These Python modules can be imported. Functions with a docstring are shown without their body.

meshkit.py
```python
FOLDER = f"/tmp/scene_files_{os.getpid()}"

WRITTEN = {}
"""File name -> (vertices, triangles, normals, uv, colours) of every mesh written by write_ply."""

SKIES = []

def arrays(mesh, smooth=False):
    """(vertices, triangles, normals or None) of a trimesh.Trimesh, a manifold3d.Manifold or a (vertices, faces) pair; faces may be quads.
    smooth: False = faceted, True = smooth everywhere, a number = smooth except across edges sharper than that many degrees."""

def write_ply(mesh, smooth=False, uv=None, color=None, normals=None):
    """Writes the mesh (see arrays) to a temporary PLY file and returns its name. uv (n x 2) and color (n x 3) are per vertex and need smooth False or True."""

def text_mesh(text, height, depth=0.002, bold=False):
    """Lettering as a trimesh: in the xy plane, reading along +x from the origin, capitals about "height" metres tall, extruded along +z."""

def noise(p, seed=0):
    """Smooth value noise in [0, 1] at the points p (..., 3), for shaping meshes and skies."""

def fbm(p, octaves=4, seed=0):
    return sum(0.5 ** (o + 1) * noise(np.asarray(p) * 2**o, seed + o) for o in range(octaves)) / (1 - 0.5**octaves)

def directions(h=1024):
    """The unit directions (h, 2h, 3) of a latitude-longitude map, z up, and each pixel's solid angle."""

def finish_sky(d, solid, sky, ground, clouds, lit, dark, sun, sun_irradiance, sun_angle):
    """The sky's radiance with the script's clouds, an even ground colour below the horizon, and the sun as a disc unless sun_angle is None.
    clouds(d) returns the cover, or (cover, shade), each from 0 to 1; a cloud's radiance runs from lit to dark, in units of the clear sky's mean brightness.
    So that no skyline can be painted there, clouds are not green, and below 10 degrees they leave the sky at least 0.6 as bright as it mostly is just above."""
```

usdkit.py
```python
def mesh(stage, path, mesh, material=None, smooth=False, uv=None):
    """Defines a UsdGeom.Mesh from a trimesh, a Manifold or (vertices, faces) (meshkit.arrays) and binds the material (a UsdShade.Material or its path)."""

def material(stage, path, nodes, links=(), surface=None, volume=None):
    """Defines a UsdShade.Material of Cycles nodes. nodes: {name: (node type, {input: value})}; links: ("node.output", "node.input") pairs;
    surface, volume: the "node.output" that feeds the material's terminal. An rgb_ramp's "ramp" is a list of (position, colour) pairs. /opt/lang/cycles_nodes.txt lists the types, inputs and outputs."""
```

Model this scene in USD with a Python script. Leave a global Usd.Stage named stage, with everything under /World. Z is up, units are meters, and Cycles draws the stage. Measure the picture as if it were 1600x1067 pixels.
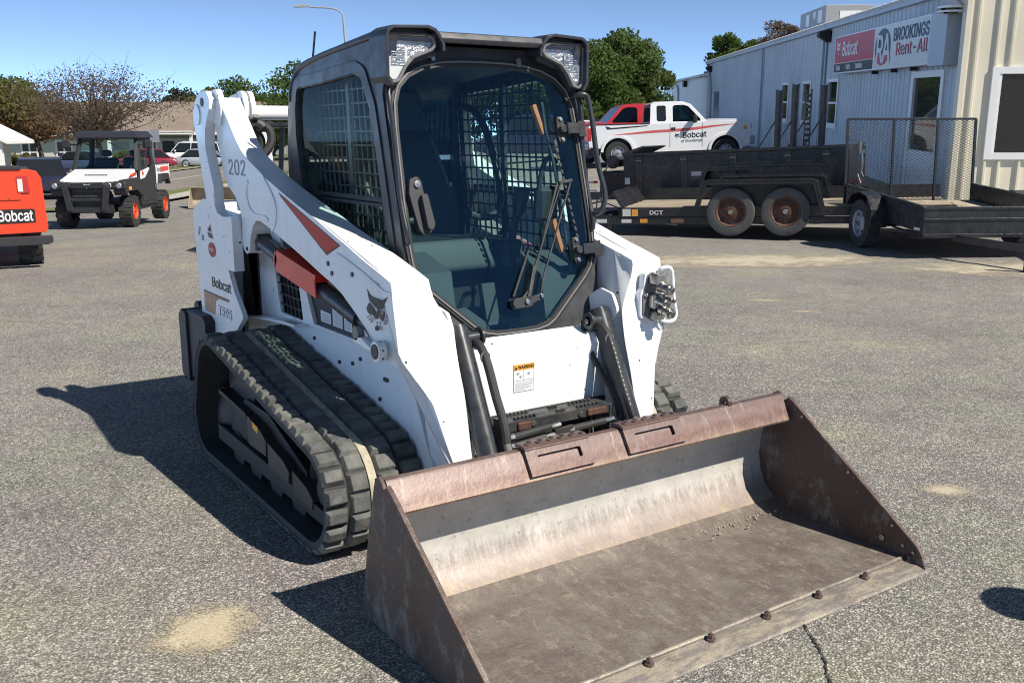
import math, random
import numpy as np, trimesh, usdkit, meshkit
import shapely
from shapely.geometry import Polygon, LineString, Point, MultiPolygon
from shapely import affinity
from scipy.interpolate import RBFInterpolator
from pxr import Usd, UsdGeom, UsdLux, UsdShade, Gf, Sdf

stage = Usd.Stage.CreateInMemory()
UsdGeom.SetStageUpAxis(stage, "Z")
UsdGeom.SetStageMetersPerUnit(stage, 1.0)
UsdGeom.Xform.Define(stage, "/World")
UsdGeom.Scope.Define(stage, "/World/Looks")

# ------------------------------------------------------------------ camera
CAM = np.array([-2.168, -1.875, 1.577])
YAW, PITCH, ROLL = 0.5896, 0.21056, -0.00294
FWD = np.array([math.sin(YAW), math.cos(YAW), 0.0])
RGT = np.array([math.cos(YAW), -math.sin(YAW), 0.0])
cam = UsdGeom.Camera.Define(stage, "/World/camera")
_f = np.array([math.sin(YAW) * math.cos(PITCH), math.cos(YAW) * math.cos(PITCH), -math.sin(PITCH)])
_u = np.cross(RGT, _f)
_r2 = math.cos(ROLL) * RGT + math.sin(ROLL) * _u
_u2 = -math.sin(ROLL) * RGT + math.cos(ROLL) * _u
_m = Gf.Matrix4d(*[float(x) for x in (*_r2, 0, *_u2, 0, *(-_f), 0, *CAM, 1)])
cam.AddTransformOp().Set(_m)
cam.CreateHorizontalApertureAttr(36.0)
cam.CreateVerticalApertureAttr(24.0)
cam.CreateFocalLengthAttr(36.0 * 1497.95 / 1600.0)
cam.CreateClippingRangeAttr((0.05, 5000.0))
cam.CreateExposureAttr(0.72)

# ------------------------------------------------------------------ sky and sun
SUN = np.array([0.286, -0.628, 0.724]); SUN /= np.linalg.norm(SUN)
SUN_EL = math.asin(SUN[2]); SUN_ROT = math.atan2(SUN[0], SUN[1])
sky_m = usdkit.material(stage, "/World/Looks/sky_light", {
    "sky": ("sky_texture", {"sky_type": "single_scattering", "sun_disc": False, "sun_elevation": SUN_EL, "sun_rotation": SUN_ROT,
                             "altitude": 5000.0, "air_density": 0.35, "aerosol_density": 0.0, "ozone_density": 3.5}),
    "hsv": ("hsv", {"hue": 0.488, "saturation": 0.88, "value": 1.1}), "bg": ("background_shader", {"strength": 0.15})},
    [("sky.color", "hsv.color"), ("hsv.color", "bg.color")], surface="bg.background")
dome = UsdLux.DomeLight.Define(stage, "/World/sky")
UsdShade.MaterialBindingAPI.Apply(dome.GetPrim()).Bind(sky_m)
sun = UsdLux.DistantLight.Define(stage, "/World/sun")
sun.CreateNormalizeAttr(True); sun.CreateIntensityAttr(1.05); sun.CreateAngleAttr(0.53)
sun.CreateColorAttr(Gf.Vec3f(1.0, 0.94, 0.84))
_z = SUN; _x = np.cross([0, 0, 1.0], _z); _x /= np.linalg.norm(_x); _y = np.cross(_z, _x)
sun.AddTransformOp().Set(Gf.Matrix4d(*[float(v) for v in (*_x, 0, *_y, 0, *_z, 0, 0, 0, 50, 1)]))

# ------------------------------------------------------------------ helpers: prims
_used = {}
def numbered(parent, name):
    k = (parent, name); n = _used.get(k, -1) + 1; _used[k] = n
    return name if n == 0 else f"{name}_{n:03d}"

def tag(prim, label=None, cat=None, group=None, kind=None):
    for k, v in (("label", label), ("category", cat), ("group", group), ("kind", kind)):
        if v: prim.SetCustomDataByKey(k, v)
    return prim

GROUPS = {"sedan_car": "cars parked beyond the street", "suv_car": "large cars parked in the distance", "pickup_truck": "pickups parked by the shop", "maple_tree": "maples at the left edge", "shade_tree": "trees beyond the houses", "oak_tree": "green trees over the yard and shop", "locust_tree": "thin brown tree tops above the shop roof", "shrub": "shrubs before the houses", "flood_light": "flood lights under the shop gutter", "utility_vehicle": "utility vehicles on the lot"}
def thing(name, label, cat, loc=(0, 0, 0), rotz=0.0, group=None, roty=0.0):
    p = "/World/" + numbered("/World", name)
    x = UsdGeom.Xform.Define(stage, p)
    x.AddTranslateOp().Set(Gf.Vec3d(*map(float, loc)))
    if rotz: x.AddRotateZOp().Set(float(rotz))
    if roty: x.AddRotateYOp().Set(float(roty))
    tag(x.GetPrim(), label, cat, group or GROUPS.get(name))
    return x.GetPrim()

def put(parent, name, mesh, mat, smooth=30, label=None, kind=None, off=None):
    """One Mesh prim under parent (a prim or None for /World)."""
    base = "/World" if parent is None else str(parent.GetPath())
    path = base + "/" + numbered(base, name)
    if isinstance(mesh, list): mesh = trimesh.util.concatenate(mesh)
    if off is not None:
        mesh = mesh.copy(); mesh.apply_translation(-np.asarray(off, float))
    m = usdkit.mesh(stage, path, mesh, mat, smooth=smooth)
    p = m.GetPrim()
    tag(p, label, None, None, kind)
    return p

def copy_of(src, name, loc, rotz, label, cat, group=None):
    p = "/World/" + numbered("/World", name)
    x = UsdGeom.Xform.Define(stage, p)
    x.GetPrim().GetReferences().AddInternalReference(src.GetPath())
    x.ClearXformOpOrder()
    x.AddTranslateOp().Set(Gf.Vec3d(*map(float, loc)))
    x.AddRotateZOp().Set(float(rotz))
    x.GetPrim().SetInstanceable(True)
    tag(x.GetPrim(), label, cat, group)
    return x.GetPrim()

# ------------------------------------------------------------------ helpers: shapes
cat_ = trimesh.util.concatenate
def xf(mesh, M):
    m = mesh.copy(); m.apply_transform(M); return m
def move(mesh, d):
    m = mesh.copy(); m.apply_translation(d); return m
def frame(o, ex, ey, ez):
    M = np.eye(4); M[:3, 0], M[:3, 1], M[:3, 2], M[:3, 3] = ex, ey, ez, o; return M
def box(x0, x1, y0, y1, z0, z1, b=0.0):
    lo, hi = np.minimum([x0, y0, z0], [x1, y1, z1]), np.maximum([x0, y0, z0], [x1, y1, z1])
    if b <= 0:
        m = trimesh.creation.box(hi - lo); m.apply_translation((lo + hi) / 2); return m
    b = min(b, 0.49 * (hi - lo).min())
    h = (hi - lo) / 2; pts = []
    for s in np.ndindex(2, 2, 2):
        s = np.array(s) * 2 - 1
        for k in range(3):
            q = h - b; q = q.copy(); q[k] = h[k]; pts.append(s * q)
    m = trimesh.convex.convex_hull(np.array(pts)); m.apply_translation((lo + hi) / 2); return m
def bar(p, q, w, h, up=(0, 0, 1), b=0.0):
    """Rectangular bar from p to q, w wide, h tall."""
    p, q = np.asarray(p, float), np.asarray(q, float); d = q - p; L = np.linalg.norm(d); d /= L
    s = np.cross(d, up); s = s if np.linalg.norm(s) > 1e-6 else np.cross(d, [1, 0, 0]); s /= np.linalg.norm(s); u = np.cross(s, d)
    return xf(box(0, L, -w / 2, w / 2, -h / 2, h / 2, b), frame(p, d, np.cross(u, d), u))
def cyl(p, q, r, n=20, r2=None):
    p, q = np.asarray(p, float), np.asarray(q, float); d = q - p; L = np.linalg.norm(d); d /= L
    a = np.cross(d, [0, 0, 1.0]); a = a if np.linalg.norm(a) > 1e-6 else np.array([1.0, 0, 0]); a /= np.linalg.norm(a); c = np.cross(d, a)
    t = np.linspace(0, 2 * np.pi, n, endpoint=False); ring = np.outer(np.cos(t), a) + np.outer(np.sin(t), c)
    r2 = r if r2 is None else r2
    v = np.vstack([p + ring * r, q + ring * r2, [p], [q]])
    i = np.arange(n); j = (i + 1) % n
    f = np.vstack([np.c_[i, i + n, j], np.c_[j, i + n, j + n], np.c_[i, j, np.full(n, 2 * n)], np.c_[i + n, np.full(n, 2 * n + 1), j + n]])
    return trimesh.Trimesh(v, f[:, ::-1] if False else f, process=False)
def tube(pts, r, n=8):
    """A round tube along the points (mitred)."""
    pts = np.asarray(pts, float); m = len(pts)
    rr = np.full(m, r) if np.ndim(r) == 0 else np.asarray(r, float)
    tan = np.gradient(pts, axis=0); tan /= np.maximum(np.linalg.norm(tan, axis=1, keepdims=True), 1e-9)
    a = np.cross(tan[0], [0.3, 0.2, 1.0]); a /= np.linalg.norm(a)
    t = np.linspace(0, 2 * np.pi, n, endpoint=False); V = []
    for k in range(m):
        a = a - tan[k] * (a @ tan[k]); a /= np.linalg.norm(a); c = np.cross(tan[k], a)
        V.append(pts[k] + rr[k] * (np.outer(np.cos(t), a) + np.outer(np.sin(t), c)))
    V.append(pts[[0]]); V.append(pts[[-1]]); V = np.vstack(V)
    i = np.arange(n); j = (i + 1) % n; F = []
    for k in range(m - 1):
        o, p = k * n, (k + 1) * n
        F += [np.c_[o + i, o + j, p + i], np.c_[o + j, p + j, p + i]]
    F += [np.c_[j, i, np.full(n, m * n)], np.c_[(m - 1) * n + i, (m - 1) * n + j, np.full(n, m * n + 1)]]
    return trimesh.Trimesh(V, np.vstack(F), process=False)
def spline(pts, n=24):
    from scipy.interpolate import CubicSpline
    pts = np.asarray(pts, float); s = np.r_[0, np.cumsum(np.linalg.norm(np.diff(pts, axis=0), axis=1))]
    return CubicSpline(s, pts)(np.linspace(0, s[-1], n))
AX = {"x": (1, 2, 0), "y": (0, 2, 1), "z": (0, 1, 2)}
def prism(poly, axis, a, b):
    """Extrude a polygon (list of points or shapely) given in the plane across axis, from a to b along it.
    axis x: poly in (y, z); axis y: (x, z); axis z: (x, y)."""
    if not hasattr(poly, "geom_type"): poly = Polygon(poly)
    poly = poly.buffer(0)
    if a > b: a, b = b, a
    out = []
    for g in getattr(poly, "geoms", [poly]):
        if g.is_empty or g.area < 1e-9: continue
        m = trimesh.creation.extrude_polygon(g, b - a, engine="earcut")
        v = np.array(m.vertices); i, j, k = AX[axis]; w = np.empty_like(v)
        w[:, i], w[:, j], w[:, k] = v[:, 0], v[:, 1], v[:, 2] + a
        mm = trimesh.Trimesh(w, m.faces, process=False)
        if axis == "y": mm.faces = mm.faces[:, ::-1]
        out.append(mm)
    return cat_(out)
def rpoly(pts, r, q=4):
    """Polygon with rounded corners."""
    return Polygon(pts).buffer(-r, join_style="mitre").buffer(2 * r, quad_segs=q).buffer(-r, quad_segs=q) if r > 0 else Polygon(pts)
def strip(pts, w, cap="flat"):
    return LineString(pts).buffer(w / 2, cap_style=cap, join_style="round", quad_segs=4)
def mirror_x(m):
    m = m.copy(); m.vertices = np.array(m.vertices) * [-1, 1, 1]; m.faces = np.array(m.faces)[:, ::-1]; return m
def lathe(profile, c, axis="x", n=28):
    """Revolve (radius, along) points about an axis through c."""
    pr = np.asarray(profile, float); t = np.linspace(0, 2 * np.pi, n, endpoint=False); k = len(pr)
    i, j, a = AX[axis]; V = np.zeros((k, n, 3))
    V[..., i] = pr[:, 0, None] * np.cos(t); V[..., j] = pr[:, 0, None] * np.sin(t); V[..., a] = pr[:, 1, None]
    V = V.reshape(-1, 3) + np.asarray(c, float); F = []; s = np.arange(n); e = (s + 1) % n
    for q in range(k - 1):
        F += [np.c_[q * n + s, q * n + e, (q + 1) * n + s], np.c_[q * n + e, (q + 1) * n + e, (q + 1) * n + s]]
    m = trimesh.Trimesh(V, np.vstack(F), process=False); m.fix_normals() if False else None
    return m
def text(s, h, o, ex, ey, depth=0.0015, bold=False, sx=1.0):
    """Lettering of height h, its left foot at o, reading along ex, upright along ey."""
    m = meshkit.text_mesh(s, h, depth, bold)
    ex, ey = np.asarray(ex, float), np.asarray(ey, float); ez = np.cross(ex, ey); ez /= np.linalg.norm(ez)
    return xf(m, frame(o, ex * sx, ey, ez))
def decal(poly, o, ex, ey, depth=0.0015):
    m = prism(poly, "z", 0, depth)
    ex, ey = np.asarray(ex, float), np.asarray(ey, float); ez = np.cross(ex, ey); ez /= np.linalg.norm(ez)
    return xf(m, frame(o, ex, ey, ez))
# ------------------------------------------------------------------ materials
def mat(name, col, rough=0.5, metal=0.0, bevel=0.0, var=0.0, vscale=6.0, col2=None, bump=0.0, bscale=40.0, coat=0.0, spec=0.5, rvar=0.0, dust=0.0, dustcol=(0.32, 0.27, 0.2)):
    """Principled material: base colour with noise variation, optional second colour patches, fine bump, rounded edges and dust on upward faces."""
    n = {"p": ("principled_bsdf", {"base_color": col, "roughness": rough, "metallic": metal, "coat_weight": coat, "coat_roughness": 0.08, "specular_ior_level": spec}),
         "geo": ("geometry", {})}
    L = []
    last = None
    if var > 0 or col2 is not None:
        n["nz"] = ("noise_texture", {"scale": vscale, "detail": 6.0, "roughness": 0.62})
        L.append(("geo.position", "nz.vector"))
        c2 = col2 if col2 is not None else tuple(c * (1 - var) for c in col)
        c1 = col if col2 is not None else tuple(min(1, c * (1 + var * 0.6)) for c in col)
        n["rp"] = ("rgb_ramp", {"ramp": [(0.36, c1), (0.66, c2)]})
        L += [("nz.fac", "rp.fac")]; last = "rp.color"
    if dust > 0:
        n["nd"] = ("noise_texture", {"scale": 9.0, "detail": 8.0, "roughness": 0.7})
        n["md"] = ("map_range", {"from_min": 0.42, "from_max": 0.75, "to_min": 0.0, "to_max": dust, "clamp": True})
        n["mx"] = ("mix", {"color1": col, "color2": dustcol})
        L += [("geo.position", "nd.vector"), ("nd.fac", "md.value"), ("md.result", "mx.fac")]
        if last: L.append((last, "mx.color1"))
        last = "mx.color"
    if last: L.append((last, "p.base_color"))
    if rvar > 0:
        n["nr"] = ("noise_texture", {"scale": 14.0, "detail": 5.0})
        n["mr"] = ("map_range", {"from_min": 0.3, "from_max": 0.7, "to_min": max(0.03, rough - rvar), "to_max": min(1, rough + rvar), "clamp": True})
        L += [("geo.position", "nr.vector"), ("nr.fac", "mr.value"), ("mr.result", "p.roughness")]
    nrm = None
    if bevel > 0:
        n["bv"] = ("bevel", {"radius": bevel, "samples": 4}); nrm = "bv.bevel"
    if bump > 0:
        n["nb"] = ("noise_texture", {"scale": bscale, "detail": 5.0, "roughness": 0.6})
        n["bp"] = ("bump", {"strength": bump, "distance": 0.01})
        L += [("geo.position", "nb.vector"), ("nb.fac", "bp.height")]
        if nrm: L.append((nrm, "bp.normal"))
        nrm = "bp.normal"
    if nrm: L.append((nrm, "p.normal"))
    return usdkit.material(stage, "/World/Looks/" + name, n, L, surface="p.BSDF")

def glass(name, tint=(0.62, 0.80, 0.78), ior=1.5, rough=0.0, gloss=(0.9, 0.95, 1.0)):
    return usdkit.material(stage, "/World/Looks/" + name, {
        "t": ("transparent_bsdf", {"color": tint}), "g": ("glossy_bsdf", {"color": gloss, "roughness": rough}),
        "f": ("fresnel", {"IOR": ior}), "geo": ("geometry", {}), "iv": ("math", {"math_type": "subtract", "value1": 1.0}), "mu": ("math", {"math_type": "multiply"}), "m": ("mix_closure", {})},
        [("t.BSDF", "m.closure1"), ("g.BSDF", "m.closure2"), ("geo.backfacing", "iv.value2"), ("iv.value", "mu.value2"), ("f.fac", "mu.value1"), ("mu.value", "m.fac")], surface="m.closure")

W = {}
W["white"] = mat("white_paint", (0.74, 0.745, 0.75), 0.28, bevel=0.006, var=0.03, vscale=3.0, coat=0.3, rvar=0.06, dust=0.04)
W["loader_white"] = usdkit.material(stage, "/World/Looks/loader_white", {
    "geo": ("geometry", {}), "bv": ("bevel", {"radius": 0.007, "samples": 4}),
    "v": ("voronoi_texture", {"scale": 26.0, "randomness": 1.0}), "sc": ("separate_color", {}),
    "sz": ("map_range", {"from_min": 0.72, "from_max": 1.0, "to_min": 0.0, "to_max": 0.17, "clamp": True}),
    "lt": ("math", {"math_type": "less_than"}),
    "mp": ("mapping", {"scale": (22.0, 22.0, 1.3)}), "ns": ("noise_texture", {"scale": 1.0, "detail": 5.0, "roughness": 0.65}),
    "st": ("map_range", {"from_min": 0.52, "from_max": 0.80, "to_min": 0.0, "to_max": 0.30, "clamp": True}),
    "nl": ("noise_texture", {"scale": 4.0, "detail": 7.0, "roughness": 0.7}),
    "gr": ("map_range", {"from_min": 0.54, "from_max": 0.78, "to_min": 0.0, "to_max": 0.35, "clamp": True}),
    "m1": ("mix", {"color1": (0.745, 0.75, 0.755), "color2": (0.47, 0.44, 0.39)}), "m2": ("mix", {"color2": (0.52, 0.47, 0.40)}), "m3": ("mix", {"color2": (0.07, 0.06, 0.055)}),
    "rr": ("map_range", {"from_min": 0.3, "from_max": 0.7, "to_min": 0.20, "to_max": 0.42, "clamp": True}),
    "p": ("principled_bsdf", {"coat_weight": 0.3, "coat_roughness": 0.1})},
    [("geo.position", "v.vector"), ("v.color", "sc.color"), ("sc.r", "sz.value"), ("v.distance", "lt.value1"), ("sz.result", "lt.value2"),
     ("geo.position", "mp.vector"), ("mp.vector", "ns.vector"), ("ns.fac", "st.value"), ("geo.position", "nl.vector"), ("nl.fac", "gr.value"), ("nl.fac", "rr.value"), ("rr.result", "p.roughness"),
     ("st.result", "m1.fac"), ("m1.color", "m2.color1"), ("gr.result", "m2.fac"), ("m2.color", "m3.color1"), ("lt.value", "m3.fac"), ("m3.color", "p.base_color"), ("bv.bevel", "p.normal")], surface="p.BSDF")
W["white_clean"] = mat("white_gloss", (0.78, 0.785, 0.79), 0.22, bevel=0.01, var=0.03, coat=0.4)
W["black"] = mat("black_paint", (0.018, 0.019, 0.022), 0.36, bevel=0.005, var=0.3, vscale=8, rvar=0.12, dust=0.10)
W["cab_black"] = mat("cab_black_paint", (0.022, 0.024, 0.03), 0.33, bevel=0.006, rvar=0.10, dust=0.08, bump=0.02, bscale=300)
W["door_grey"] = mat("worn_black_steel", (0.035, 0.037, 0.04), 0.42, bevel=0.004, var=0.3, rvar=0.12, dust=0.25, dustcol=(0.14, 0.15, 0.16))
W["plastic"] = mat("black_plastic", (0.02, 0.02, 0.022), 0.55, bevel=0.004, bump=0.05, bscale=400)
W["seal"] = mat("rubber_seal", (0.012, 0.012, 0.012), 0.5, bevel=0.003)
W["trim"] = mat("seal_trim", (0.16, 0.155, 0.15), 0.4, bevel=0.003)
W["interior"] = mat("cab_interior", (0.045, 0.048, 0.054), 0.7, bump=0.1, bscale=200)
W["seat_dark"] = mat("seat_vinyl", (0.014, 0.015, 0.017), 0.6, bump=0.1, bscale=200)
W["rubber"] = mat("track_rubber", (0.085, 0.087, 0.082), 0.8, bevel=0.009, var=0.40, vscale=14, bump=0.55, bscale=40, dust=0.65, dustcol=(0.24, 0.235, 0.205))
W["packed_dirt"] = mat("packed_dirt", (0.40, 0.36, 0.27), 0.95, var=0.3, vscale=20, bump=0.4, bscale=60)
W["tyre"] = mat("tyre_rubber", (0.022, 0.022, 0.022), 0.75, var=0.2, bump=0.15, bscale=70, dust=0.22, dustcol=(0.12, 0.11, 0.10))
W["tyre_grey"] = mat("grey_tyre_rubber", (0.085, 0.085, 0.082), 0.8, var=0.25, bump=0.15, bscale=60)
W["steel"] = mat("bare_steel", (0.42, 0.41, 0.39), 0.3, metal=1.0, bevel=0.002, var=0.25, vscale=30, rvar=0.1)
W["chrome"] = mat("chrome", (0.75, 0.75, 0.76), 0.1, metal=1.0)
W["dark_steel"] = mat("dark_steel", (0.05, 0.05, 0.05), 0.45, metal=0.3, bevel=0.003, var=0.4, vscale=14, dust=0.2)
W["frame_dark"] = mat("undercarriage_steel", (0.012, 0.012, 0.013), 0.5, var=0.35, vscale=9, bump=0.15, dust=0.14, dustcol=(0.07, 0.06, 0.05))
W["belt"] = mat("belt_rubber", (0.028, 0.029, 0.028), 0.8, var=0.3, vscale=10, bump=0.3, bscale=50, dust=0.2, dustcol=(0.10, 0.095, 0.085))
W["guard_plate"] = mat("scuffed_guard_steel", (0.030, 0.027, 0.023), 0.5, var=0.3, vscale=9, bump=0.2, dust=0.4, dustcol=(0.12, 0.10, 0.075))
W["cyl_black"] = mat("cylinder_black", (0.045, 0.048, 0.052), 0.3, metal=0.35, var=0.25, vscale=30, rvar=0.08, dust=0.16, dustcol=(0.25, 0.25, 0.25))
W["hose"] = mat("hose_rubber", (0.018, 0.018, 0.018), 0.6, bump=0.2, bscale=300, dust=0.25, dustcol=(0.10, 0.10, 0.10))
W["red"] = mat("red_paint", (0.60, 0.028, 0.014), 0.35, bevel=0.005, coat=0.3, var=0.15)
W["red_decal"] = mat("red_decal", (0.45, 0.03, 0.012), 0.5, var=0.12, spec=0.25)
W["orange"] = mat("orange_paint", (0.68, 0.055, 0.015), 0.35, bevel=0.01, var=0.08, coat=0.2)
W["orange_pale"] = mat("amber_pad", (0.50, 0.13, 0.035), 0.5)
W["tan_decal"] = mat("tan_decal", (0.42, 0.22, 0.12), 0.5, var=0.2, vscale=20)
W["decal_black"] = mat("black_decal", (0.02, 0.018, 0.016), 0.4)
W["decal_grey"] = mat("grey_decal", (0.22, 0.22, 0.24), 0.5)
W["decal_white"] = mat("white_decal", (0.7, 0.7, 0.7), 0.5)
W["decal_orange"] = mat("warning_orange", (0.75, 0.34, 0.03), 0.5)
W["lamp_lens"] = glass("lamp_lens", (0.92, 0.92, 0.92), 1.45)
W["lamp_inner"] = mat("lamp_reflector", (0.62, 0.62, 0.62), 0.22, metal=0.85, bump=0.9, bscale=55, var=0.35, vscale=60)
W["lamp_white"] = mat("lamp_white", (0.8, 0.8, 0.78), 0.35, bump=0.2, bscale=120)
W["windshield"] = glass("windshield_glass", (0.86, 0.985, 0.98), 1.55, 0.0, (0.40, 0.72, 1.0))
W["side_glass"] = glass("side_glass", (0.93, 0.985, 0.955), 1.3, 0.0, (0.30, 0.34, 0.36))
W["rust"] = mat("rusty_wheel", (0.085, 0.036, 0.022), 0.75, var=0.4, vscale=25, bump=0.2)
W["gravel"] = mat("gravel_stone", (0.36, 0.31, 0.24), 0.9, var=0.3, vscale=60)

# bucket steel: worn brown paint, bright rub marks, dust in the heel
def bucket_mat(name, c1, c2, c3, sx, scr=0.5, rough=0.55, worn=0.62, sc=5.0, sx2=(1.5, 26.0, 8.0)):
    """Worn painted steel: blotches, broad rub marks, fine directional scratches, dark pits and rust specks."""
    return usdkit.material(stage, "/World/Looks/" + name, {
        "geo": ("geometry", {}),
        "n1": ("noise_texture", {"scale": sc, "detail": 9.0, "roughness": 0.72}),
        "mp": ("mapping", {"scale": sx}),
        "n2": ("noise_texture", {"scale": 9.0, "detail": 8.0, "roughness": 0.75}),
        "mp2": ("mapping", {"scale": sx2, "rotation": (0.0, 0.0, 0.35)}),
        "n4": ("noise_texture", {"scale": 5.0, "detail": 6.0, "roughness": 0.7}),
        "n3": ("noise_texture", {"scale": 42.0, "detail": 6.0, "roughness": 0.8}),
        "n5": ("noise_texture", {"scale": 120.0, "detail": 3.0, "roughness": 0.7}),
        "r1": ("rgb_ramp", {"ramp": [(0.36, c1), (0.62, c2)]}),
        "s2": ("map_range", {"from_min": worn - 0.05, "from_max": worn + 0.05, "to_min": 0.0, "to_max": scr, "clamp": True}),
        "m1": ("mix", {"color2": c3}),
        "s4": ("map_range", {"from_min": 0.63, "from_max": 0.68, "to_min": 0.0, "to_max": 0.55, "clamp": True}),
        "m4": ("mix", {"color2": tuple(1.25 * c for c in c3)}),
        "s3": ("map_range", {"from_min": 0.60, "from_max": 0.70, "to_min": 0.0, "to_max": 0.75, "clamp": True}),
        "m2": ("mix", {"color2": tuple(0.40 * c for c in c1)}),
        "g": ("rgb_ramp", {"ramp": [(0.3, (0.80, 0.80, 0.80)), (0.7, (1.2, 1.19, 1.17))]}), "mg": ("mix", {"mix_type": "multiply", "fac": 1.0}),
        "rr": ("map_range", {"from_min": 0.35, "from_max": 0.7, "to_min": rough - 0.12, "to_max": rough + 0.15, "clamp": True}),
        "bp": ("bump", {"strength": 0.3, "distance": 0.006}),
        "p": ("principled_bsdf", {"metallic": 0.15}),
    }, [("geo.position", "n1.vector"), ("geo.position", "mp.vector"), ("mp.vector", "n2.vector"), ("geo.position", "n3.vector"), ("geo.position", "n5.vector"),
        ("geo.position", "mp2.vector"), ("mp2.vector", "n4.vector"),
        ("n1.fac", "r1.fac"), ("r1.color", "m1.color1"), ("n2.fac", "s2.value"), ("s2.result", "m1.fac"),
        ("n4.fac", "s4.value"), ("s4.result", "m4.fac"), ("m1.color", "m4.color1"),
        ("m4.color", "m2.color1"), ("n3.fac", "s3.value"), ("s3.result", "m2.fac"), ("n5.fac", "g.fac"), ("m2.color", "mg.color1"), ("g.color", "mg.color2"), ("mg.color", "p.base_color"),
        ("n1.fac", "rr.value"), ("rr.result", "p.roughness"), ("n3.fac", "bp.height"), ("bp.normal", "p.normal")], surface="p.BSDF")
W["bk_side"] = bucket_mat("bucket_brown_paint", (0.065, 0.036, 0.028), (0.085, 0.055, 0.045), (0.21, 0.195, 0.165), (1.0, 0.9, 0.6), 0.6, 0.5, 0.58)
W["bk_lip"] = bucket_mat("bucket_lip_steel", (0.092, 0.054, 0.044), (0.150, 0.106, 0.088), (0.33, 0.29, 0.25), (3, 1, 1), 0.55, 0.42, 0.57)
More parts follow.
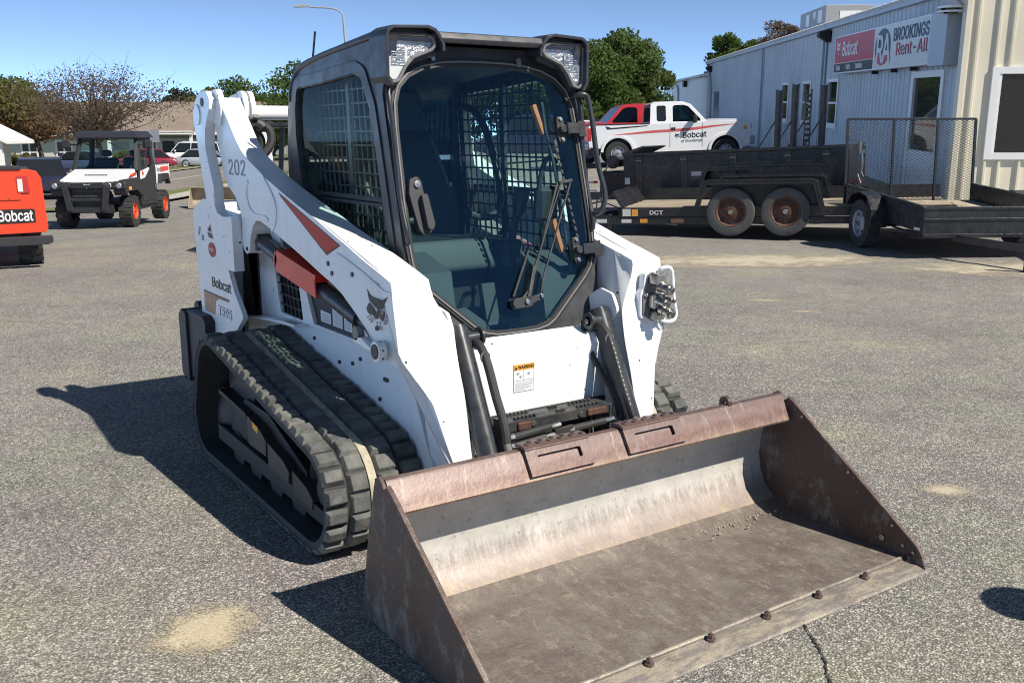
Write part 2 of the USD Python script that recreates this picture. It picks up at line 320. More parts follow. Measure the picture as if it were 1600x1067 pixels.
W["bk_lip_face"] = usdkit.material(stage, "/World/Looks/bucket_lip_face", {
    "geo": ("geometry", {}), "sep": ("separate_xyz", {}), "n1": ("noise_texture", {"scale": 11.0, "detail": 9.0, "roughness": 0.74}), "n3": ("noise_texture", {"scale": 48.0, "detail": 5.0, "roughness": 0.75}),
    "mp": ("mapping", {"scale": (4.0, 1.0, 1.0)}), "n2": ("noise_texture", {"scale": 7.0, "detail": 8.0, "roughness": 0.75}),
    "a1": ("math", {"math_type": "multiply_add", "value2": 0.11, "value3": -0.055}), "a2": ("math", {"math_type": "add"}), "zr": ("map_range", {"from_min": 0.42, "from_max": 0.53, "clamp": True}),
    "r": ("rgb_ramp", {"ramp": [(0.0, (0.25, 0.185, 0.125)), (0.16, (0.19, 0.115, 0.085)), (0.38, (0.125, 0.062, 0.05)), (0.62, (0.165, 0.105, 0.092)), (1.0, (0.115, 0.072, 0.062))]}),
    "s2": ("map_range", {"from_min": 0.56, "from_max": 0.68, "to_min": 0.0, "to_max": 0.55, "clamp": True}), "m1": ("mix", {"color2": (0.30, 0.26, 0.225)}),
    "s3": ("map_range", {"from_min": 0.61, "from_max": 0.70, "to_min": 0.0, "to_max": 0.7, "clamp": True}), "m2": ("mix", {"color2": (0.05, 0.034, 0.03)}),
    "bp": ("bump", {"strength": 0.3, "distance": 0.005}), "p": ("principled_bsdf", {"roughness": 0.42, "metallic": 0.15})},
    [("geo.position", "sep.vector"), ("geo.position", "n1.vector"), ("geo.position", "n3.vector"), ("geo.position", "mp.vector"), ("mp.vector", "n2.vector"),
     ("n1.fac", "a1.value1"), ("sep.z", "a2.value1"), ("a1.value", "a2.value2"), ("a2.value", "zr.value"), ("zr.result", "r.fac"), ("r.color", "m1.color1"), ("n2.fac", "s2.value"), ("s2.result", "m1.fac"),
     ("m1.color", "m2.color1"), ("n3.fac", "s3.value"), ("s3.result", "m2.fac"), ("m2.color", "p.base_color"), ("n3.fac", "bp.height"), ("bp.normal", "p.normal")], surface="p.BSDF")
W["bk_floor"] = bucket_mat("bucket_floor_steel", (0.140, 0.110, 0.096), (0.200, 0.172, 0.148), (0.36, 0.31, 0.25), (3.2, 1.6, 1), 0.42, 0.6, 0.58, 9.0)
W["bk_edge"] = bucket_mat("cutting_edge_steel", (0.17, 0.14, 0.115), (0.24, 0.22, 0.205), (0.42, 0.36, 0.27), (0.6, 3, 1), 0.7, 0.4, 0.5)
# the back sheet: bare bright steel above, worn brown towards the heel (by height, a wear line that belongs to the steel)
W["bk_back"] = usdkit.material(stage, "/World/Looks/bucket_back_steel", {
    "geo": ("geometry", {}), "sep": ("separate_xyz", {}),
    "n1": ("noise_texture", {"scale": 7.0, "detail": 8.0, "roughness": 0.7}),
    "mp": ("mapping", {"scale": (9.0, 3.0, 1.6)}), "n2": ("noise_texture", {"scale": 6.0, "detail": 8.0, "roughness": 0.75}),
    "n3": ("noise_texture", {"scale": 50.0, "detail": 4.0, "roughness": 0.7}),
    "a1": ("math", {"math_type": "multiply_add", "value2": 0.22, "value3": -0.11}),
    "a2": ("math", {"math_type": "add"}),
    "rz": ("rgb_ramp", {"ramp": [(0.055, (0.30, 0.235, 0.16)), (0.085, (0.235, 0.185, 0.16)), (0.14, (0.31, 0.265, 0.235)), (0.19, (0.50, 0.475, 0.425)), (0.27, (0.46, 0.435, 0.385)), (0.5, (0.44, 0.41, 0.36))]}),
    "s3": ("map_range", {"from_min": 0.60, "from_max": 0.68, "to_min": 0.0, "to_max": 0.55, "clamp": True}),
    "m2": ("mix", {"color2": (0.14, 0.13, 0.12)}),
    "sv": ("map_range", {"from_min": 0.3, "from_max": 0.7, "to_min": 0.8, "to_max": 1.15}), "mv": ("vector_math", {"math_type": "scale"}),
    "bp": ("bump", {"strength": 0.2, "distance": 0.005}),
    "p": ("principled_bsdf", {"roughness": 0.5, "metallic": 0.15})},
    [("geo.position", "sep.vector"), ("geo.position", "n1.vector"), ("geo.position", "mp.vector"), ("mp.vector", "n2.vector"), ("geo.position", "n3.vector"),
     ("n2.fac", "a1.value1"), ("sep.z", "a2.value1"), ("a1.value", "a2.value2"), ("a2.value", "rz.fac"), ("rz.color", "mv.vector1"),
     ("n1.fac", "sv.value"), ("sv.result", "mv.scale"), ("mv.vector", "m2.color1"), ("n3.fac", "s3.value"), ("s3.result", "m2.fac"), ("m2.color", "p.base_color"),
     ("n3.fac", "bp.height"), ("bp.normal", "p.normal")], surface="p.BSDF")

# asphalt: bound aggregate, each stone its own tone, worn and dusty areas
def asphalt(name, dark=1.0):
    k = dark
    return usdkit.material(stage, "/World/Looks/" + name, {
        "geo": ("geometry", {}),
        "v1": ("voronoi_texture", {"scale": 130.0, "randomness": 1.0}), "bw": ("separate_color", {}),
        "v2": ("voronoi_texture", {"scale": 66.0, "randomness": 1.0}), "bw2": ("separate_color", {}),
        "nb": ("noise_texture", {"scale": 0.55, "detail": 7.0, "roughness": 0.62}),
        "nm": ("noise_texture", {"scale": 3.5, "detail": 6.0, "roughness": 0.7}),
        "nf": ("noise_texture", {"scale": 220.0, "detail": 3.0, "roughness": 0.7}),
        "stone": ("rgb_ramp", {"ramp": [(0.0, (0.11 * k, 0.107 * k, 0.102 * k)), (0.35, (0.155 * k, 0.148 * k, 0.137 * k)), (0.65, (0.20 * k, 0.189 * k, 0.17 * k)), (0.88, (0.265 * k, 0.248 * k, 0.215 * k)), (1.0, (0.40 * k, 0.375 * k, 0.33 * k))]}),
        "big": ("rgb_ramp", {"ramp": [(0.0, (0.13 * k, 0.126 * k, 0.12 * k)), (0.6, (0.19 * k, 0.18 * k, 0.162 * k)), (0.9, (0.30 * k, 0.278 * k, 0.24 * k)), (1.0, (0.42 * k, 0.39 * k, 0.34 * k))]}),
        "edge": ("map_range", {"from_min": 0.28, "from_max": 0.66, "to_min": 1.0, "to_max": 0.40, "clamp": True}),
        "mb": ("mix", {"fac": 0.38}),
        "ms": ("mix", {"mix_type": "multiply", "fac": 1.0}),
        "gray": ("combine_color", {}),
        "wear": ("rgb_ramp", {"ramp": [(0.26, (0.66, 0.67, 0.70)), (0.42, (0.90, 0.90, 0.91)), (0.52, (1.0, 1.0, 1.0)), (0.70, (1.28, 1.23, 1.12))]}),
        "mw": ("mix", {"mix_type": "multiply", "fac": 1.0}),
        "fine": ("rgb_ramp", {"ramp": [(0.3, (0.84, 0.84, 0.84)), (0.7, (1.14, 1.13, 1.11))]}),
        "mf": ("mix", {"mix_type": "multiply", "fac": 1.0}),
        "mpc": ("mapping", {"scale": (1.0, 1.35, 1.0)}), "v3": ("voronoi_texture", {"scale": 62.0, "randomness": 1.0}), "bw3": ("separate_color", {}),
        "csz": ("map_range", {"from_min": 0.55, "from_max": 1.0, "to_min": 0.0, "to_max": 0.42, "clamp": True}), "clt": ("math", {"math_type": "less_than"}),
        "cfa": ("math", {"math_type": "multiply", "value2": 0.62}), "mc": ("mix", {"color2": (0.62, 0.585, 0.52)}),
        "hn": ("noise_texture", {"scale": 1.1, "detail": 4.0, "roughness": 0.6}), "hr": ("rgb_ramp", {"ramp": [(0.35, (1.04, 0.98, 1.03)), (0.5, (1.0, 1.0, 1.0)), (0.65, (0.98, 1.02, 0.95))]}), "mh": ("mix", {"mix_type": "multiply", "fac": 1.0}),
        "bp": ("bump", {"strength": 0.65, "distance": 0.006}),
        "p": ("principled_bsdf", {"roughness": 0.85, "specular_ior_level": 0.35})},
        [("geo.position", "v1.vector"), ("geo.position", "v2.vector"), ("geo.position", "nb.vector"), ("geo.position", "nm.vector"), ("geo.position", "nf.vector"),
         ("v1.color", "bw.color"), ("bw.r", "stone.fac"), ("v2.color", "bw2.color"), ("bw2.g", "big.fac"),
         ("stone.color", "mb.color1"), ("big.color", "mb.color2"),
         ("v1.distance", "edge.value"), ("edge.result", "gray.r"), ("edge.result", "gray.g"), ("edge.result", "gray.b"),
         ("mb.color", "ms.color1"), ("gray.color", "ms.color2"),
         ("nb.fac", "wear.fac"), ("ms.color", "mw.color1"), ("wear.color", "mw.color2"),
         ("nm.fac", "fine.fac"), ("mw.color", "mf.color1"), ("fine.color", "mf.color2"), ("geo.position", "mpc.vector"), ("mpc.vector", "v3.vector"), ("v3.color", "bw3.color"), ("bw3.b", "csz.value"), ("v3.distance", "clt.value1"), ("csz.result", "clt.value2"), ("clt.value", "cfa.value1"), ("cfa.value", "mc.fac"), ("mf.color", "mc.color1"), ("geo.position", "hn.vector"), ("hn.fac", "hr.fac"), ("mc.color", "mh.color1"), ("hr.color", "mh.color2"), ("mh.color", "p.base_color"),
         ("edge.result", "bp.height"), ("bp.normal", "p.normal")], surface="p.BSDF")
W["asphalt"] = asphalt("asphalt", 1.72)

def loose(name, col, thr, scale=9.0, centre=None, radius=None):
    """Scattered loose material on the ground: opaque where noise is high, fading to nothing (real gaps between the grains)."""
    n = {"geo": ("geometry", {}), "n1": ("noise_texture", {"scale": scale, "detail": 9.0, "roughness": 0.78}),
         "n2": ("noise_texture", {"scale": 160.0, "detail": 2.0}),
         "c": ("rgb_ramp", {"ramp": [(0.3, tuple(0.75 * x for x in col)), (0.7, tuple(1.2 * x for x in col))]}),
         "p": ("principled_bsdf", {"roughness": 0.95}), "t": ("transparent_bsdf", {}), "m": ("mix_closure", {}),
         "at": ("attribute", {"attribute": "cover"}), "nA": ("math", {"math_type": "multiply_add", "value2": 2.4, "value3": -0.70}), "ad": ("math", {"math_type": "add"}),
         "n3": ("noise_texture", {"scale": 130.0, "detail": 2.0}), "a3": ("math", {"math_type": "multiply_add", "value2": 1.3, "value3": -0.65}), "ad2": ("math", {"math_type": "add"}),
         "mr": ("map_range", {"from_min": thr, "from_max": thr + 0.55, "clamp": True})}
    L = [("geo.position", "n1.vector"), ("geo.position", "n2.vector"), ("n2.fac", "c.fac"), ("c.color", "p.base_color"),
         ("n1.fac", "nA.value1"), ("nA.value", "ad.value1"), ("at.fac", "ad.value2"), ("geo.position", "n3.vector"), ("n3.fac", "a3.value1"), ("ad.value", "ad2.value1"), ("a3.value", "ad2.value2"), ("ad2.value", "mr.value"), ("mr.result", "m.fac"),
         ("t.BSDF", "m.closure1"), ("p.BSDF", "m.closure2")]
    return usdkit.material(stage, "/World/Looks/" + name, n, L, surface="m.closure")
W["sand"] = loose("loose_sand", (0.46, 0.39, 0.27), 0.80, 6.0)
W["pale_dust"] = loose("pale_dust", (0.44, 0.385, 0.285), 0.82, 3.0)
W["dark_patch"] = loose("dark_tar", (0.10, 0.10, 0.102), 1.0, 2.0)
# ------------------------------------------------------------------ terrain: the lot falls to the left and climbs along the shop building
_ctrl = np.array([  # metres right of the view, metres ahead, height
    (0, 2, 0), (-6, 2, 0), (6, 2, 0), (0, 7, 0), (-5, 7, 0), (5, 7, 0), (-4, 11, 0), (0, 12, 0), (5, 13, 0), (3, 15, 0), (1, 16, 0), (8, 14, 0.05),
    (-6.4, 12.2, -0.02), (2, 18, 0.02), (5, 18, 0.06), (8.9, 19.1, 0.25), (12, 12, 0.1), (15, 19, 0.3), (-8.7, 21, -0.34), (-8.2, 23.2, -0.46), (-11, 21, -0.36),
    (-16, 45, -0.64), (-26, 81, -0.75), (-35, 105, -1.0), (-60, 110, -1.0), (-22, 60, -0.7), (-13, 34, -0.58), (-15, 28, -0.5),
    (3.5, 31.5, 0.62), (6.9, 31, 0.74), (10, 40, 1.05), (12.5, 60, 1.7), (10, 90, 2.0), (0, 60, 0.6), (20, 60, 1.7), (0, 35, 0.3), (-5, 60, -0.1), (-6, 90, -0.2), (0, 120, 0.4), (-35, 150, -1), (30, 120, 2), (20, 30, 0.7),
    (-10, -8, 0), (10, -8, 0), (-80, 60, -1), (60, 40, 0.9), (60, 150, 1.8), (-80, 180, -1), (0, 220, 0), (-60, -60, 0), (60, -60, 0.2), (-200, 0, -0.8), (200, 0, 0.5), (-200, 400, -1), (200, 400, 1), (0, -200, 0), (0, 420, 0)], float)
_rbf = RBFInterpolator(_ctrl[:, :2], _ctrl[:, 2], kernel="linear", smoothing=0.15)
def height(r, d):
    q = np.stack([np.ravel(r), np.ravel(d)], 1).astype(float)
    h = _rbf(q)
    near = np.clip((np.hypot(q[:, 0], q[:, 1] - 6) - 9.0) / 6.0, 0, 1); near = near * near * (3 - 2 * near)
    return h * near
def W3(r, d, z=None, dz=0.0):
    """World point r metres right of the camera, d metres ahead; on the ground unless z is given."""
    zz = float(height(r, d)[0]) + dz if z is None else z
    p = CAM + r * RGT + d * FWD
    return np.array([p[0], p[1], zz])
def drape(poly, dz, step=1.5):
    """A sheet over the terrain: polygon in (r, d), triangulated on a grid."""
    x0, y0, x1, y1 = poly.bounds
    nx, ny = max(2, int((x1 - x0) / step) + 1), max(2, int((y1 - y0) / step) + 1)
    out = []
    for i in range(nx):
        for j in range(ny):
            c = poly.intersection(shapely.box(x0 + (x1 - x0) * i / nx, y0 + (y1 - y0) * j / ny, x0 + (x1 - x0) * (i + 1) / nx, y0 + (y1 - y0) * (j + 1) / ny))
            for g in getattr(c, "geoms", [c]):
                if g.geom_type == "Polygon" and g.area > 1e-6: out.append(g)
    V, F, o = [], [], 0
    for g in out:
        v, f = trimesh.creation.triangulate_polygon(g, engine="earcut")
        V.append(v); F.append(f + o); o += len(v)
    V, F = np.vstack(V), np.vstack(F)
    P = CAM[None] + V[:, :1] * RGT + V[:, 1:2] * FWD; P[:, 2] = height(V[:, 0], V[:, 1]) + dz
    m = trimesh.Trimesh(P, F, process=False)
    if m.face_normals[:, 2].mean() < 0: m.faces = m.faces[:, ::-1]
    return m

W["grass"] = mat("grass_green", (0.09, 0.125, 0.032), 0.9, var=0.5, vscale=3.0, col2=(0.17, 0.165, 0.06), bump=0.6, bscale=30)
W["concrete"] = mat("concrete", (0.42, 0.385, 0.33), 0.85, var=0.2, vscale=4.0, bump=0.15, bscale=60)
W["road_grey"] = mat("road_surface", (0.20, 0.175, 0.155), 0.9, var=0.15, vscale=0.6, bump=0.1)
W["far_ground"] = mat("far_ground", (0.20, 0.18, 0.145), 0.95, var=0.25, vscale=0.4)

# one sheet: fine near, coarse to the horizon
def terrain():
    rad = np.r_[0.0, np.geomspace(1.2, 600, 90)]; na = 120
    th = np.linspace(0, 2 * np.pi, na, endpoint=False)
    R, T = np.meshgrid(rad[1:], th, indexing="ij")
    r, d = R * np.sin(T), 6 + R * np.cos(T)
    z = height(r, d).reshape(r.shape)
    V = np.vstack([[*(CAM + 6 * FWD)[:2], 0.0], np.stack([CAM[0] + r * RGT[0] + d * FWD[0], CAM[1] + r * RGT[1] + d * FWD[1], z], -1).reshape(-1, 3)])
    F = [np.c_[np.zeros(na, int), 1 + np.arange(na), 1 + (np.arange(na) + 1) % na]]
    for k in range(len(rad) - 2):
        a, b = 1 + k * na, 1 + (k + 1) * na; i = np.arange(na); j = (i + 1) % na
        F += [np.c_[a + i, b + i, a + j], np.c_[a + j, b + i, b + j]]
    m = trimesh.Trimesh(V, np.vstack(F), process=False)
    if m.face_normals[:, 2].mean() < 0: m.faces = m.faces[:, ::-1]
    return m
tag(put(None, "ground", terrain(), W["asphalt"], smooth=True), "grey asphalt sales lot of bound aggregate under the machines", None, None, "structure")
# ------------------------------------------------------------------ the compact track loader (modelled where it stands; x across, y away from the bucket)
loader = thing("track_loader", "white compact track loader with black cab, rubber tracks and rusty brown bucket", "track loader")

# ---- bucket
HB = 0.929
prof_in = [(0.085, 0.030), (0.60, 0.034), (0.66, 0.042), (0.72, 0.066), (0.775, 0.112), (0.806, 0.17), (0.818, 0.24), (0.812, 0.31), (0.795, 0.38), (0.765, 0.45), (0.738, 0.497)]
prof_out = [(0.745, 0.515), (0.79, 0.46), (0.82, 0.385), (0.838, 0.31), (0.844, 0.235), (0.835, 0.155), (0.80, 0.085), (0.74, 0.035), (0.66, 0.012), (0.085, 0.010)]
fl = prism(Polygon([(0.085, 0.012), (0.085, 0.030)] + prof_in[1:4] + [(0.715, 0.045), (0.66, 0.014)]), "x", -HB + 0.012, HB - 0.012)
bucket = put(loader, "bucket", fl, W["bk_floor"], smooth=25)
put(bucket, "back_sheet", prism(Polygon(prof_in[3:] + prof_out[:8]), "x", -HB + 0.012, HB - 0.012), W["bk_back"], smooth=40)
lip = Polygon([(0.655, 0.423), (0.650, 0.432), (0.700, 0.512), (0.712, 0.524), (0.735, 0.526), (0.752, 0.512), (0.738, 0.495), (0.716, 0.492), (0.672, 0.424)])
put(bucket, "lip", prism(lip, "x", -HB + 0.013, HB - 0.013), W["bk_lip_face"], smooth=40)
side = Polygon([(0.004, 0.014), (0.03, 0.070), (0.05, 0.085), (0.655, 0.500), (0.680, 0.512), (0.700, 0.502), (0.712, 0.516), (0.735, 0.532), (0.760, 0.520), (0.80, 0.395), (0.845, 0.22), (0.888, 0.04), (0.884, 0.010), (0.86, 0.003), (0.66, 0.003), (0.09, 0.003)])
for s, lab in ((-1, None), (1, None)):
    x0, x1 = (-HB, -HB + 0.012) if s < 0 else (HB - 0.012, HB)
    sp = put(bucket, "side_plate", prism(side, "x", x0, x1), W["bk_side"], smooth=25)
    put(sp, "worn_edge", prism(LineString([(0.022, 0.054), (0.046, 0.086), (0.652, 0.502), (0.679, 0.515)]).buffer(0.0035), "x", x0 - 0.0015, x1 + 0.0015), W["bk_lip"], smooth=25)
    rim = LineString([(0.02, 0.05), (0.05, 0.083), (0.655, 0.498)]).buffer(0.008)
    put(sp, "edge_strip", prism(rim, "x", s * (HB - 0.016), s * (HB + 0.006)), W["bk_lip"], smooth=25) if False else None
    for q in ((0.60, 0.455), (0.36, 0.29), (0.13, 0.135), (0.09, 0.062), (0.05, 0.05)):
        pass
put(bucket, "cutting_edge", prism([(-0.004, 0.003), (0.0, 0.010), (0.03, 0.020), (0.092, 0.026), (0.092, 0.003)], "x", -HB - 0.012, HB + 0.012), W["bk_edge"], smooth=20)
put(bucket, "edge_weld", tube([(-HB + 0.02, 0.094, 0.030), (HB - 0.02, 0.094, 0.030)], 0.007), W["bk_edge"])
for k in range(8):
    x = -0.889 + k * 0.2575
    c = np.array([x, 0.070, 0.024])
    put(bucket, "bolt", cat_([cyl(c, c + [0, 0, 0.008], 0.015, 10), cyl(c + [0, 0, 0.008], c + [0, 0, 0.020], 0.0105, 6), cyl(c + [0, 0, 0.020], c + [0, 0, 0.025], 0.006, 10)]), W["bk_lip"])
for i, (x, y, z) in enumerate(((0.922 - 0.006, 0.60, 0.452), (0.916, 0.36, 0.286), (0.916, 0.15, 0.137), (0.916, 0.10, 0.075), (0.916, 0.055, 0.062), (0.916, 0.19, 0.075))):
    c = np.array([x, y, z]); r = 0.006 if i < 5 else 0.012
    put(bucket, "rivet", cyl(c, c - [0.006, 0, 0], r, 10), W["steel"])
for xa, xb in ((-0.40, -0.125), (0.035, 0.315)):
    # step plate folded over the lip: sloping face with a long opening, perforated tread on top
    u = np.array([0.700 - 0.650, 0.512 - 0.432]); u /= np.linalg.norm(u); nn_ = np.array([-u[1], u[0]])
    o_ = np.array([0.650, 0.432]) + nn_ * 0.009
    face = shapely.box(0, 0.012, xb - xa, 0.105).difference(rpoly([(0.045, 0.045), (0.045, 0.082), (xb - xa - 0.045, 0.082), (xb - xa - 0.045, 0.045)], 0.006))
    fm = xf(prism(face, "z", 0, 0.006), frame((xa, o_[0], o_[1]), (1, 0, 0), (0, u[0], u[1]), (0, nn_[0], nn_[1])))
    s = put(bucket, "step", cat_([fm, prism(LineString([(0.695, 0.530), (0.715, 0.538), (0.748, 0.535)]).buffer(0.005), "x", xa, xb),
        prism([tuple(o_ + u * 0.012), tuple(o_ + u * 0.105), tuple(o_ + u * 0.105 - nn_ * 0.03), tuple(o_ + u * 0.012 - nn_ * 0.014)], "x", xa, xa + 0.006),
        prism([tuple(o_ + u * 0.012), tuple(o_ + u * 0.105), tuple(o_ + u * 0.105 - nn_ * 0.03), tuple(o_ + u * 0.012 - nn_ * 0.014)], "x", xb - 0.006, xb)]), W["bk_lip_face"])
    put(s, "tread_teeth", cat_([cyl((x, 0.712 + 0.018 * (i % 2), 0.539), (x, 0.712 + 0.018 * (i % 2), 0.547), 0.008, 8) for i, x in enumerate(np.linspace(xa + 0.02, xb - 0.02, 11))]), W["bk_side"], kind="stuff")
put(bucket, "lift_eye", prism(Point(0.735, 0.530).buffer(0.026).union(shapely.box(0.709, 0.49, 0.761, 0.530)).difference(Point(0.735, 0.530).buffer(0.010)), "x", 0.60, 0.618), W["bk_side"])
# ribs and coupler saddle behind the bucket
for x in (-0.42, 0.0, 0.42):
    put(bucket, "rear_rib", prism([(0.835, 0.40), (0.95, 0.40), (1.0, 0.30), (0.97, 0.10), (0.80, 0.06), (0.84, 0.16), (0.85, 0.26)], "x", x - 0.012, x + 0.012), W["bk_side"])
rng = np.random.default_rng(4)
pb = []
for k in range(110):
    r = 0.0016 + 0.0045 * rng.random() ** 3
    m = trimesh.creation.icosphere(1, r); m.vertices *= rng.uniform(0.7, 1.2, 3)
    x = rng.uniform(0.30, 0.86) if k < 100 else rng.uniform(0.0, 0.86)
    pb.append(move(m, (x, 0.655 + rng.normal(0, 0.012) - (0.05 if k % 9 == 0 else 0), 0.044)))
tag(put(None, "pebbles", cat_(pb), W["gravel"], smooth=True), "small tan pebbles lying along the heel of the bucket", None, None, "stuff")

# ---- tracks
def track_loop(o):
    """Closed outline (y, z) of the belt, o metres outside its inner face."""
    circ = [((1.44, 0.235), 0.175), ((2.735, 0.215), 0.155), ((2.605, 0.41), 0.205)]
    return shapely.union_all([Point(*c).buffer(r + o, quad_segs=24) for c, r in circ]).convex_hull
def resample(poly, n):
    ring = poly.exterior; return np.array([ring.interpolate(t, normalized=True).coords[0] for t in np.linspace(0, 1, n, endpoint=False)])
NP = 54
def lug(y, z, ty, tz, x0, x1, L, h, chamf=0.010):
    """Tread block on the belt at (y, z), along tangent t, raised by h."""
    n = np.array([0, tz, -ty]); t = np.array([0, ty, tz]); o = np.array([0, y, z])
    pts = []
    for a, e, hh in ((0, 0, 0), (1, chamf, h)):
        for xx in (x0 + e * np.sign(x1 - x0), x1 - e * np.sign(x1 - x0)):
            for q in (-L / 2 + e, L / 2 - e): pts.append(o + t * q + n * hh + np.array([xx, 0, 0]))
    return trimesh.convex.convex_hull(np.array(pts))
def make_track(s, shown):
    xo, xi = 0.902 * s, 0.502 * s
    belt = track_loop(0.030).difference(track_loop(0.0))
    tr = put(loader, "rubber_track", prism(belt, "x", xi, xo), W["belt"], smooth=35)
    ring = resample(track_loop(0.028), NP * 8); per = np.roll(ring, -4, 0) - np.roll(ring, 4, 0); per /= np.linalg.norm(per, axis=1, keepdims=True)
    if Polygon(ring).exterior.is_ccw: per = -per; ring = ring
    sgn = 1
    # outward normal must point away from the middle
    cy, cz = ring.mean(0)
    rest = []
    r = np.random.default_rng(7)
    for k in range(NP):
        for row, (xa, xb, ph, L) in enumerate(((0.908, 0.818, 0, 0.066), (0.812, 0.726, 4, 0.083), (0.690, 0.598, 2, 0.083), (0.590, 0.500, 6, 0.066))):
            i = (k * 8 + ph) % len(ring); (y, z), (ty, tz) = ring[i], per[i]
            if (y - cy) * tz - (z - cz) * ty < 0: ty, tz = -ty, -tz
            m = lug(y, z, ty, tz, xa * s, xb * s, L * r.uniform(0.93, 1.0), 0.024 * r.uniform(0.7, 1.2), 0.011)
            if shown and (z > 0.30 or y < 1.35) and y < 2.85 and not (row == 3 and y > 2.5): put(tr, "tread_block", m, W["rubber"], smooth=False)
            else: rest.append(m)
    put(tr, "tread_blocks", cat_(rest), W["rubber"], smooth=False, kind="stuff")
    put(tr, "dirt_band", prism(track_loop(0.036).difference(track_loop(0.029)), "x", 0.692 * s, 0.724 * s), W["packed_dirt"], smooth=35)
    drive = [lug(y, z, ty, tz, 0.73 * s, 0.67 * s, 0.03, -0.05, 0.004) for (y, z), (ty, tz) in ((resample(track_loop(0.0), 54)[k], (0, 0)) for k in ())]
    return tr
make_track(-1, True); make_track(1, False)
def make_undercarriage(s):
    X = lambda a: a * s
    fr = put(loader, "track_frame", cat_([
        prism(rpoly([(1.62, 0.15), (1.62, 0.26), (2.05, 0.40), (2.35, 0.40), (2.50, 0.30), (2.62, 0.16)], 0.02), "x", X(0.56), X(0.82)),
        prism(rpoly([(2.28, 0.26), (2.28, 0.50), (2.44, 0.52), (2.72, 0.34), (2.72, 0.22)], 0.02), "x", X(0.56), X(0.80))]), W["frame_dark"])
    for y0, y1, z0, z1, xo in ((1.98, 2.20, 0.235, 0.335, 0.865), (1.72, 1.95, 0.195, 0.275, 0.865), (1.50, 1.70, 0.150, 0.225, 0.855)):
        put(fr, "cover_plate", prism([(y0, z0), (y0 - 0.01, z1 - 0.03), (y0 + 0.05, z1), (y1, z1 + 0.03), (y1, z0)], "x", X(0.60), X(xo)), W["guard_plate"])
    put(fr, "shelf", prism([(2.22, 0.345), (2.24, 0.365), (2.62, 0.395), (2.62, 0.375)], "x", X(0.58), X(0.86)), W["frame_dark"])
    put(fr, "side_rail", prism([(1.35, 0.115), (1.35, 0.175), (2.0, 0.19), (2.7, 0.20), (2.7, 0.125)], "x", X(0.83), X(0.85)), W["frame_dark"])
    if s < 0:
        put(fr, "yellow_sticker", prism([(2.06, 0.315), (2.06, 0.345), (2.13, 0.355), (2.13, 0.325)], "x", X(0.866), X(0.867)), W["decal_orange"])
    for y in (1.72, 1.98, 2.24, 2.48):
        put(loader, "track_roller", lathe([(0, 0), (0.085, 0), (0.088, 0.02), (0.088, 0.07), (0.06, 0.08), (0.06, 0.17), (0.088, 0.18), (0.088, 0.23), (0.085, 0.25), (0, 0.25)], (X(0.575) if s > 0 else -0.825, y, 0.125), "x", 20), W["frame_dark"])
    put(loader, "front_idler", lathe([(0, 0), (0.05, 0), (0.06, 0.03), (0.15, 0.04), (0.17, 0.02), (0.174, 0.05), (0.174, 0.22), (0.17, 0.25), (0.15, 0.23), (0.06, 0.24), (0.05, 0.27), (0, 0.27)], (0.565 if s > 0 else -0.835, 1.44, 0.235), "x", 32), W["frame_dark"])
    put(loader, "rear_idler", lathe([(0, 0), (0.05, 0), (0.13, 0.03), (0.154, 0.03), (0.154, 0.2), (0.13, 0.2), (0.05, 0.25), (0, 0.25)], (0.575 if s > 0 else -0.825, 2.735, 0.215), "x", 28), W["frame_dark"])
    sp = put(loader, "drive_sprocket", lathe([(0, 0), (0.10, 0), (0.11, 0.03), (0.175, 0.035), (0.175, 0.11), (0.11, 0.12), (0.09, 0.16), (0, 0.16)], (0.62 if s > 0 else -0.78, 2.605, 0.41), "x", 32), W["frame_dark"])
    put(sp, "sprocket_tooth_ring", cat_([bar((X(0.70), 2.605 + 0.165 * math.cos(a), 0.41 + 0.165 * math.sin(a)), (X(0.70), 2.605 + 0.20 * math.cos(a), 0.41 + 0.20 * math.sin(a)), 0.05, 0.03, (1, 0, 0)) for a in np.linspace(0, 6.283, 15, endpoint=False)]), W["frame_dark"])
make_undercarriage(-1); make_undercarriage(1)

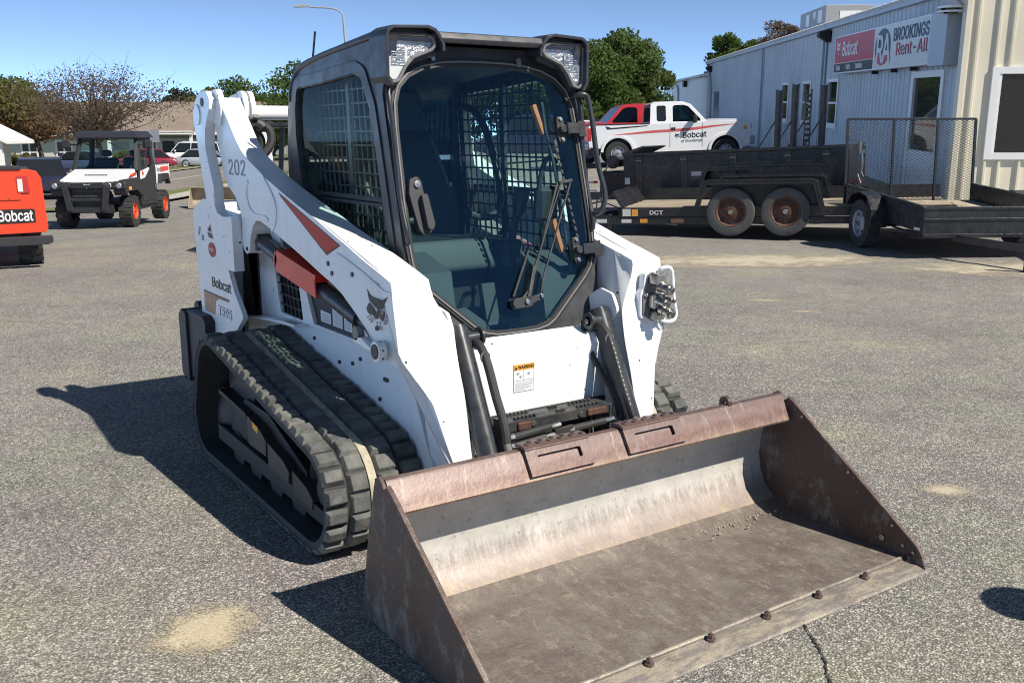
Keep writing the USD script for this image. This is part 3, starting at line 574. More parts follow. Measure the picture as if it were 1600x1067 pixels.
# ---- chassis between the tracks
body_side = Polygon([(1.20, 0.26), (1.17, 0.36), (1.20, 0.40), (1.345, 0.695), (1.61, 0.718), (2.36, 0.712), (2.69, 0.690), (2.99, 0.655), (3.22, 0.606), (3.24, 0.52), (3.05, 0.30), (2.6, 0.22), (1.5, 0.22)])
chassis = put(loader, "chassis", prism(body_side, "x", -0.495, 0.495), W["loader_white"])
put(chassis, "front_panel", cat_([
    prism([(1.165, 0.50), (1.165, 0.735), (1.19, 0.775), (1.26, 0.80), (1.30, 0.78), (1.30, 0.50)], "x", -0.335, 0.335),
    prism([(1.19, 0.25), (1.19, 0.50), (1.30, 0.50), (1.30, 0.25)], "x", -0.335, 0.335)]), W["loader_white"])
for s in (-1, 1):
    # curved lip over the track
    lipc = [(3.22, 0.598), (3.10, 0.634), (2.98, 0.656), (2.83, 0.676), (2.69, 0.690), (2.5, 0.705), (2.36, 0.710)]
    put(chassis, "fender_lip", prism(LineString(lipc).buffer(0.007), "x", s * 0.40, s * 0.565), W["loader_white"])
    # engine side panel with its window and black label panel
    pan = Polygon([(1.60, 0.716), (1.74, 0.80), (2.20, 0.885), (2.40, 0.92), (2.70, 1.12), (2.98, 1.12), (2.98, 0.66), (2.36, 0.712)])
    hole1 = rpoly([(2.405, 0.722), (2.44, 0.888), (2.66, 0.935), (2.755, 0.935), (2.70, 0.722)], 0.012)
    hole2 = rpoly([(1.66, 0.733), (1.75, 0.79), (2.19, 0.868), (2.355, 0.880), (2.275, 0.728)], 0.008)
    put(chassis, "side_panel", prism(pan.difference(hole1).difference(hole2), "x", s * 0.470, s * 0.500), W["loader_white"])
    put(chassis, "label_panel", prism([(1.64, 0.724), (1.75, 0.795), (2.19, 0.872), (2.36, 0.885), (2.285, 0.724)], "x", s * 0.472, s * 0.482), W["plastic"])
    gr = [strip([(y, 0.70), (y + 0.06 * (1 if y > 0 else 0), 0.95)], 0.008) for y in np.arange(2.40, 2.75, 0.052)] + [strip([(2.38, z), (2.78, z)], 0.008) for z in (0.765, 0.815, 0.865, 0.905)]
    put(chassis, "engine_grille", prism(shapely.union_all(gr).intersection(hole1.buffer(0.003)), "x", s * 0.484, s * 0.494), W["plastic"])
    put(chassis, "grille_backing", prism(hole1.buffer(0.01), "x", s * 0.42, s * 0.43), W["interior"])
    put(chassis, "cooling_post", prism([(2.985, 0.67), (2.985, 1.12), (3.02, 1.12), (3.02, 0.67)], "x", s * 0.35, s * 0.498), W["interior"])
    for k, (ya, yb) in enumerate(((2.227, 2.112), (2.09, 1.985), (1.965, 1.885), (1.865, 1.80), (1.785, 1.735))):
        zb, zt = 0.748, (0.800, 0.838, 0.828, 0.815, 0.795)[k]
        put(chassis, "instruction_label", prism([(ya, zb), (ya, zt), (yb, zt - 0.004), (yb, zb)], "x", s * 0.4825, s * 0.4835), W["decal_white"])
        if s < 0:
            put(chassis, "label_print", cat_([prism([(ya - 0.01, z), (ya - 0.01, z + 0.003), (yb + 0.01, z + 0.003), (yb + 0.01, z)], "x", s * 0.4838, s * 0.4842) for z in np.arange(zb + 0.008, zt - 0.01, 0.009)]), W["decal_grey"])
    for y, z in ((2.28, 0.66), (2.0, 0.60), (1.86, 0.62), (1.78, 0.655), (1.55, 0.615), (1.53, 0.615), (1.60, 0.52)):
        put(chassis, "panel_bolt", cyl((s * 0.495, y, z), (s * 0.503, y, z), 0.009, 8), W["dark_steel"])
    # dark cooling bay behind
    put(chassis, "rear_bay", prism([(2.99, 0.66), (2.99, 1.10), (3.30, 1.08), (3.20, 0.66)], "x", s * 0.30, s * 0.46), W["interior"])
put(chassis, "engine_cover", prism([(2.55, 0.70), (2.55, 1.30), (2.75, 1.33), (3.35, 1.22), (3.40, 0.60)], "x", -0.46, 0.46), W["plastic"])
put(chassis, "rear_door", prism(rpoly([(3.40, 0.42), (3.40, 1.20), (3.50, 1.24), (3.55, 1.10), (3.52, 0.48)], 0.02), "x", -0.62, 0.62), W["loader_white"])

# tail posts: uprights that carry the arms, with the decorated rear covers
def tail(s):
    link = Polygon([(3.145, 1.802), (3.20, 1.792), (3.27, 1.757), (3.312, 1.705), (3.318, 1.655), (3.295, 1.60), (3.265, 1.50), (3.22, 1.36), (3.185, 1.26), (3.16, 1.17), (3.126, 1.09), (3.06, 1.005), (2.98, 0.93), (2.80, 0.93), (2.80, 1.19), (2.93, 1.185), (3.02, 1.20), (3.055, 1.24), (3.05, 1.33), (3.10, 1.42), (3.152, 1.53), (3.132, 1.62), (3.09, 1.67), (3.045, 1.715), (3.04, 1.765), (3.08, 1.796)])
    t = put(loader, "tail_post", prism(link.buffer(0.004), "x", s * 0.640, s * 0.690), W["loader_white"])
    put(t, "pivot_cap", cyl((s * 0.688, 3.243, 1.69), (s * 0.696, 3.243, 1.69), 0.052, 28), W["loader_white"])
    put(t, "pivot_bolt", cyl((s * 0.688, 3.15, 1.75), (s * 0.694, 3.15, 1.75), 0.022, 18), W["dark_steel"])
    cheek_ = Polygon([(3.09, 1.795), (3.20, 1.785), (3.28, 1.72), (3.28, 1.62), (3.24, 1.42), (3.19, 1.20), (2.90, 1.19), (2.96, 1.33), (3.03, 1.42), (3.07, 1.52), (3.10, 1.62)])
    put(t, "inner_cheek", prism(cheek_, "x", s * 0.50, s * 0.53), W["loader_white"])
    # the inner blue-white web between posts, with the rounded opening
    web = Polygon([(3.28, 1.21), (2.80, 1.19), (2.80, 0.93), (2.87, 0.66), (3.24, 0.60), (3.45, 0.60), (3.48, 1.19)])
    opening = Polygon([(3.19, 0.55), (3.20, 0.95), (3.17, 1.03), (3.11, 1.065), (2.93, 1.08), (2.70, 1.09), (2.70, 0.55)])
    put(t, "inner_web", prism(web.difference(opening), "x", s * 0.600, s * 0.640), W["loader_white"])
    cover = Polygon([(3.545, 1.175), (3.52, 1.20), (3.35, 1.255), (3.25, 1.26), (3.205, 1.225), (3.15, 1.165), (3.126, 1.096), (3.06, 1.009), (2.993, 0.934), (2.906, 0.810), (2.795, 0.712), (2.790, 0.690), (2.92, 0.598), (3.25, 0.534), (3.51, 0.56), (3.50, 0.62), (3.515, 0.80), (3.545, 1.03)])
    c = put(loader, "tail_cover", prism(rpoly(cover.exterior.coords[:-1], 0.008), "x", s * 0.640, s * 0.664), W["loader_white"])
    if s < 0:
        ex, ey = (0, -1, 0), (0, 0, 1); X = -0.6645
        def D(y, z): return (X, y, z)
        put(c, "two_speed_decal", text("2", 0.085, D(3.272, 1.105), ex, ey, bold=True, sx=1.35), W["decal_black"])
        put(c, "two_speed_decal", cat_([decal([(0, 0), (0.10, 0), (0.10, 0.018), (0, 0.018)], D(3.285, 1.088), ex, ey), decal([(0.02, 0), (0.10, 0), (0.10, 0.026), (0.0, 0.026)], D(3.295, 1.055), ex, ey)]), W["decal_black"])
        put(c, "round_decal", decal(affinity.scale(Point(0, 0).buffer(0.036), 1.6, 1.0), D(3.235, 0.993), ex, ey), W["red_decal"])
        put(c, "round_decal", decal(affinity.scale(Point(0, 0).buffer(0.039).difference(Point(0, 0).buffer(0.036)), 1.6, 1.0), D(3.235, 0.993), ex, ey), W["decal_black"])
        put(c, "round_decal_print", text("1 YEAR", 0.016, (X - 0.0016, 3.285, 0.985), ex, ey, bold=True), W["decal_white"])
        put(c, "name_decal", text("Bobcat", 0.050, D(3.280, 0.795), ex, ey, bold=True, sx=1.42), W["decal_black"])
        put(c, "model_decal", text("T595", 0.050, D(3.195, 0.652), ex, ey, bold=True, sx=1.30), W["decal_black"])
        put(c, "model_decal", text("T595", 0.050, (X - 0.0012, 3.1925, 0.652), ex, ey, sx=1.30), W["decal_white"])
        sw = Polygon([(0, 0), (0, 0.10), (0.40, 0.098), (0.40, 0.092), (0.24, 0.090), (0.19, 0.07), (0.165, 0.0)])
        put(c, "swoosh_decal", decal(affinity.scale(sw, 1.06, 1.08, origin=(0, 0)), D(3.435, 0.640), ex, ey), W["tan_decal"])
        put(c, "swoosh_decal", decal([(0, 0), (0, 0.007), (0.44, 0.007), (0.44, 0.0)], D(3.435, 0.748), ex, ey, 0.002), W["decal_black"])
        put(c, "scuffed_decal", cat_([decal([(0, 0), (0.03, 0.012), (0.05, 0.05), (0.02, 0.05)], D(3.47, 1.05), ex, ey), decal([(0, 0), (0.035, 0), (0.04, 0.03), (0.005, 0.03)], D(3.41, 1.03), ex, ey)]), W["decal_grey"])
    return t
tail(-1); tail(1)

# bobcat head emblem, drawn in a unit square (x right, y up)
EMB = [[(0.035, 0.983), (0.118, 0.897), (0.271, 0.823), (0.406, 0.811), (0.535, 0.8), (0.688, 0.76), (0.818, 0.84), (1.006, 0.926), (0.929, 0.834), (0.835, 0.726), (0.806, 0.657), (0.718, 0.589), (0.582, 0.56), (0.494, 0.56), (0.388, 0.594), (0.259, 0.646), (0.147, 0.691), (0.082, 0.794)], [(0.124, 0.657), (0.229, 0.594), (0.318, 0.526), (0.359, 0.469), (0.424, 0.44), (0.488, 0.486), (0.512, 0.56), (0.606, 0.549), (0.635, 0.509), (0.6, 0.446), (0.541, 0.394), (0.5, 0.314), (0.412, 0.291), (0.347, 0.331), (0.282, 0.366), (0.1, 0.36), (0.006, 0.423), (-0.018, 0.491), (0.035, 0.577)], [(0.794, 0.56), (0.853, 0.543), (0.847, 0.446), (0.812, 0.371), (0.759, 0.297), (0.682, 0.297), (0.635, 0.343), (0.629, 0.389), (0.694, 0.451), (0.771, 0.48)], [(0.371, 0.097), (0.465, 0.143), (0.553, 0.126), (0.547, 0.04), (0.453, 0.0), (0.365, 0.023)], [(0.453, 0.24), (0.488, 0.246), (0.471, 0.137), (0.453, 0.137)], [(-0.024, 0.269), (0.076, 0.314), (0.2, 0.343), (0.188, 0.331), (0.088, 0.303), (-0.006, 0.257)], [(0.041, 0.2), (0.135, 0.263), (0.288, 0.309), (0.276, 0.291), (0.153, 0.251), (0.059, 0.194)], [(0.141, 0.149), (0.188, 0.211), (0.312, 0.274), (0.318, 0.263), (0.212, 0.206), (0.165, 0.149)], [(0.635, 0.269), (0.659, 0.269), (0.612, 0.194), (0.594, 0.2)], [(0.853, 0.366), (0.947, 0.349), (0.982, 0.314), (0.959, 0.314), (0.918, 0.337), (0.835, 0.349)], [(0.806, 0.326), (0.9, 0.303), (0.953, 0.263), (0.929, 0.257), (0.871, 0.291), (0.794, 0.309)], [(0.771, 0.28), (0.835, 0.263), (0.888, 0.223), (0.865, 0.223), (0.806, 0.246), (0.753, 0.269)]]
def emblem(o, ex, ey, w, h, depth=0.0015):
    return cat_([decal(affinity.scale(Polygon(p).buffer(0), w, h, origin=(0, 0)), o, ex, ey, depth) for p in EMB])

# ---- lift arms
arm_pts = [(3.064, 1.765), (3.03, 1.770), (2.999, 1.738), (2.902, 1.652), (2.809, 1.567), (2.734, 1.513), (2.646, 1.475), (2.543, 1.440), (2.401, 1.392), (2.252, 1.350), (2.078, 1.304), (1.869, 1.253), (1.725, 1.211), (1.556, 1.166), (1.402, 1.122), (1.253, 1.085), (1.185, 1.066), (1.178, 1.048), (1.173, 0.999), (1.161, 0.938), (1.145, 0.859), (1.137, 0.812), (1.122, 0.75), (1.108, 0.705), (1.09, 0.655), (1.078, 0.617), (1.064, 0.56), (1.05, 0.50), (1.035, 0.44), (1.02, 0.387), (1.0, 0.32), (0.975, 0.26), (1.02, 0.22), (1.10, 0.23), (1.20, 0.30), (1.212, 0.34), (1.20, 0.414), (1.185, 0.514), (1.165, 0.60), (1.165, 0.66), (1.19, 0.72), (1.25, 0.763), (1.306, 0.789), (1.361, 0.828), (1.405, 0.865), (1.50, 0.915), (1.612, 0.969), (1.689, 0.995), (1.832, 1.03), (1.96, 1.064), (2.096, 1.098), (2.22, 1.127), (2.342, 1.156), (2.43, 1.176), (2.516, 1.193), (2.576, 1.19), (2.631, 1.159), (2.672, 1.097), (2.693, 1.039), (2.712, 1.026), (2.739, 1.019), (2.762, 1.028), (2.778, 1.042), (2.794, 1.068), (2.786, 1.13), (2.780, 1.193), (2.800, 1.232), (2.824, 1.26), (2.862, 1.29), (2.965, 1.339), (3.02, 1.408), (3.059, 1.497), (3.091, 1.568), (3.098, 1.646), (3.095, 1.72)]
def arm_outer(y, z): return np.interp(z, [0.2, 0.387, 0.617, 0.80], [0.455, 0.485, 0.537, 0.643])
def arm_inner(y, z):
    low = np.interp(z, [0.3, 0.66, 0.87, 1.02], [0.408, 0.400, 0.405, 0.487])
    return np.where(y < 1.40, low, np.interp(y, [1.40, 1.8, 2.6], [0.487, 0.515, 0.533]))
def make_arm(s):
    P = np.array(Polygon(arm_pts).exterior.coords[:-1])
    ring = Polygon(arm_pts).segmentize(0.06)
    m = trimesh.creation.extrude_polygon(ring, 1.0, engine="earcut")
    v = np.array(m.vertices); y, z, t = v[:, 0], v[:, 1], v[:, 2]
    xo, xi = arm_outer(y, z), arm_inner(y, z)
    # rounded upper shoulder: the top edge leans in a little
    w = np.stack([xo * (1 - t) + xi * t, y, z], 1)
    m = trimesh.Trimesh(w, m.faces, process=False)
    m = m if s > 0 else mirror_x(m)
    a = put(loader, "lift_arm", m, W["loader_white"], smooth=32)
    X = lambda q: q * s
    # pressed stiffening relief along the side, shaded edge plate at the front
    rel = LineString([(2.60, 1.36), (2.50, 1.30), (2.36, 1.25), (2.35, 1.22)]).buffer(0.008)
    put(a, "pressed_rib", prism(LineString(spline([(2.66, 1.37), (2.69, 1.31), (2.66, 1.25), (2.52, 1.215), (2.41, 1.205)], 16)).buffer(0.009), "x", X(0.641), X(0.647)), W["loader_white"])
    put(a, "pressed_rib", prism(LineString(spline([(2.44, 1.40), (2.35, 1.33), (2.30, 1.26), (2.32, 1.20), (2.36, 1.165)], 16)).buffer(0.010), "x", X(0.641), X(0.648)), W["loader_white"])
    put(a, "pressed_rib", prism(LineString([(1.64, 1.125), (1.56, 1.112), (1.40, 1.075), (1.24, 1.028), (1.19, 1.026)]).buffer(0.006), "x", X(0.641), X(0.648)), W["loader_white"])
    put(a, "top_ridge", prism(LineString([(1.98, 1.268), (1.80, 1.226), (1.55, 1.158), (1.30, 1.090), (1.24, 1.072)]).buffer(0.008), "x", X(0.55), X(0.632)), W["loader_white"])
    # pin bosses
    put(a, "pin_boss", cat_([cyl((X(0.64), 1.269, 0.803), (X(0.672), 1.269, 0.803), 0.040, 26), ]), W["loader_white"])
    put(a, "pin", cyl((X(0.672), 1.269, 0.803), (X(0.676), 1.269, 0.803), 0.028, 24), W["dark_steel"])
    put(a, "pin_boss", cyl((X(0.64), 1.448, 0.842), (X(0.668), 1.448, 0.842), 0.027, 22), W["trim"])
    put(a, "bracket", prism([(1.40, 0.835), (1.29, 0.800), (1.29, 0.792), (1.47, 0.806), (1.47, 0.816)], "x", X(0.63), X(0.668)), W["loader_white"])
    for y, z in ((2.725, 1.045), (1.735, 1.078), (1.70, 1.042), (1.505, 1.06)):
        put(a, "arm_bolt", cyl((X(0.642), y, z), (X(0.648), y, z), 0.010, 10), W["dark_steel"])
    # cross link rear pivot lugs standing above the arm
    for xx in (0.512, 0.548):
        lug_ = Polygon([(2.99, 1.66), (2.985, 1.73), (3.01, 1.785), (3.05, 1.808), (3.10, 1.80), (3.14, 1.75), (3.13, 1.66)])
        put(a, "pivot_lug", prism(rpoly(lug_.exterior.coords[:-1], 0.03), "x", X(xx - 0.045), X(xx - 0.021)), W["loader_white"])
    put(a, "pivot_lug", prism(rpoly([(2.98, 1.62), (2.97, 1.74), (3.03, 1.815), (3.12, 1.80), (3.14, 1.66)], 0.035), "x", X(0.625), X(0.655)), W["loader_white"])
    put(a, "pivot_nut", cyl((X(0.495), 2.965, 1.675), (X(0.47), 2.96, 1.672), 0.014, 8), W["dark_steel"])
    if s < 0:
        ex, ey = np.array([0, -1, 0]), np.array([0, 0, 1]); Xo = -0.6435
        put(a, "chevron_decal", prism(Polygon([(2.247, 1.333), (2.230, 1.324), (1.745, 1.118), (1.621, 1.161)]), "x", Xo - 0.0015, Xo), W["red_decal"])
        put(a, "chevron_edge", prism(Polygon([(2.255, 1.338), (2.230, 1.319), (1.747, 1.110), (1.608, 1.161)]).difference(Polygon([(2.247, 1.333), (2.230, 1.324), (1.745, 1.118), (1.621, 1.161)])), "x", Xo - 0.001, Xo), W["decal_black"])
        put(a, "number_decal", text("202", 0.074, (Xo, 2.945, 1.396), ex, ey, sx=1.38), W["decal_grey"])
        put(a, "cat_emblem", emblem((Xo, 1.383, 0.872), ex, ey, 0.175, 0.152), W["decal_black"])
    else:
        put(a, "cat_emblem", emblem((0.6435, 1.20, 0.872), (0, 1, 0), (0, 0, 1), 0.175, 0.152), W["decal_black"])
    return a
arm_r = make_arm(-1); arm_l = make_arm(1)
put(loader, "arm_cross_tube", cyl((-0.52, 3.10, 1.700), (0.52, 3.10, 1.700), 0.037, 24), W["loader_white"])
hb = put(loader, "arm_hose", tube(spline([(-0.53, 3.02, 1.60), (-0.46, 3.0, 1.645), (-0.41, 2.98, 1.615), (-0.405, 2.97, 1.55), (-0.45, 2.97, 1.49), (-0.52, 2.98, 1.43)], 24), 0.022, 10), W["hose"])
put(loader, "arm_hose", tube(spline([(-0.53, 3.04, 1.57), (-0.47, 3.03, 1.61), (-0.44, 3.02, 1.57), (-0.45, 3.02, 1.50), (-0.53, 3.02, 1.42)], 20), 0.020, 10), W["hose"])
put(loader, "hose_sleeve", tube(spline([(-0.50, 3.0, 1.63), (-0.465, 2.99, 1.64), (-0.44, 2.98, 1.62)], 8), 0.030, 10), W["plastic"])

def lift_cylinder(s):
    X = 0.585 * s
    A, B = np.array([X, 2.70, 1.085]), np.array([X, 1.46, 0.845])
    d = (B - A) / np.linalg.norm(B - A)
    c = put(loader, "lift_cylinder", cat_([cyl(A, A + d * 1.15, 0.036, 20), cyl(A + d * 0.02 + [0.03 * s, 0, 0], A + d * 0.02 - [0.05 * s, 0, 0], 0.045, 18)]), W["cyl_black"])
    put(c, "rod", cyl(A + d * 1.14, B, 0.022, 16), W["cyl_black"])
    gx = lambda q: q * s
    g = Polygon([(2.374, 1.058), (2.30, 1.074), (2.10, 1.045), (1.905, 0.992), (1.862, 0.930), (1.957, 0.912), (2.385, 0.978)])
    n = 1
    # folded guard over the hoses: an outer plate and a top flange, open below
    put(c, "red_guard", cat_([prism([(2.385, 0.978), (2.378, 1.040), (1.915, 0.975), (1.905, 0.910)], "x", gx(0.626), gx(0.634)),
                              prism([(2.378, 1.040), (2.350, 1.072), (1.90, 1.008), (1.915, 0.975)], "x", gx(0.56), gx(0.634)),
                              prism([(2.385, 0.978), (2.395, 1.03), (2.37, 1.072), (2.35, 1.03)], "x", gx(0.53), gx(0.634))]), W["red"])
    put(c, "bracket_plate", prism([(2.72, 1.02), (2.72, 1.16), (2.55, 1.165), (2.52, 1.08), (2.60, 1.02)], "x", gx(0.535), gx(0.548)), W["loader_white"])
    put(c, "hose", tube(spline([(gx(0.55), 2.30, 1.085), (gx(0.56), 2.18, 1.105), (gx(0.57), 2.05, 1.075), (gx(0.55), 1.94, 1.03)], 14), 0.014), W["hose"])
lift_cylinder(-1); lift_cylinder(1)

def tilt_cylinder(s):
    A, B = np.array([0.345 * s, 1.225, 0.855]), np.array([0.352 * s, 0.945, 0.30])
    d = (B - A) / np.linalg.norm(B - A)
    c = put(loader, "tilt_cylinder", cat_([cyl(A, A + d * 0.56, 0.043, 26), cyl(A + d * 0.50, A + d * 0.56, 0.0445, 26)]), W["cyl_black"])
    put(c, "end_cap", cyl(A - d * 0.012, A, 0.038, 22), W["cyl_black"])
    pin = A + d * 0.03 + np.array([0, -0.02, 0])
    put(c, "pivot_pin", cat_([cyl(pin - np.array([0.085, 0, 0]) * s, pin, 0.020, 20), cyl(pin - np.array([0.085, 0, 0]) * s, pin - np.array([0.075, 0, 0]) * s, 0.036, 26)]), W["cyl_black"])
    put(c, "pin_bolt", cyl(pin - np.array([0.092, 0, 0]) * s, pin - np.array([0.085, 0, 0]) * s, 0.013, 6), W["steel"])
    put(c, "pivot_ear", prism(rpoly([(1.16, 0.86), (1.20, 0.93), (1.28, 0.945), (1.36, 0.90), (1.36, 0.80), (1.22, 0.80)], 0.02), "x", s * 0.393, s * 0.408), W["loader_white"])
    hx = 0.300
    pts = spline([(hx * s * 0.98, 1.20, 0.80), (hx * s, 1.13, 0.80), (hx * s, 1.075, 0.73), (hx * s * 1.0, 1.02, 0.62), (hx * s, 0.965, 0.52), (hx * s * 1.02, 0.945, 0.47)], 24)
    h = put(loader, "tilt_hose", tube(pts, 0.017, 10), W["hose"])
    put(h, "fitting", cat_([cyl(pts[-1], pts[-1] + np.array([0, -0.018, -0.040]), 0.015, 8), cyl(pts[-1] + np.array([0, -0.018, -0.040]), pts[-1] + np.array([0, -0.022, -0.085]), 0.011, 10), cyl(pts[-1] + np.array([0.03 * s, -0.03, -0.085]), pts[-1] + np.array([-0.02 * s, -0.03, -0.085]), 0.010, 10)]), W["trim"])
    put(h, "clamp", tube([pts[6] + [0.019 * math.cos(a), 0, 0.019 * math.sin(a)] for a in np.linspace(0, 6.3, 14)], 0.004, 5), W["trim"])
    if s > 0:
        pts2 = spline([(0.28, 1.24, 0.82), (0.262, 1.20, 0.745), (0.275, 1.15, 0.66), (0.29, 1.08, 0.57), (0.285, 1.0, 0.45)], 18)
        put(loader, "tilt_hose", tube(pts2, 0.013, 8), W["hose"])
        # white paint-pen writing along the hose
        mk = [cyl(pts[i] + [-0.008, -0.0155, 0.004], pts[i] + [-0.002 + 0.006 * (i % 2), -0.017, -0.006 - 0.004 * (i % 3)], 0.0025, 5) for i in range(7, 21)]
        put(h, "paint_marks", cat_(mk), W["decal_white"])
tilt_cylinder(-1); tilt_cylinder(1)

# ---- front hydraulics between the arms (serrated step, hoses, guard)
man = put(loader, "front_step", cat_([box(-0.255, 0.255, 1.03, 1.115, 0.512, 0.518), box(-0.255, -0.245, 1.02, 1.115, 0.30, 0.515), box(0.245, 0.255, 1.02, 1.115, 0.30, 0.515), box(-0.255, 0.255, 1.024, 1.032, 0.480, 0.518)]), W["dark_steel"])
for k, (xa, xb) in enumerate(((-0.20, -0.11), (0.0, 0.03), (0.10, 0.20))):
    [put(man, "step_teeth", cat_([box(x - 0.006, x + 0.006, y0, y0 + 0.012, 0.517, 0.530, 0.002) for x in np.linspace(xa, xb, 6)]), W["dark_steel"], kind="stuff") for y0 in (1.040, 1.095)]
put(man, "slot", cat_([box(a, b, 1.06, 1.075, 0.5175, 0.5195) for a, b in ((-0.20, -0.05), (-0.02, 0.06), (0.1, 0.2))]), W["interior"])
for x in (-0.13, 0.10, 0.19):
    put(man, "bolt", cyl((x, 1.018, 0.497), (x, 1.028, 0.497), 0.012, 10), W["steel"])
put(man, "rusty_lug", box(-0.205, -0.145, 1.014, 1.03, 0.482, 0.512, 0.003), W["rust"])
put(man, "rusty_lug", box(0.13, 0.225, 1.014, 1.03, 0.485, 0.512, 0.003), W["rust"])
put(man, "guard_plate", prism([(-0.075, 0.30), (-0.05, 0.42), (-0.055, 0.47), (0.03, 0.475), (0.05, 0.40), (0.055, 0.30)], "y", 0.985, 0.993), W["dark_steel"])
for k, (z, L, xo) in enumerate(((0.468, 0.17, -0.24), (0.432, 0.14, -0.235), (0.385, 0.13, -0.23), (0.345, 0.10, -0.235), (0.452, 0.16, 0.04))):
    a = np.array([xo, 1.0, z]); b = a + [L, -0.004, 0.012 if k != 4 else 0.006]
    f = put(man, "coupler_hose", cyl(a, b, 0.0155, 12), W["hose"])
    put(f, "ferrule", cyl(b, b + [0.045, 0, 0.003], 0.013, 8), W["steel"])
    put(f, "ferrule", cyl(a, a - [0.02, 0, 0.0], 0.017, 8), W["steel"])
put(man, "back_wall", box(-0.33, 0.33, 1.155, 1.163, 0.26, 0.51), W["interior"])
put(man, "wire", tube([(0.13, 0.99, 0.47), (0.135, 0.985, 0.40), (0.13, 0.985, 0.33)], 0.004, 6), W["trim"])

# quick coupler plate carried by the arms (mostly behind the bucket)
put(loader, "attachment_plate", cat_([box(-0.52, 0.52, 0.86, 0.90, 0.10, 0.36, 0.01), box(-0.50, -0.42, 0.90, 1.02, 0.14, 0.32), box(0.42, 0.50, 0.90, 1.02, 0.14, 0.32)]), W["dark_steel"])

# decals on the front panel
wd = put(chassis, "warning_decal", decal(shapely.box(0, 0, 0.098, 0.112), (-0.128, 1.1645, 0.588), (1, 0, 0), (0, 0, 1), 0.001), W["decal_white"])
put(wd, "warning_band", decal(shapely.box(0.002, 0.088, 0.096, 0.111), (-0.128, 1.1633, 0.588), (1, 0, 0), (0, 0, 1), 0.001), W["decal_orange"])
put(wd, "warning_print", cat_([text("WARNING", 0.0125, (-0.108, 1.162, 0.681), (1, 0, 0), (0, 0, 1), 0.0008, True, 0.92), decal([(0, 0), (0.014, 0), (0.007, 0.013)], (-0.125, 1.162, 0.680), (1, 0, 0), (0, 0, 1), 0.0008)]), W["decal_black"])
lines = [shapely.box(0.048, 0.045, 0.0492, 0.088), shapely.box(0, 0.045, 0.098, 0.0462), shapely.box(0, 0.036, 0.098, 0.037)] + [shapely.box(0.006, z, 0.006 + w, z + 0.0016) for z, w in ((0.028, 0.085), (0.021, 0.07), (0.014, 0.08), (0.007, 0.05))] + [Polygon([(0.012, 0.075), (0.03, 0.078), (0.02, 0.068)]), Polygon([(0.026, 0.06), (0.038, 0.066), (0.036, 0.054)]), Polygon([(0.062, 0.07), (0.078, 0.076), (0.074, 0.064)])] + [shapely.box(0, 0, 0.098, 0.001), shapely.box(0, 0, 0.001, 0.112), shapely.box(0.097, 0, 0.098, 0.112)]
put(wd, "warning_lines", decal(shapely.union_all(lines), (-0.128, 1.1632, 0.588), (1, 0, 0), (0, 0, 1), 0.0008), W["decal_grey"])

# ---- quick couplers on the left arm, with guard handle
cp = put(loader, "hydraulic_couplers", prism(rpoly([(0.492, 0.83), (0.489, 0.93), (0.505, 0.955), (0.512, 1.01), (0.545, 1.03), (0.605, 1.015), (0.635, 0.96), (0.640, 0.82), (0.62, 0.785), (0.545, 0.795)], 0.012), "y", 1.128, 1.158), W["loader_white"])
put(cp, "coupler_seat", prism(rpoly([(0.502, 0.84), (0.500, 0.925), (0.516, 0.955), (0.522, 1.005), (0.548, 1.02), (0.59, 1.005), (0.605, 0.95), (0.61, 0.83), (0.56, 0.805)], 0.012), "y", 1.122, 1.129), W["trim"])
for q_ in ((0.528, 0.585, 1.07, 1.125, 0.965, 1.015), (0.525, 0.575, 1.08, 1.125, 0.865, 0.93), (0.535, 0.60, 1.085, 1.125, 0.815, 0.86)): put(cp, "valve_block", box(*q_, 0.008), W["steel"])
for c, r in (((0.562, 1.085, 0.962), 0.021), ((0.548, 1.09, 0.905), 0.017), ((0.570, 1.085, 0.862), 0.021), ((0.586, 1.095, 0.915), 0.011)):
    c = np.array(c); dv = np.array([0.14, -0.93, -0.22]); dv /= np.linalg.norm(dv)
    q = put(cp, "coupler_fitting", cat_([cyl(c, c + dv * 0.02, r * 1.15, 16), cyl(c + dv * 0.02, c + dv * 0.045, r, 16), cyl(c + dv * 0.045, c + dv * 0.052, r * 1.1, 16), cyl(c + dv * 0.052, c + dv * 0.066, r * 0.8, 16)]), W["steel"])
    put(q, "coupler_bore", cyl(c + dv * 0.0662, c + dv * 0.0670, r * 0.5, 12), W["interior"])
put(cp, "bolt_head", trimesh.creation.icosphere(2, 0.010).apply_translation((0.515, 1.118, 0.925)), W["chrome"], smooth=True)
hp = [(0.585, 1.12, 1.022), (0.605, 1.105, 1.036), (0.625, 1.10, 1.032), (0.640, 1.10, 1.0), (0.662, 1.10, 0.86), (0.668, 1.10, 0.825), (0.655, 1.10, 0.805), (0.63, 1.105, 0.80), (0.60, 1.12, 0.806)]
put(cp, "guard_handle", tube(spline(hp, 40), 0.0095, 10), W["loader_white"], smooth=True)
put(cp, "tab", prism([(0.575, 0.80), (0.60, 0.765), (0.62, 0.775), (0.625, 0.80)], "y", 1.12, 1.13), W["loader_white"])

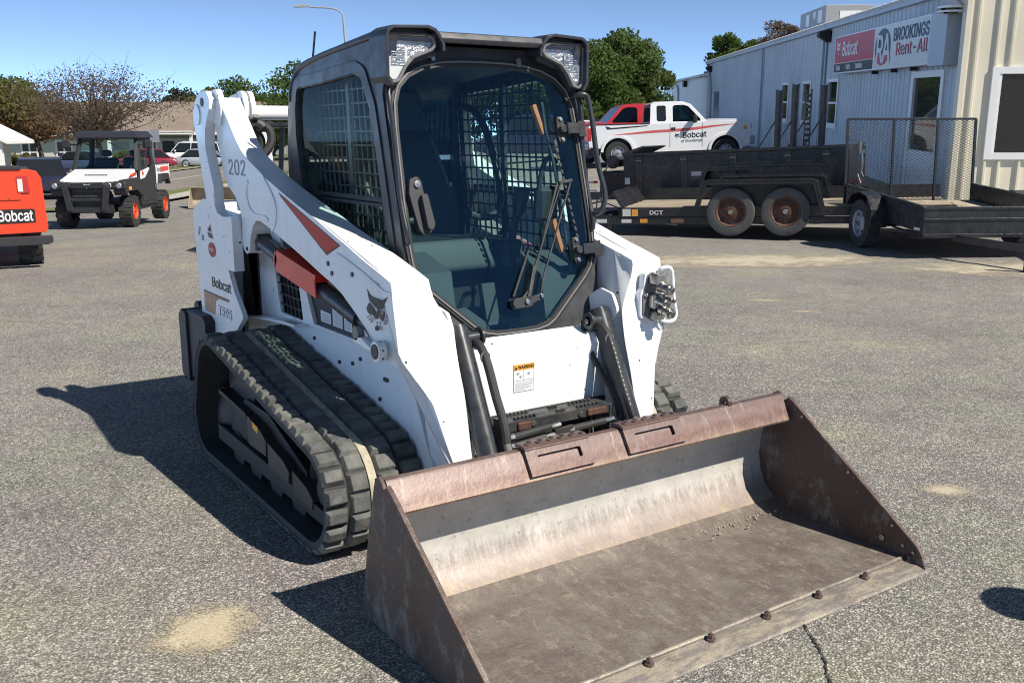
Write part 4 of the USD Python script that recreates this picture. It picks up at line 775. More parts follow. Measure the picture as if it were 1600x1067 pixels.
# ---- rear bumper
for s in (-1, 1):
    b = put(loader, "rear_bumper", cat_([prism(rpoly([(3.30, 0.22), (3.27, 0.60), (3.33, 0.625), (3.62, 0.62), (3.64, 0.24)], 0.02), "x", s * 0.50, s * 0.72)]), W["plastic"])
    put(b, "bumper_shell", prism(rpoly([(3.60, 0.20), (3.60, 0.60), (3.68, 0.62), (3.74, 0.58), (3.74, 0.25)], 0.015), "x", s * 0.52, s * 0.735), W["plastic"])
    put(b, "bumper_lug", prism(Point(3.70, 0.60).buffer(0.05), "x", s * 0.60, s * 0.64), W["plastic"])
    put(b, "bumper_lug", prism(Point(3.50, 0.60).buffer(0.05), "x", s * 0.60, s * 0.66), W["plastic"])
    put(b, "tie_down", tube([(s * 0.70, 3.76, 0.30), (s * 0.70, 3.80, 0.28), (s * 0.70, 3.80, 0.22), (s * 0.70, 3.76, 0.20)], 0.02), W["dark_steel"])
# ---- cab
CW = 0.468
roofline = [(1.505, 1.962), (1.56, 1.972), (1.654, 1.971), (1.87, 1.953), (2.29, 1.913), (2.39, 1.896), (2.455, 1.864), (2.508, 1.807), (2.548, 1.707), (2.580, 1.51), (2.578, 1.36), (2.585, 1.22), (2.56, 0.86)]
side_out = Polygon(roofline + [(1.42, 0.80), (1.39, 0.86), (1.392, 1.04), (1.450, 1.30), (1.520, 1.58), (1.555, 1.74), (1.535, 1.80)])
win = rpoly([(2.415, 1.790), (2.14, 1.800), (1.80, 1.822), (1.735, 1.80), (1.69, 1.72), (1.668, 1.686), (1.630, 1.547), (1.580, 1.345), (1.545, 1.203), (1.50, 1.00), (2.38, 1.00), (2.380, 1.31), (2.425, 1.478), (2.445, 1.584), (2.440, 1.704)], 0.03)
cab = put(loader, "cab", prism(Polygon(roofline + [(x, z - 0.03) for x, z in roofline[::-1][3:]] + [(1.52, 1.93)]).buffer(0), "x", -CW + 0.02, CW - 0.02), W["cab_black"])
for s in (-1, 1):
    put(cab, "side_frame", prism(side_out.difference(win), "x", s * (CW - 0.045), s * CW), W["cab_black"], smooth=25)
    # pressed edge around the window
    put(cab, "window_surround", prism(win.buffer(0.055).intersection(side_out).difference(win.buffer(0.004)), "x", s * (CW - 0.005), s * (CW + 0.006)).copy(), W["cab_black"], smooth=25)
    put(cab, "side_window", prism(win.buffer(0.004), "x", s * (CW - 0.016), s * (CW - 0.012)), W["side_glass"])
    put(cab, "window_rail", cat_([prism([(1.585, 1.322), (1.588, 1.340), (2.385, 1.340), (2.385, 1.322)], "x", s * (CW - 0.03), s * (CW - 0.006)), prism([(1.583, 1.302), (1.585, 1.316), (2.385, 1.316), (2.385, 1.302)], "x", s * (CW - 0.03), s * (CW - 0.006))]), W["plastic"])
    # square guard mesh inside the window
    gx = s * (CW - 0.075)
    bars = [strip([(y, 0.98), (y + 0.09, 1.86)], 0.008) for y in np.arange(1.44, 2.45, 0.052)] + [strip([(1.4, z), (2.6, z)], 0.008) for z in np.arange(1.02, 1.84, 0.058)]
    put(cab, "window_guard", prism(shapely.union_all(bars).intersection(win.buffer(0.01)), "x", gx - 0.003, gx + 0.003), W["cab_black"], smooth=False)
    put(cab, "guard_post", prism([(1.985, 0.98), (2.02, 1.83), (2.055, 1.83), (2.02, 0.98)], "x", gx - 0.006, gx + 0.012), W["cab_black"])
    for y, z in ((2.42, 1.825), (1.925, 1.853)):
        put(cab, "plug", cyl((s * CW, y, z), (s * (CW + 0.004), y, z), 0.011, 14), W["decal_black"])
    put(cab, "roof_rail", tube(spline([(s * (CW - 0.004), 1.60, 1.958), (s * (CW - 0.004), 1.87, 1.938), (s * (CW - 0.004), 2.29, 1.898), (s * (CW - 0.004), 2.44, 1.855), (s * (CW - 0.004), 2.52, 1.74)], 24), 0.013, 8), W["cab_black"], smooth=True)
    put(cab, "pillar_rod", tube(spline([(s * 0.440, 1.565, 1.79), (s * 0.452, 1.540, 1.765), (s * 0.456, 1.50, 1.62), (s * 0.456, 1.42, 1.25), (s * 0.452, 1.405, 1.19), (s * 0.445, 1.42, 1.165)], 26), 0.011, 8), W["cab_black"], smooth=True)
    put(cab, "pillar_panel", prism([(1.56, 1.79), (1.60, 1.79), (1.44, 1.03), (1.41, 1.03)], "x", s * 0.435, s * 0.462), W["door_grey"])
# sloping front: plane through the windshield; P2(x, z) lies on it
def FY(z): return 1.388 + 0.238 * (z - 1.027)
fn = np.array([0, -1, 0.238]); fn /= np.linalg.norm(fn)
fz = np.array([0, 0.238, 1.0]); fk = np.linalg.norm(fz); fzn = fz / fk
def front(poly, a, b):
    """Extrude a polygon in (x, z) along the windshield's normal, from a to b metres in front of the glass."""
    poly = affinity.scale(Polygon(poly) if not hasattr(poly, "geom_type") else poly, 1, fk, origin=(0, 0))
    m = prism(poly, "z", a, b)
    return xf(m, frame((0, 1.388 - 0.238 * 1.027, 0), (1, 0, 0), fzn, fn))
half = [(0, 1.858), (0.10, 1.857), (0.20, 1.850), (0.285, 1.832), (0.35, 1.803), (0.395, 1.760), (0.418, 1.70), (0.426, 1.60), (0.432, 1.37), (0.436, 1.18), (0.430, 1.09), (0.405, 1.028), (0.37, 0.990), (0.185, 0.830), (0.15, 0.812), (0.10, 0.802), (0, 0.800)]
gl = Polygon(half + [(-x, z) for x, z in half[::-1][1:-1]])
outer_h = [(0, 1.93), (0.30, 1.93), (0.44, 1.86), (0.462, 1.78), (0.462, 1.10), (0.448, 1.04), (0.44, 0.93), (0.405, 0.86), (0.395, 0.84), (0.235, 0.715), (0.19, 0.695), (0.12, 0.688), (0, 0.688)]
fo = Polygon(outer_h + [(-x, z) for x, z in outer_h[::-1][1:-1]])
door = put(cab, "front_door", front(fo.difference(gl.buffer(0.020)), -0.030, 0.004), W["door_grey"], smooth=25)
put(door, "window_seal", front(gl.buffer(0.026).difference(gl.buffer(-0.004)), -0.010, 0.012), W["seal"], smooth=40)
put(door, "seal_bead", front(gl.buffer(0.0145).difference(gl.buffer(0.0085)), 0.010, 0.017), W["trim"], smooth=40)
put(door, "windshield", front(gl, -0.003, 0.003), W["windshield"], smooth=False)
for z in (1.60, 1.095):
    h = put(door, "hinge", cat_([front(rpoly([(0.33, z - 0.055), (0.33, z + 0.055), (0.365, z + 0.055), (0.372, z), (0.365, z - 0.055)], 0.015), 0.012, 0.022), front(shapely.box(0.365, z - 0.022, 0.425, z + 0.022), 0.012, 0.050), front(shapely.box(0.425, z - 0.035, 0.462, z + 0.03), -0.01, 0.046)]), W["black"])
    for dz in (-0.042, 0.042):
        put(h, "hinge_bolt", front(Point(0.350, z + dz).buffer(0.008), 0.022, 0.029), W["steel"])
    put(h, "hinge_pin", front(Point(0.350, z).buffer(0.017), 0.022, 0.045), W["black"])
put(door, "door_stay", front(LineString([(0.300, 1.72), (0.302, 1.60), (0.318, 1.50), (0.335, 1.25), (0.335, 1.02)]).buffer(0.006), -0.03, -0.022), W["black"])
put(door, "stay_links", front(shapely.union_all([strip([(0.31 + 0.004 * k, 1.55 - 0.03 * k), (0.314 + 0.004 * k, 1.54 - 0.03 * k)], 0.010, "round") for k in range(14)]), 0.014, 0.018), W["dark_steel"])
# latch handle on the other edge
hd = put(door, "door_handle", front(rpoly([(-0.428, 1.355), (-0.418, 1.41), (-0.385, 1.42), (-0.368, 1.40), (-0.365, 1.36), (-0.345, 1.24), (-0.352, 1.205), (-0.385, 1.195), (-0.405, 1.22)], 0.012), 0.012, 0.035), W["plastic"])
put(hd, "grip", front(rpoly([(-0.388, 1.345), (-0.362, 1.350), (-0.345, 1.235), (-0.358, 1.208), (-0.378, 1.22)], 0.008), 0.034, 0.060), W["plastic"])
put(hd, "lock", front(Point(-0.390, 1.388).buffer(0.013), 0.034, 0.042), W["steel"])
# wiper
wp = put(door, "wiper", cat_([front(LineString([(0.020, 0.905), (0.075, 0.95), (0.115, 1.02), (0.290, 1.375)]).buffer(0.0045), 0.018, 0.024)]), W["dark_steel"])
put(wp, "wiper_arm", cat_([front(strip([(0.058, 0.902), (0.115, 1.045)], 0.016), 0.020, 0.030), front(strip([(0.110, 1.03), (0.310, 1.382)], 0.006), 0.020, 0.028), front(strip([(0.125, 0.92), (0.150, 0.99), (0.362, 1.384)], 0.006), 0.020, 0.027)]), W["dark_steel"])
put(wp, "wiper_motor", cat_([front(strip([(0.005, 0.902), (0.065, 0.905)], 0.042, "round"), 0.0, 0.030), front(strip([(0.065, 0.905), (0.13, 0.92)], 0.024, "round"), 0.004, 0.026)]), W["plastic"])
put(wp, "nut", cat_([front(Point(0.050, 0.905).buffer(0.010), 0.030, 0.040), front(Point(0.130, 0.921).buffer(0.008), 0.026, 0.034)]), W["steel"])
put(wp, "link", front(strip([(0.295, 1.378), (0.365, 1.386)], 0.012), 0.022, 0.032), W["dark_steel"])
put(wp, "blade", front(strip([(0.0, 0.93), (0.105, 1.11)], 0.010), 0.006, 0.014), W["plastic"])
# amber pads on the seat bar's posts, just behind the glass
for (xa, za, xb, zb) in ((0.262, 1.715, 0.292, 1.585), (0.287, 1.235, 0.312, 1.085)):
    put(door, "amber_pad", front(rpoly([(xa - 0.010, za), (xa + 0.010, za + 0.005), (xb + 0.008, zb + 0.02), (xb, zb - 0.005), (xb - 0.012, zb + 0.03)], 0.006), -0.05, -0.03), W["orange_pale"])
# grab rail outside the hinge side
put(cab, "grab_rail", tube(spline([(0.430, FY(1.74) - 0.02, 1.738), (0.445, FY(1.745) - 0.06, 1.752), (0.468, FY(1.75) - 0.07, 1.750), (0.482, FY(1.72) - 0.07, 1.715), (0.486, FY(1.65) - 0.07, 1.65), (0.492, FY(1.42) - 0.07, 1.42), (0.494, FY(1.30) - 0.07, 1.29), (0.480, FY(1.27) - 0.06, 1.262), (0.455, FY(1.27) - 0.01, 1.258)], 50), 0.0115, 10), W["cab_black"], smooth=True)
# roof visor, lamps
yv = 1.487
for s in (-1, 1):
    hood = LineString([(-0.455, 1.768), (-0.475, 1.80), (-0.475, 1.948), (-0.468, 1.967), (-0.446, 1.981), (-0.30, 1.988), (-0.268, 1.978), (-0.250, 1.958), (-0.232, 1.925), (-0.232, 1.90)]).buffer(0.006, cap_style="flat")
    inner = Polygon([(-0.470, 1.80), (-0.470, 1.948), (-0.446, 1.978), (-0.28, 1.985), (-0.252, 1.962), (-0.235, 1.925), (-0.245, 1.885), (-0.36, 1.850), (-0.415, 1.765), (-0.46, 1.77)])
    lamp = rpoly([(-0.466, 1.942), (-0.445, 1.957), (-0.295, 1.958), (-0.268, 1.946), (-0.258, 1.924), (-0.275, 1.906), (-0.355, 1.876), (-0.388, 1.842), (-0.420, 1.790), (-0.445, 1.781), (-0.468, 1.80), (-0.470, 1.83)], 0.008)
    fl_ = (lambda g: g) if s < 0 else (lambda g: affinity.scale(g, -1, 1, origin=(0, 0)))
    put(cab, "visor_hood", prism(fl_(hood), "y", yv, 1.63), W["cab_black"], smooth=35)
    put(cab, "lamp_housing", prism(fl_(inner), "y", 1.535, 1.60), W["plastic"])
    hl = put(cab, "work_lamp", prism(fl_(lamp.buffer(0.006).difference(lamp.buffer(-0.004))), "y", 1.508, 1.54), W["trim"], smooth=35)
    put(hl, "reflector", prism(fl_(lamp), "y", 1.530, 1.533), W["lamp_inner"])
    put(hl, "bowl", cat_([prism(fl_(affinity.scale(lamp, 0.9, 0.9)).intersection(fl_(shapely.box(-0.48, 1.7, -0.375, 1.915))), "y", 1.521, 1.529)]), W["lamp_white"] if s < 0 else W["lamp_inner"])
    put(hl, "flutes", cat_([prism(fl_(shapely.box(-0.445, z, -0.385, z + 0.004)), "y", 1.517, 1.5205) for z in np.arange(1.845, 1.915, 0.009)]), W["lamp_inner"])
    put(hl, "lens", prism(fl_(lamp), "y", 1.511, 1.514), W["lamp_lens"])
put(cab, "visor_bar", cat_([prism(rpoly([(1.50, 1.930), (1.492, 1.950), (1.505, 1.975), (1.56, 1.978), (1.66, 1.972), (1.66, 1.955), (1.52, 1.94)], 0.006), "x", -0.245, 0.245)]), W["cab_black"])
put(cab, "front_header", front(Polygon([(-0.46, 1.93), (0.46, 1.93), (0.46, 1.80), (0.30, 1.88), (-0.30, 1.88), (-0.46, 1.80)]), -0.06, -0.03), W["interior"])
put(cab, "mirror", prism(rpoly([(-0.06, 1.90), (0.06, 1.90), (0.05, 1.925), (-0.05, 1.925)], 0.008), "y", 1.60, 1.61), W["side_glass"])
put(cab, "latch", front(Point(-0.235, 1.875).buffer(0.010), 0.006, 0.022), W["steel"])
put(cab, "latch", front(rpoly([(0.165, 1.858), (0.168, 1.892), (0.186, 1.890), (0.186, 1.856)], 0.004), 0.006, 0.022), W["trim"])
put(cab, "antenna", cyl((-0.40, 2.40, 1.89), (-0.395, 2.36, 2.04), 0.005, 8), W["plastic"])
# cab interior
rw = rpoly([(-0.40, 1.33), (0.40, 1.33), (0.40, 1.80), (-0.40, 1.80)], 0.05)
rear = shapely.box(-0.44, 0.80, 0.44, 1.90).difference(rw)
put(cab, "rear_wall", prism(rear, "y", 2.50, 2.53), W["interior"])
put(cab, "rear_window", prism(rw.buffer(0.004), "y", 2.512, 2.516), W["side_glass"])
put(cab, "floor", cat_([box(-0.44, 0.44, 1.42, 2.5, 0.66, 0.70), box(-0.30, 0.30, 1.36, 1.42, 0.69, 0.72)]), W["interior"])
put(cab, "headliner", prism([(1.60, 1.90), (2.45, 1.84), (2.45, 1.85), (1.60, 1.925)], "x", -0.42, 0.42), W["interior"])
put(cab, "foot_console", cat_([prism([(1.36, 0.75), (1.60, 0.86), (1.64, 0.72), (1.40, 0.70)], "x", -0.18, 0.02), prism([(1.40, 0.80), (1.44, 1.00), (1.60, 1.08), (1.60, 0.72)], "x", 0.20, 0.40), prism([(1.44, 0.86), (1.48, 1.04), (1.70, 1.10), (1.70, 0.72)], "x", -0.42, -0.22)]), W["interior"])
put(cab, "pedal", cat_([prism([(1.46, 0.72), (1.50, 0.72), (1.56, 0.96), (1.53, 0.97)], "x", -0.045, 0.02), box(-0.075, 0.045, 1.44, 1.47, 0.71, 0.80, 0.01)]), W["plastic"])
put(cab, "floor_glass", prism([(1.345, 0.83), (1.56, 0.84), (1.62, 1.05), (1.62, 1.06), (1.55, 0.85), (1.345, 0.84)], "x", 0.05, 0.30), W["side_glass"])
seat = put(cab, "seat", cat_([trimesh.convex.convex_hull(np.vstack([box(-0.25, 0.25, 1.82, 2.30, 0.98, 1.02, 0.01).vertices, box(-0.23, 0.23, 1.86, 2.28, 1.08, 1.12, 0.03).vertices])), box(-0.2, 0.2, 1.9, 2.25, 0.70, 0.98)]), W["seat_dark"])
bk = trimesh.convex.convex_hull(np.vstack([box(-0.25, 0.25, 2.18, 2.30, 1.08, 1.30, 0.04).vertices, box(-0.19, 0.19, 2.30, 2.40, 1.52, 1.60, 0.04).vertices]))
put(seat, "backrest", bk, W["seat_dark"])
put(seat, "headrest", trimesh.convex.convex_hull(np.vstack([box(-0.14, 0.14, 2.30, 2.38, 1.60, 1.64, 0.02).vertices, box(-0.12, 0.12, 2.33, 2.42, 1.76, 1.80, 0.03).vertices])), W["seat_dark"])
for s in (-1, 1):
    j = put(cab, "joystick", tube(spline([(s * 0.33, 1.86, 1.08), (s * 0.33, 1.84, 1.16), (s * 0.325, 1.80, 1.24)], 10), 0.018, 8), W["plastic"])
    put(j, "grip", trimesh.convex.convex_hull(np.vstack([box(s * 0.325 - 0.022, s * 0.325 + 0.022, 1.77, 1.82, 1.22, 1.28, 0.01).vertices, box(s * 0.325 - 0.030, s * 0.325 + 0.030, 1.73, 1.80, 1.30, 1.35, 0.015).vertices])), W["plastic"])
    put(cab, "arm_pod", box(s * 0.28, s * 0.41, 1.84, 2.3, 0.98, 1.10, 0.02), W["interior"])
    put(cab, "seat_bar", tube(spline([(s * 0.36, 2.40, 1.72), (s * 0.37, 2.25, 1.70), (s * 0.35, 2.05, 1.50), (s * 0.33, 1.95, 1.30), (s * 0.28, 1.90, 1.24), (s * 0.12, 1.88, 1.23)], 30), 0.018, 8), W["plastic"])
    put(cab, "side_console", prism([(1.50, 0.72), (1.56, 1.00), (2.48, 1.02), (2.48, 0.72)], "x", s * 0.39, s * 0.43), W["interior"])
put(cab, "display_pod", box(0.30, 0.42, 1.60, 1.66, 1.20, 1.36, 0.02), W["plastic"])
put(cab, "grab_loop", tube(spline([(0.41, 1.62, 1.46), (0.36, 1.62, 1.48), (0.33, 1.62, 1.42), (0.33, 1.62, 1.22), (0.36, 1.62, 1.16)], 20), 0.012, 8), W["plastic"])
# ------------------------------------------------------------------ surroundings: sheets on the ground
SB = -math.degrees(YAW)                       # turning a thing by this lays its x across the view, its y away
W["bldg_white"] = mat("white_siding", (0.66, 0.67, 0.66), 0.5, var=0.06)
def siding(name, c, c2):
    return usdkit.material(stage, "/World/Looks/" + name, {"geo": ("geometry", {}), "mp": ("mapping", {"scale": (3.2, 3.2, 0.35)}), "n": ("noise_texture", {"scale": 1.6, "detail": 7.0, "roughness": 0.7}), "n2": ("noise_texture", {"scale": 0.5, "detail": 5.0}),
        "r": ("rgb_ramp", {"ramp": [(0.34, c), (0.58, tuple(0.94 * x for x in c)), (0.78, c2)]}), "r2": ("rgb_ramp", {"ramp": [(0.3, (0.88, 0.88, 0.88)), (0.7, (1.08, 1.08, 1.08))]}), "m": ("mix", {"mix_type": "multiply", "fac": 1.0}), "p": ("principled_bsdf", {"roughness": 0.5})},
        [("geo.position", "mp.vector"), ("mp.vector", "n.vector"), ("n.fac", "r.fac"), ("geo.position", "n2.vector"), ("n2.fac", "r2.fac"), ("r.color", "m.color1"), ("r2.color", "m.color2"), ("m.color", "p.base_color")], surface="p.BSDF")
W["bldg_grey"] = siding("grey_siding", (0.50, 0.545, 0.59), (0.36, 0.38, 0.40)); W["bldg_beige"] = siding("cream_siding", (0.72, 0.665, 0.52), (0.52, 0.46, 0.34))
W["trim_white"] = mat("white_trim", (0.74, 0.74, 0.73), 0.45, bevel=0.004)
W["trim_grey"] = mat("grey_trim", (0.42, 0.46, 0.52), 0.45, bevel=0.004)
W["roof_metal"] = mat("metal_roofing", (0.55, 0.54, 0.50), 0.5, var=0.15)
W["dark_glass"] = usdkit.material(stage, "/World/Looks/dark_window", {"p": ("principled_bsdf", {"base_color": (0.015, 0.017, 0.018), "roughness": 0.04, "specular_ior_level": 0.7})}, [], surface="p.BSDF")
W["sign_red"] = mat("sign_red", (0.46, 0.035, 0.045), 0.35)
W["sign_white"] = mat("sign_white", (0.62, 0.61, 0.58), 0.35, var=0.08, vscale=2)
W["sign_navy"] = mat("sign_navy", (0.03, 0.06, 0.11), 0.4)
W["hvac_grey"] = mat("hvac_grey", (0.30, 0.31, 0.32), 0.55, bevel=0.005)

def sheet(name, poly, dz, m, label=None, kind="structure", step=3.0):
    return tag(put(None, name, drape(Polygon(poly), dz, step), W[m], smooth=True), label, None, None, kind)
sheet("road", [(-13.6, 27), (-13.9, 60), (-16.0, 130), (-25.0, 130), (-22.5, 60), (-21.6, 27)], 0.030, "road_grey", "grey street running past the far edge of the lot")
sheet("road_marking", [(-17.55, 27), (-18.1, 60), (-20.4, 130), (-20.6, 130), (-18.25, 60), (-17.7, 27)], 0.036, "bldg_beige", "faded pale centre line of the street")
sheet("sidewalk", [(-10.9, 27), (-11.2, 42), (-12.4, 42), (-12.2, 27)], 0.09, "concrete", "pale concrete walk along the edge of the lot")
sheet("grass", [(-12.2, 27), (-12.4, 42), (-12.6, 70), (-13.8, 70), (-13.6, 27)], 0.06, "grass", "strip of dry grass between the walk and the street", "stuff")
sheet("kerb", [(-21.6, 27), (-22.5, 60), (-25.0, 130), (-25.5, 130), (-23.0, 60), (-22.1, 27)], 0.10, "concrete", "pale kerb on the far side of the street")
sheet("grass", [(-22.1, 27), (-23.0, 60), (-25.5, 130), (-28.5, 130), (-26.0, 62), (-25.3, 27)], 0.08, "grass", "green grass strip between the street and the parked cars", "stuff")
sheet("grass", [(-60, 88), (-26, 88), (-26, 140), (-60, 140)], 0.05, "grass", "lawn in front of the office houses", "stuff", 8.0)
sheet("concrete_apron", [(2.4, 17.3), (3.6, 26), (10.2, 33), (11.2, 30), (8.6, 18.7), (16, 17.2), (16, 13.2), (7.2, 13.0), (6.0, 14.6), (3.5, 16.5)], 0.006, "concrete", "worn pale concrete apron in front of the shop building") if False else None

# ------------------------------------------------------------------ shop building on the right: its own frame, s along the wall, o outwards, t up
BO = np.array([15.86, 9.10, 0.25])
BS = np.array([0.61891, 0.78461, 0.0366]); BS /= np.linalg.norm(BS)
BT = np.array([0, 0, 1.0]) - BS * BS[2]; BT /= np.linalg.norm(BT)
BN = np.cross(BS, BT)
if BN @ (CAM - BO) < 0: BN = -BN
BM = frame(BO, BS, BN, BT)
def bput(parent, name, mesh, m, **k):
    if isinstance(mesh, list): mesh = cat_(mesh)
    mm = xf(mesh, BM)
    if np.linalg.det(BM[:3, :3]) < 0: mm.faces = np.array(mm.faces)[:, ::-1]
    return put(parent, name, mm, W[m], **k)
shop = thing("shop_building", "long blue-grey corrugated metal shop building with beige end wall", "building")
def ribs(s0, s1, step, big):
    """Sheet profile along s: flat pans with raised ribs."""
    p = []; s = s0
    while s < s1 - 1e-6:
        e = min(s + step, s1); w = 0.022
        p += [(s, 0), (e - 4 * w, 0), (e - 3 * w, big), (e - w, big), (e, 0)] if e - s > 6 * w else [(s, 0), (e, 0)]
        s = e
    return p
def sheet_wall(s0, s1, t0, t1, step=0.305, big=0.03, along="s", off=0.0):
    pr = ribs(s0, s1, step, big)
    V, F = [], []
    for a, o in pr: V += [(a, o + off, t0), (a, o + off, t1)]
    V = np.array(V); V = V if along == "s" else V[:, [1, 0, 2]]
    for k in range(len(pr) - 1): F += [[2 * k, 2 * k + 2, 2 * k + 3], [2 * k, 2 * k + 3, 2 * k + 1]]
    return trimesh.Trimesh(V, np.array(F), process=False)
EAVE = 4.07
bput(shop, "wall_core", box(0.16, 42.8, -12, -0.02, -0.6, 4.2), "bldg_grey", smooth=False)
openings = [(1.40, 3.49, -0.6, 2.60), (10.10, 11.42, 1.22, 2.60), (13.71, 15.0, 1.22, 2.60), (17.33, 18.68, 1.22, 2.60), (36.9, 39.2, -0.6, 2.46)]
s = 0.25
while s < 42.7:
    e = min(s + 0.915, 42.75); hit = [o for o in openings if o[0] < e - 0.02 and o[1] > s + 0.02]
    ms = []
    if hit:
        a, b, c, d = hit[0]
        if s < a - 0.05: ms.append(sheet_wall(s, min(a, e), -0.6, EAVE))
        if e > b + 0.05: ms.append(sheet_wall(max(b, s), e, -0.6, EAVE))
        ms.append(sheet_wall(max(s, a), min(e, b), d, EAVE))
        if c > 0: ms.append(sheet_wall(max(s, a), min(e, b), -0.6, c))
    else: ms.append(sheet_wall(s, e, -0.6, EAVE))
    for q_ in ms: bput(shop, "siding_panel", q_, "bldg_grey", smooth=False)
    s = e
bput(shop, "corner_trim", box(0.16, 0.27, 0.0, 0.045, -0.6, EAVE), "trim_grey")
bput(shop, "eave_gutter", [box(0.1, 42.85, 0.0, 0.16, EAVE, EAVE + 0.14), box(0.1, 42.85, -0.3, 0.20, EAVE + 0.14, EAVE + 0.165)], "trim_grey")
rf = bput(shop, "roof", [box(0.05, 42.9, -6.2, 0.05, 0, 0.03)], "roof_metal") if False else None
roofp = Polygon([(0.18, EAVE + 0.17), (-6.0, EAVE + 1.25), (-12.2, EAVE + 0.17), (-12.2, EAVE + 0.10), (-6.0, EAVE + 1.17), (0.18, EAVE + 0.11)])
rm = bput(shop, "roof", prism(roofp, "x", 0.03, 42.9), "roof_metal", smooth=False)
bput(rm, "roof_ribs", [bar((q, 0.17, EAVE + 0.185), (q, -6.0, EAVE + 1.265), 0.05, 0.03) for q in np.arange(0.3, 42.8, 0.61)], "roof_metal", smooth=False, kind="stuff")
for q in (23.1, 12.2):
    bput(shop, "downspout", [box(q - 0.06, q + 0.06, 0.035, 0.11, -0.3, EAVE), box(q - 0.30, q - 0.22, 0.035, 0.07, -0.3, EAVE)], "trim_grey")
bput(shop, "downspout", tube([(42.2, 0.1, EAVE), (41.5, 0.1, 3.7), (40.6, 0.08, 3.0), (40.4, 0.08, 2.4), (40.4, 0.08, 0)], 0.09, 8), "trim_grey")
bput(shop, "side_door", [box(37.0, 39.1, -0.02, 0.03, -0.5, 2.4)], "sign_navy")
for a, b in ((10.10, 11.42), (13.71, 15.0), (17.33, 18.68)):
    w_ = bput(shop, "window", [box(a, b, -0.02, 0.06, 1.20, 1.30), box(a, b, -0.02, 0.06, 2.50, 2.60), box(a, a + 0.11, -0.02, 0.06, 1.30, 2.50), box(b - 0.11, b, -0.02, 0.06, 1.30, 2.50), box(a, b, 0.0, 0.05, 1.14, 1.20)], "trim_white")
    bput(w_, "pane", box(a + 0.11, b - 0.11, -0.005, 0.005, 1.30, 2.50), "dark_glass")
    bput(w_, "meeting_rail", box(a + 0.11, b - 0.11, 0.0, 0.03, 1.86, 1.92), "trim_white")
d_ = bput(shop, "entrance_door", [box(1.40, 1.58, -0.02, 0.07, -0.5, 2.6), box(3.29, 3.49, -0.02, 0.07, -0.5, 2.6), box(1.58, 3.29, -0.02, 0.07, 2.46, 2.6), box(1.58, 3.29, -0.02, 0.05, -0.5, 0.9)], "trim_white")
bput(d_, "pane", box(1.58, 3.29, -0.005, 0.01, 0.9, 2.46), "dark_glass")
# sign box over the entrance
sg = thing("shop_sign", "long lit-box shop sign, red and white, over the entrance door", "sign")
bput(sg, "sign_box", [box(0.5, 1.42, 0.05, 0.42, 2.66, 3.70)], "trim_grey")
bput(sg, "sign_box", [box(1.42, 9.42, 0.05, 0.38, 2.70, 3.70)], "trim_white")
SX, SY = -BS, BT
def S(s_, t_, o=0.3815): return BO + BS * s_ + BN * o + BT * t_
bput(sg, "red_panel", box(5.55, 9.38, 0.38, 0.384, 2.98, 3.67), "sign_red")
bput(sg, "black_panel", box(5.55, 9.38, 0.38, 0.384, 2.73, 2.965), "decal_black")
bput(sg, "white_panel", box(1.46, 5.50, 0.38, 0.384, 2.73, 3.67), "sign_white")
put(sg, "lettering", text("Bobcat", 0.36, S(8.55, 3.16, 0.385), SX, SY, 0.01, True, 0.95), W["decal_white"])
put(sg, "cat_emblem", emblem(S(9.15, 3.20, 0.385), SX, SY, 0.42, 0.38, 0.01), W["decal_white"])
for q, s_ in (("Sales", 9.15), ("Parts", 8.05), ("Service", 7.1)):
    put(sg, "lettering", text(q, 0.14, S(s_, 2.79, 0.385), SX, SY, 0.008, True, 0.95), W["decal_white"])
put(sg, "round_logo", decal(affinity.scale(Point(0, 0).buffer(0.42), 1.45, 1.0), S(4.78, 3.21, 0.385), SX, SY, 0.006), W["sign_navy"])
put(sg, "round_logo", decal(affinity.scale(Point(0, 0).buffer(0.42), 1.45, 1.0).intersection(shapely.box(-1, -0.6, 1, -0.16)), S(4.78, 3.21, 0.3915), SX, SY, 0.003), W["sign_red"])
put(sg, "lettering", text("R", 0.62, S(5.30, 2.86, 0.395), SX + 0.28 * SY * 0, SY - 0.18 * SX * -1 * 0, 0.006, True, 1.1), W["sign_white"])
put(sg, "lettering", text("A", 0.62, S(4.78, 2.86, 0.395), SX, SY, 0.006, True, 1.1), W["sign_white"])
put(sg, "lettering", text("BROOKINGS", 0.27, S(4.00, 3.30, 0.385), SX, SY, 0.008, True, 1.08), W["sign_navy"])
put(sg, "lettering", text("Rent-All", 0.27, S(3.75, 2.98, 0.385), SX, SY, 0.008, False, 1.45), W["sign_red"])
put(sg, "lettering_edge", text("Rent-All", 0.27, S(3.735, 2.968, 0.3845), SX, SY, 0.004, False, 1.45), W["sign_navy"])
for s_ in (3.2, 4.6, 6.2): bput(sg, "bracket", box(s_ - 0.03, s_ + 0.03, 0.05, 0.2, 2.62, 2.70), "plastic")
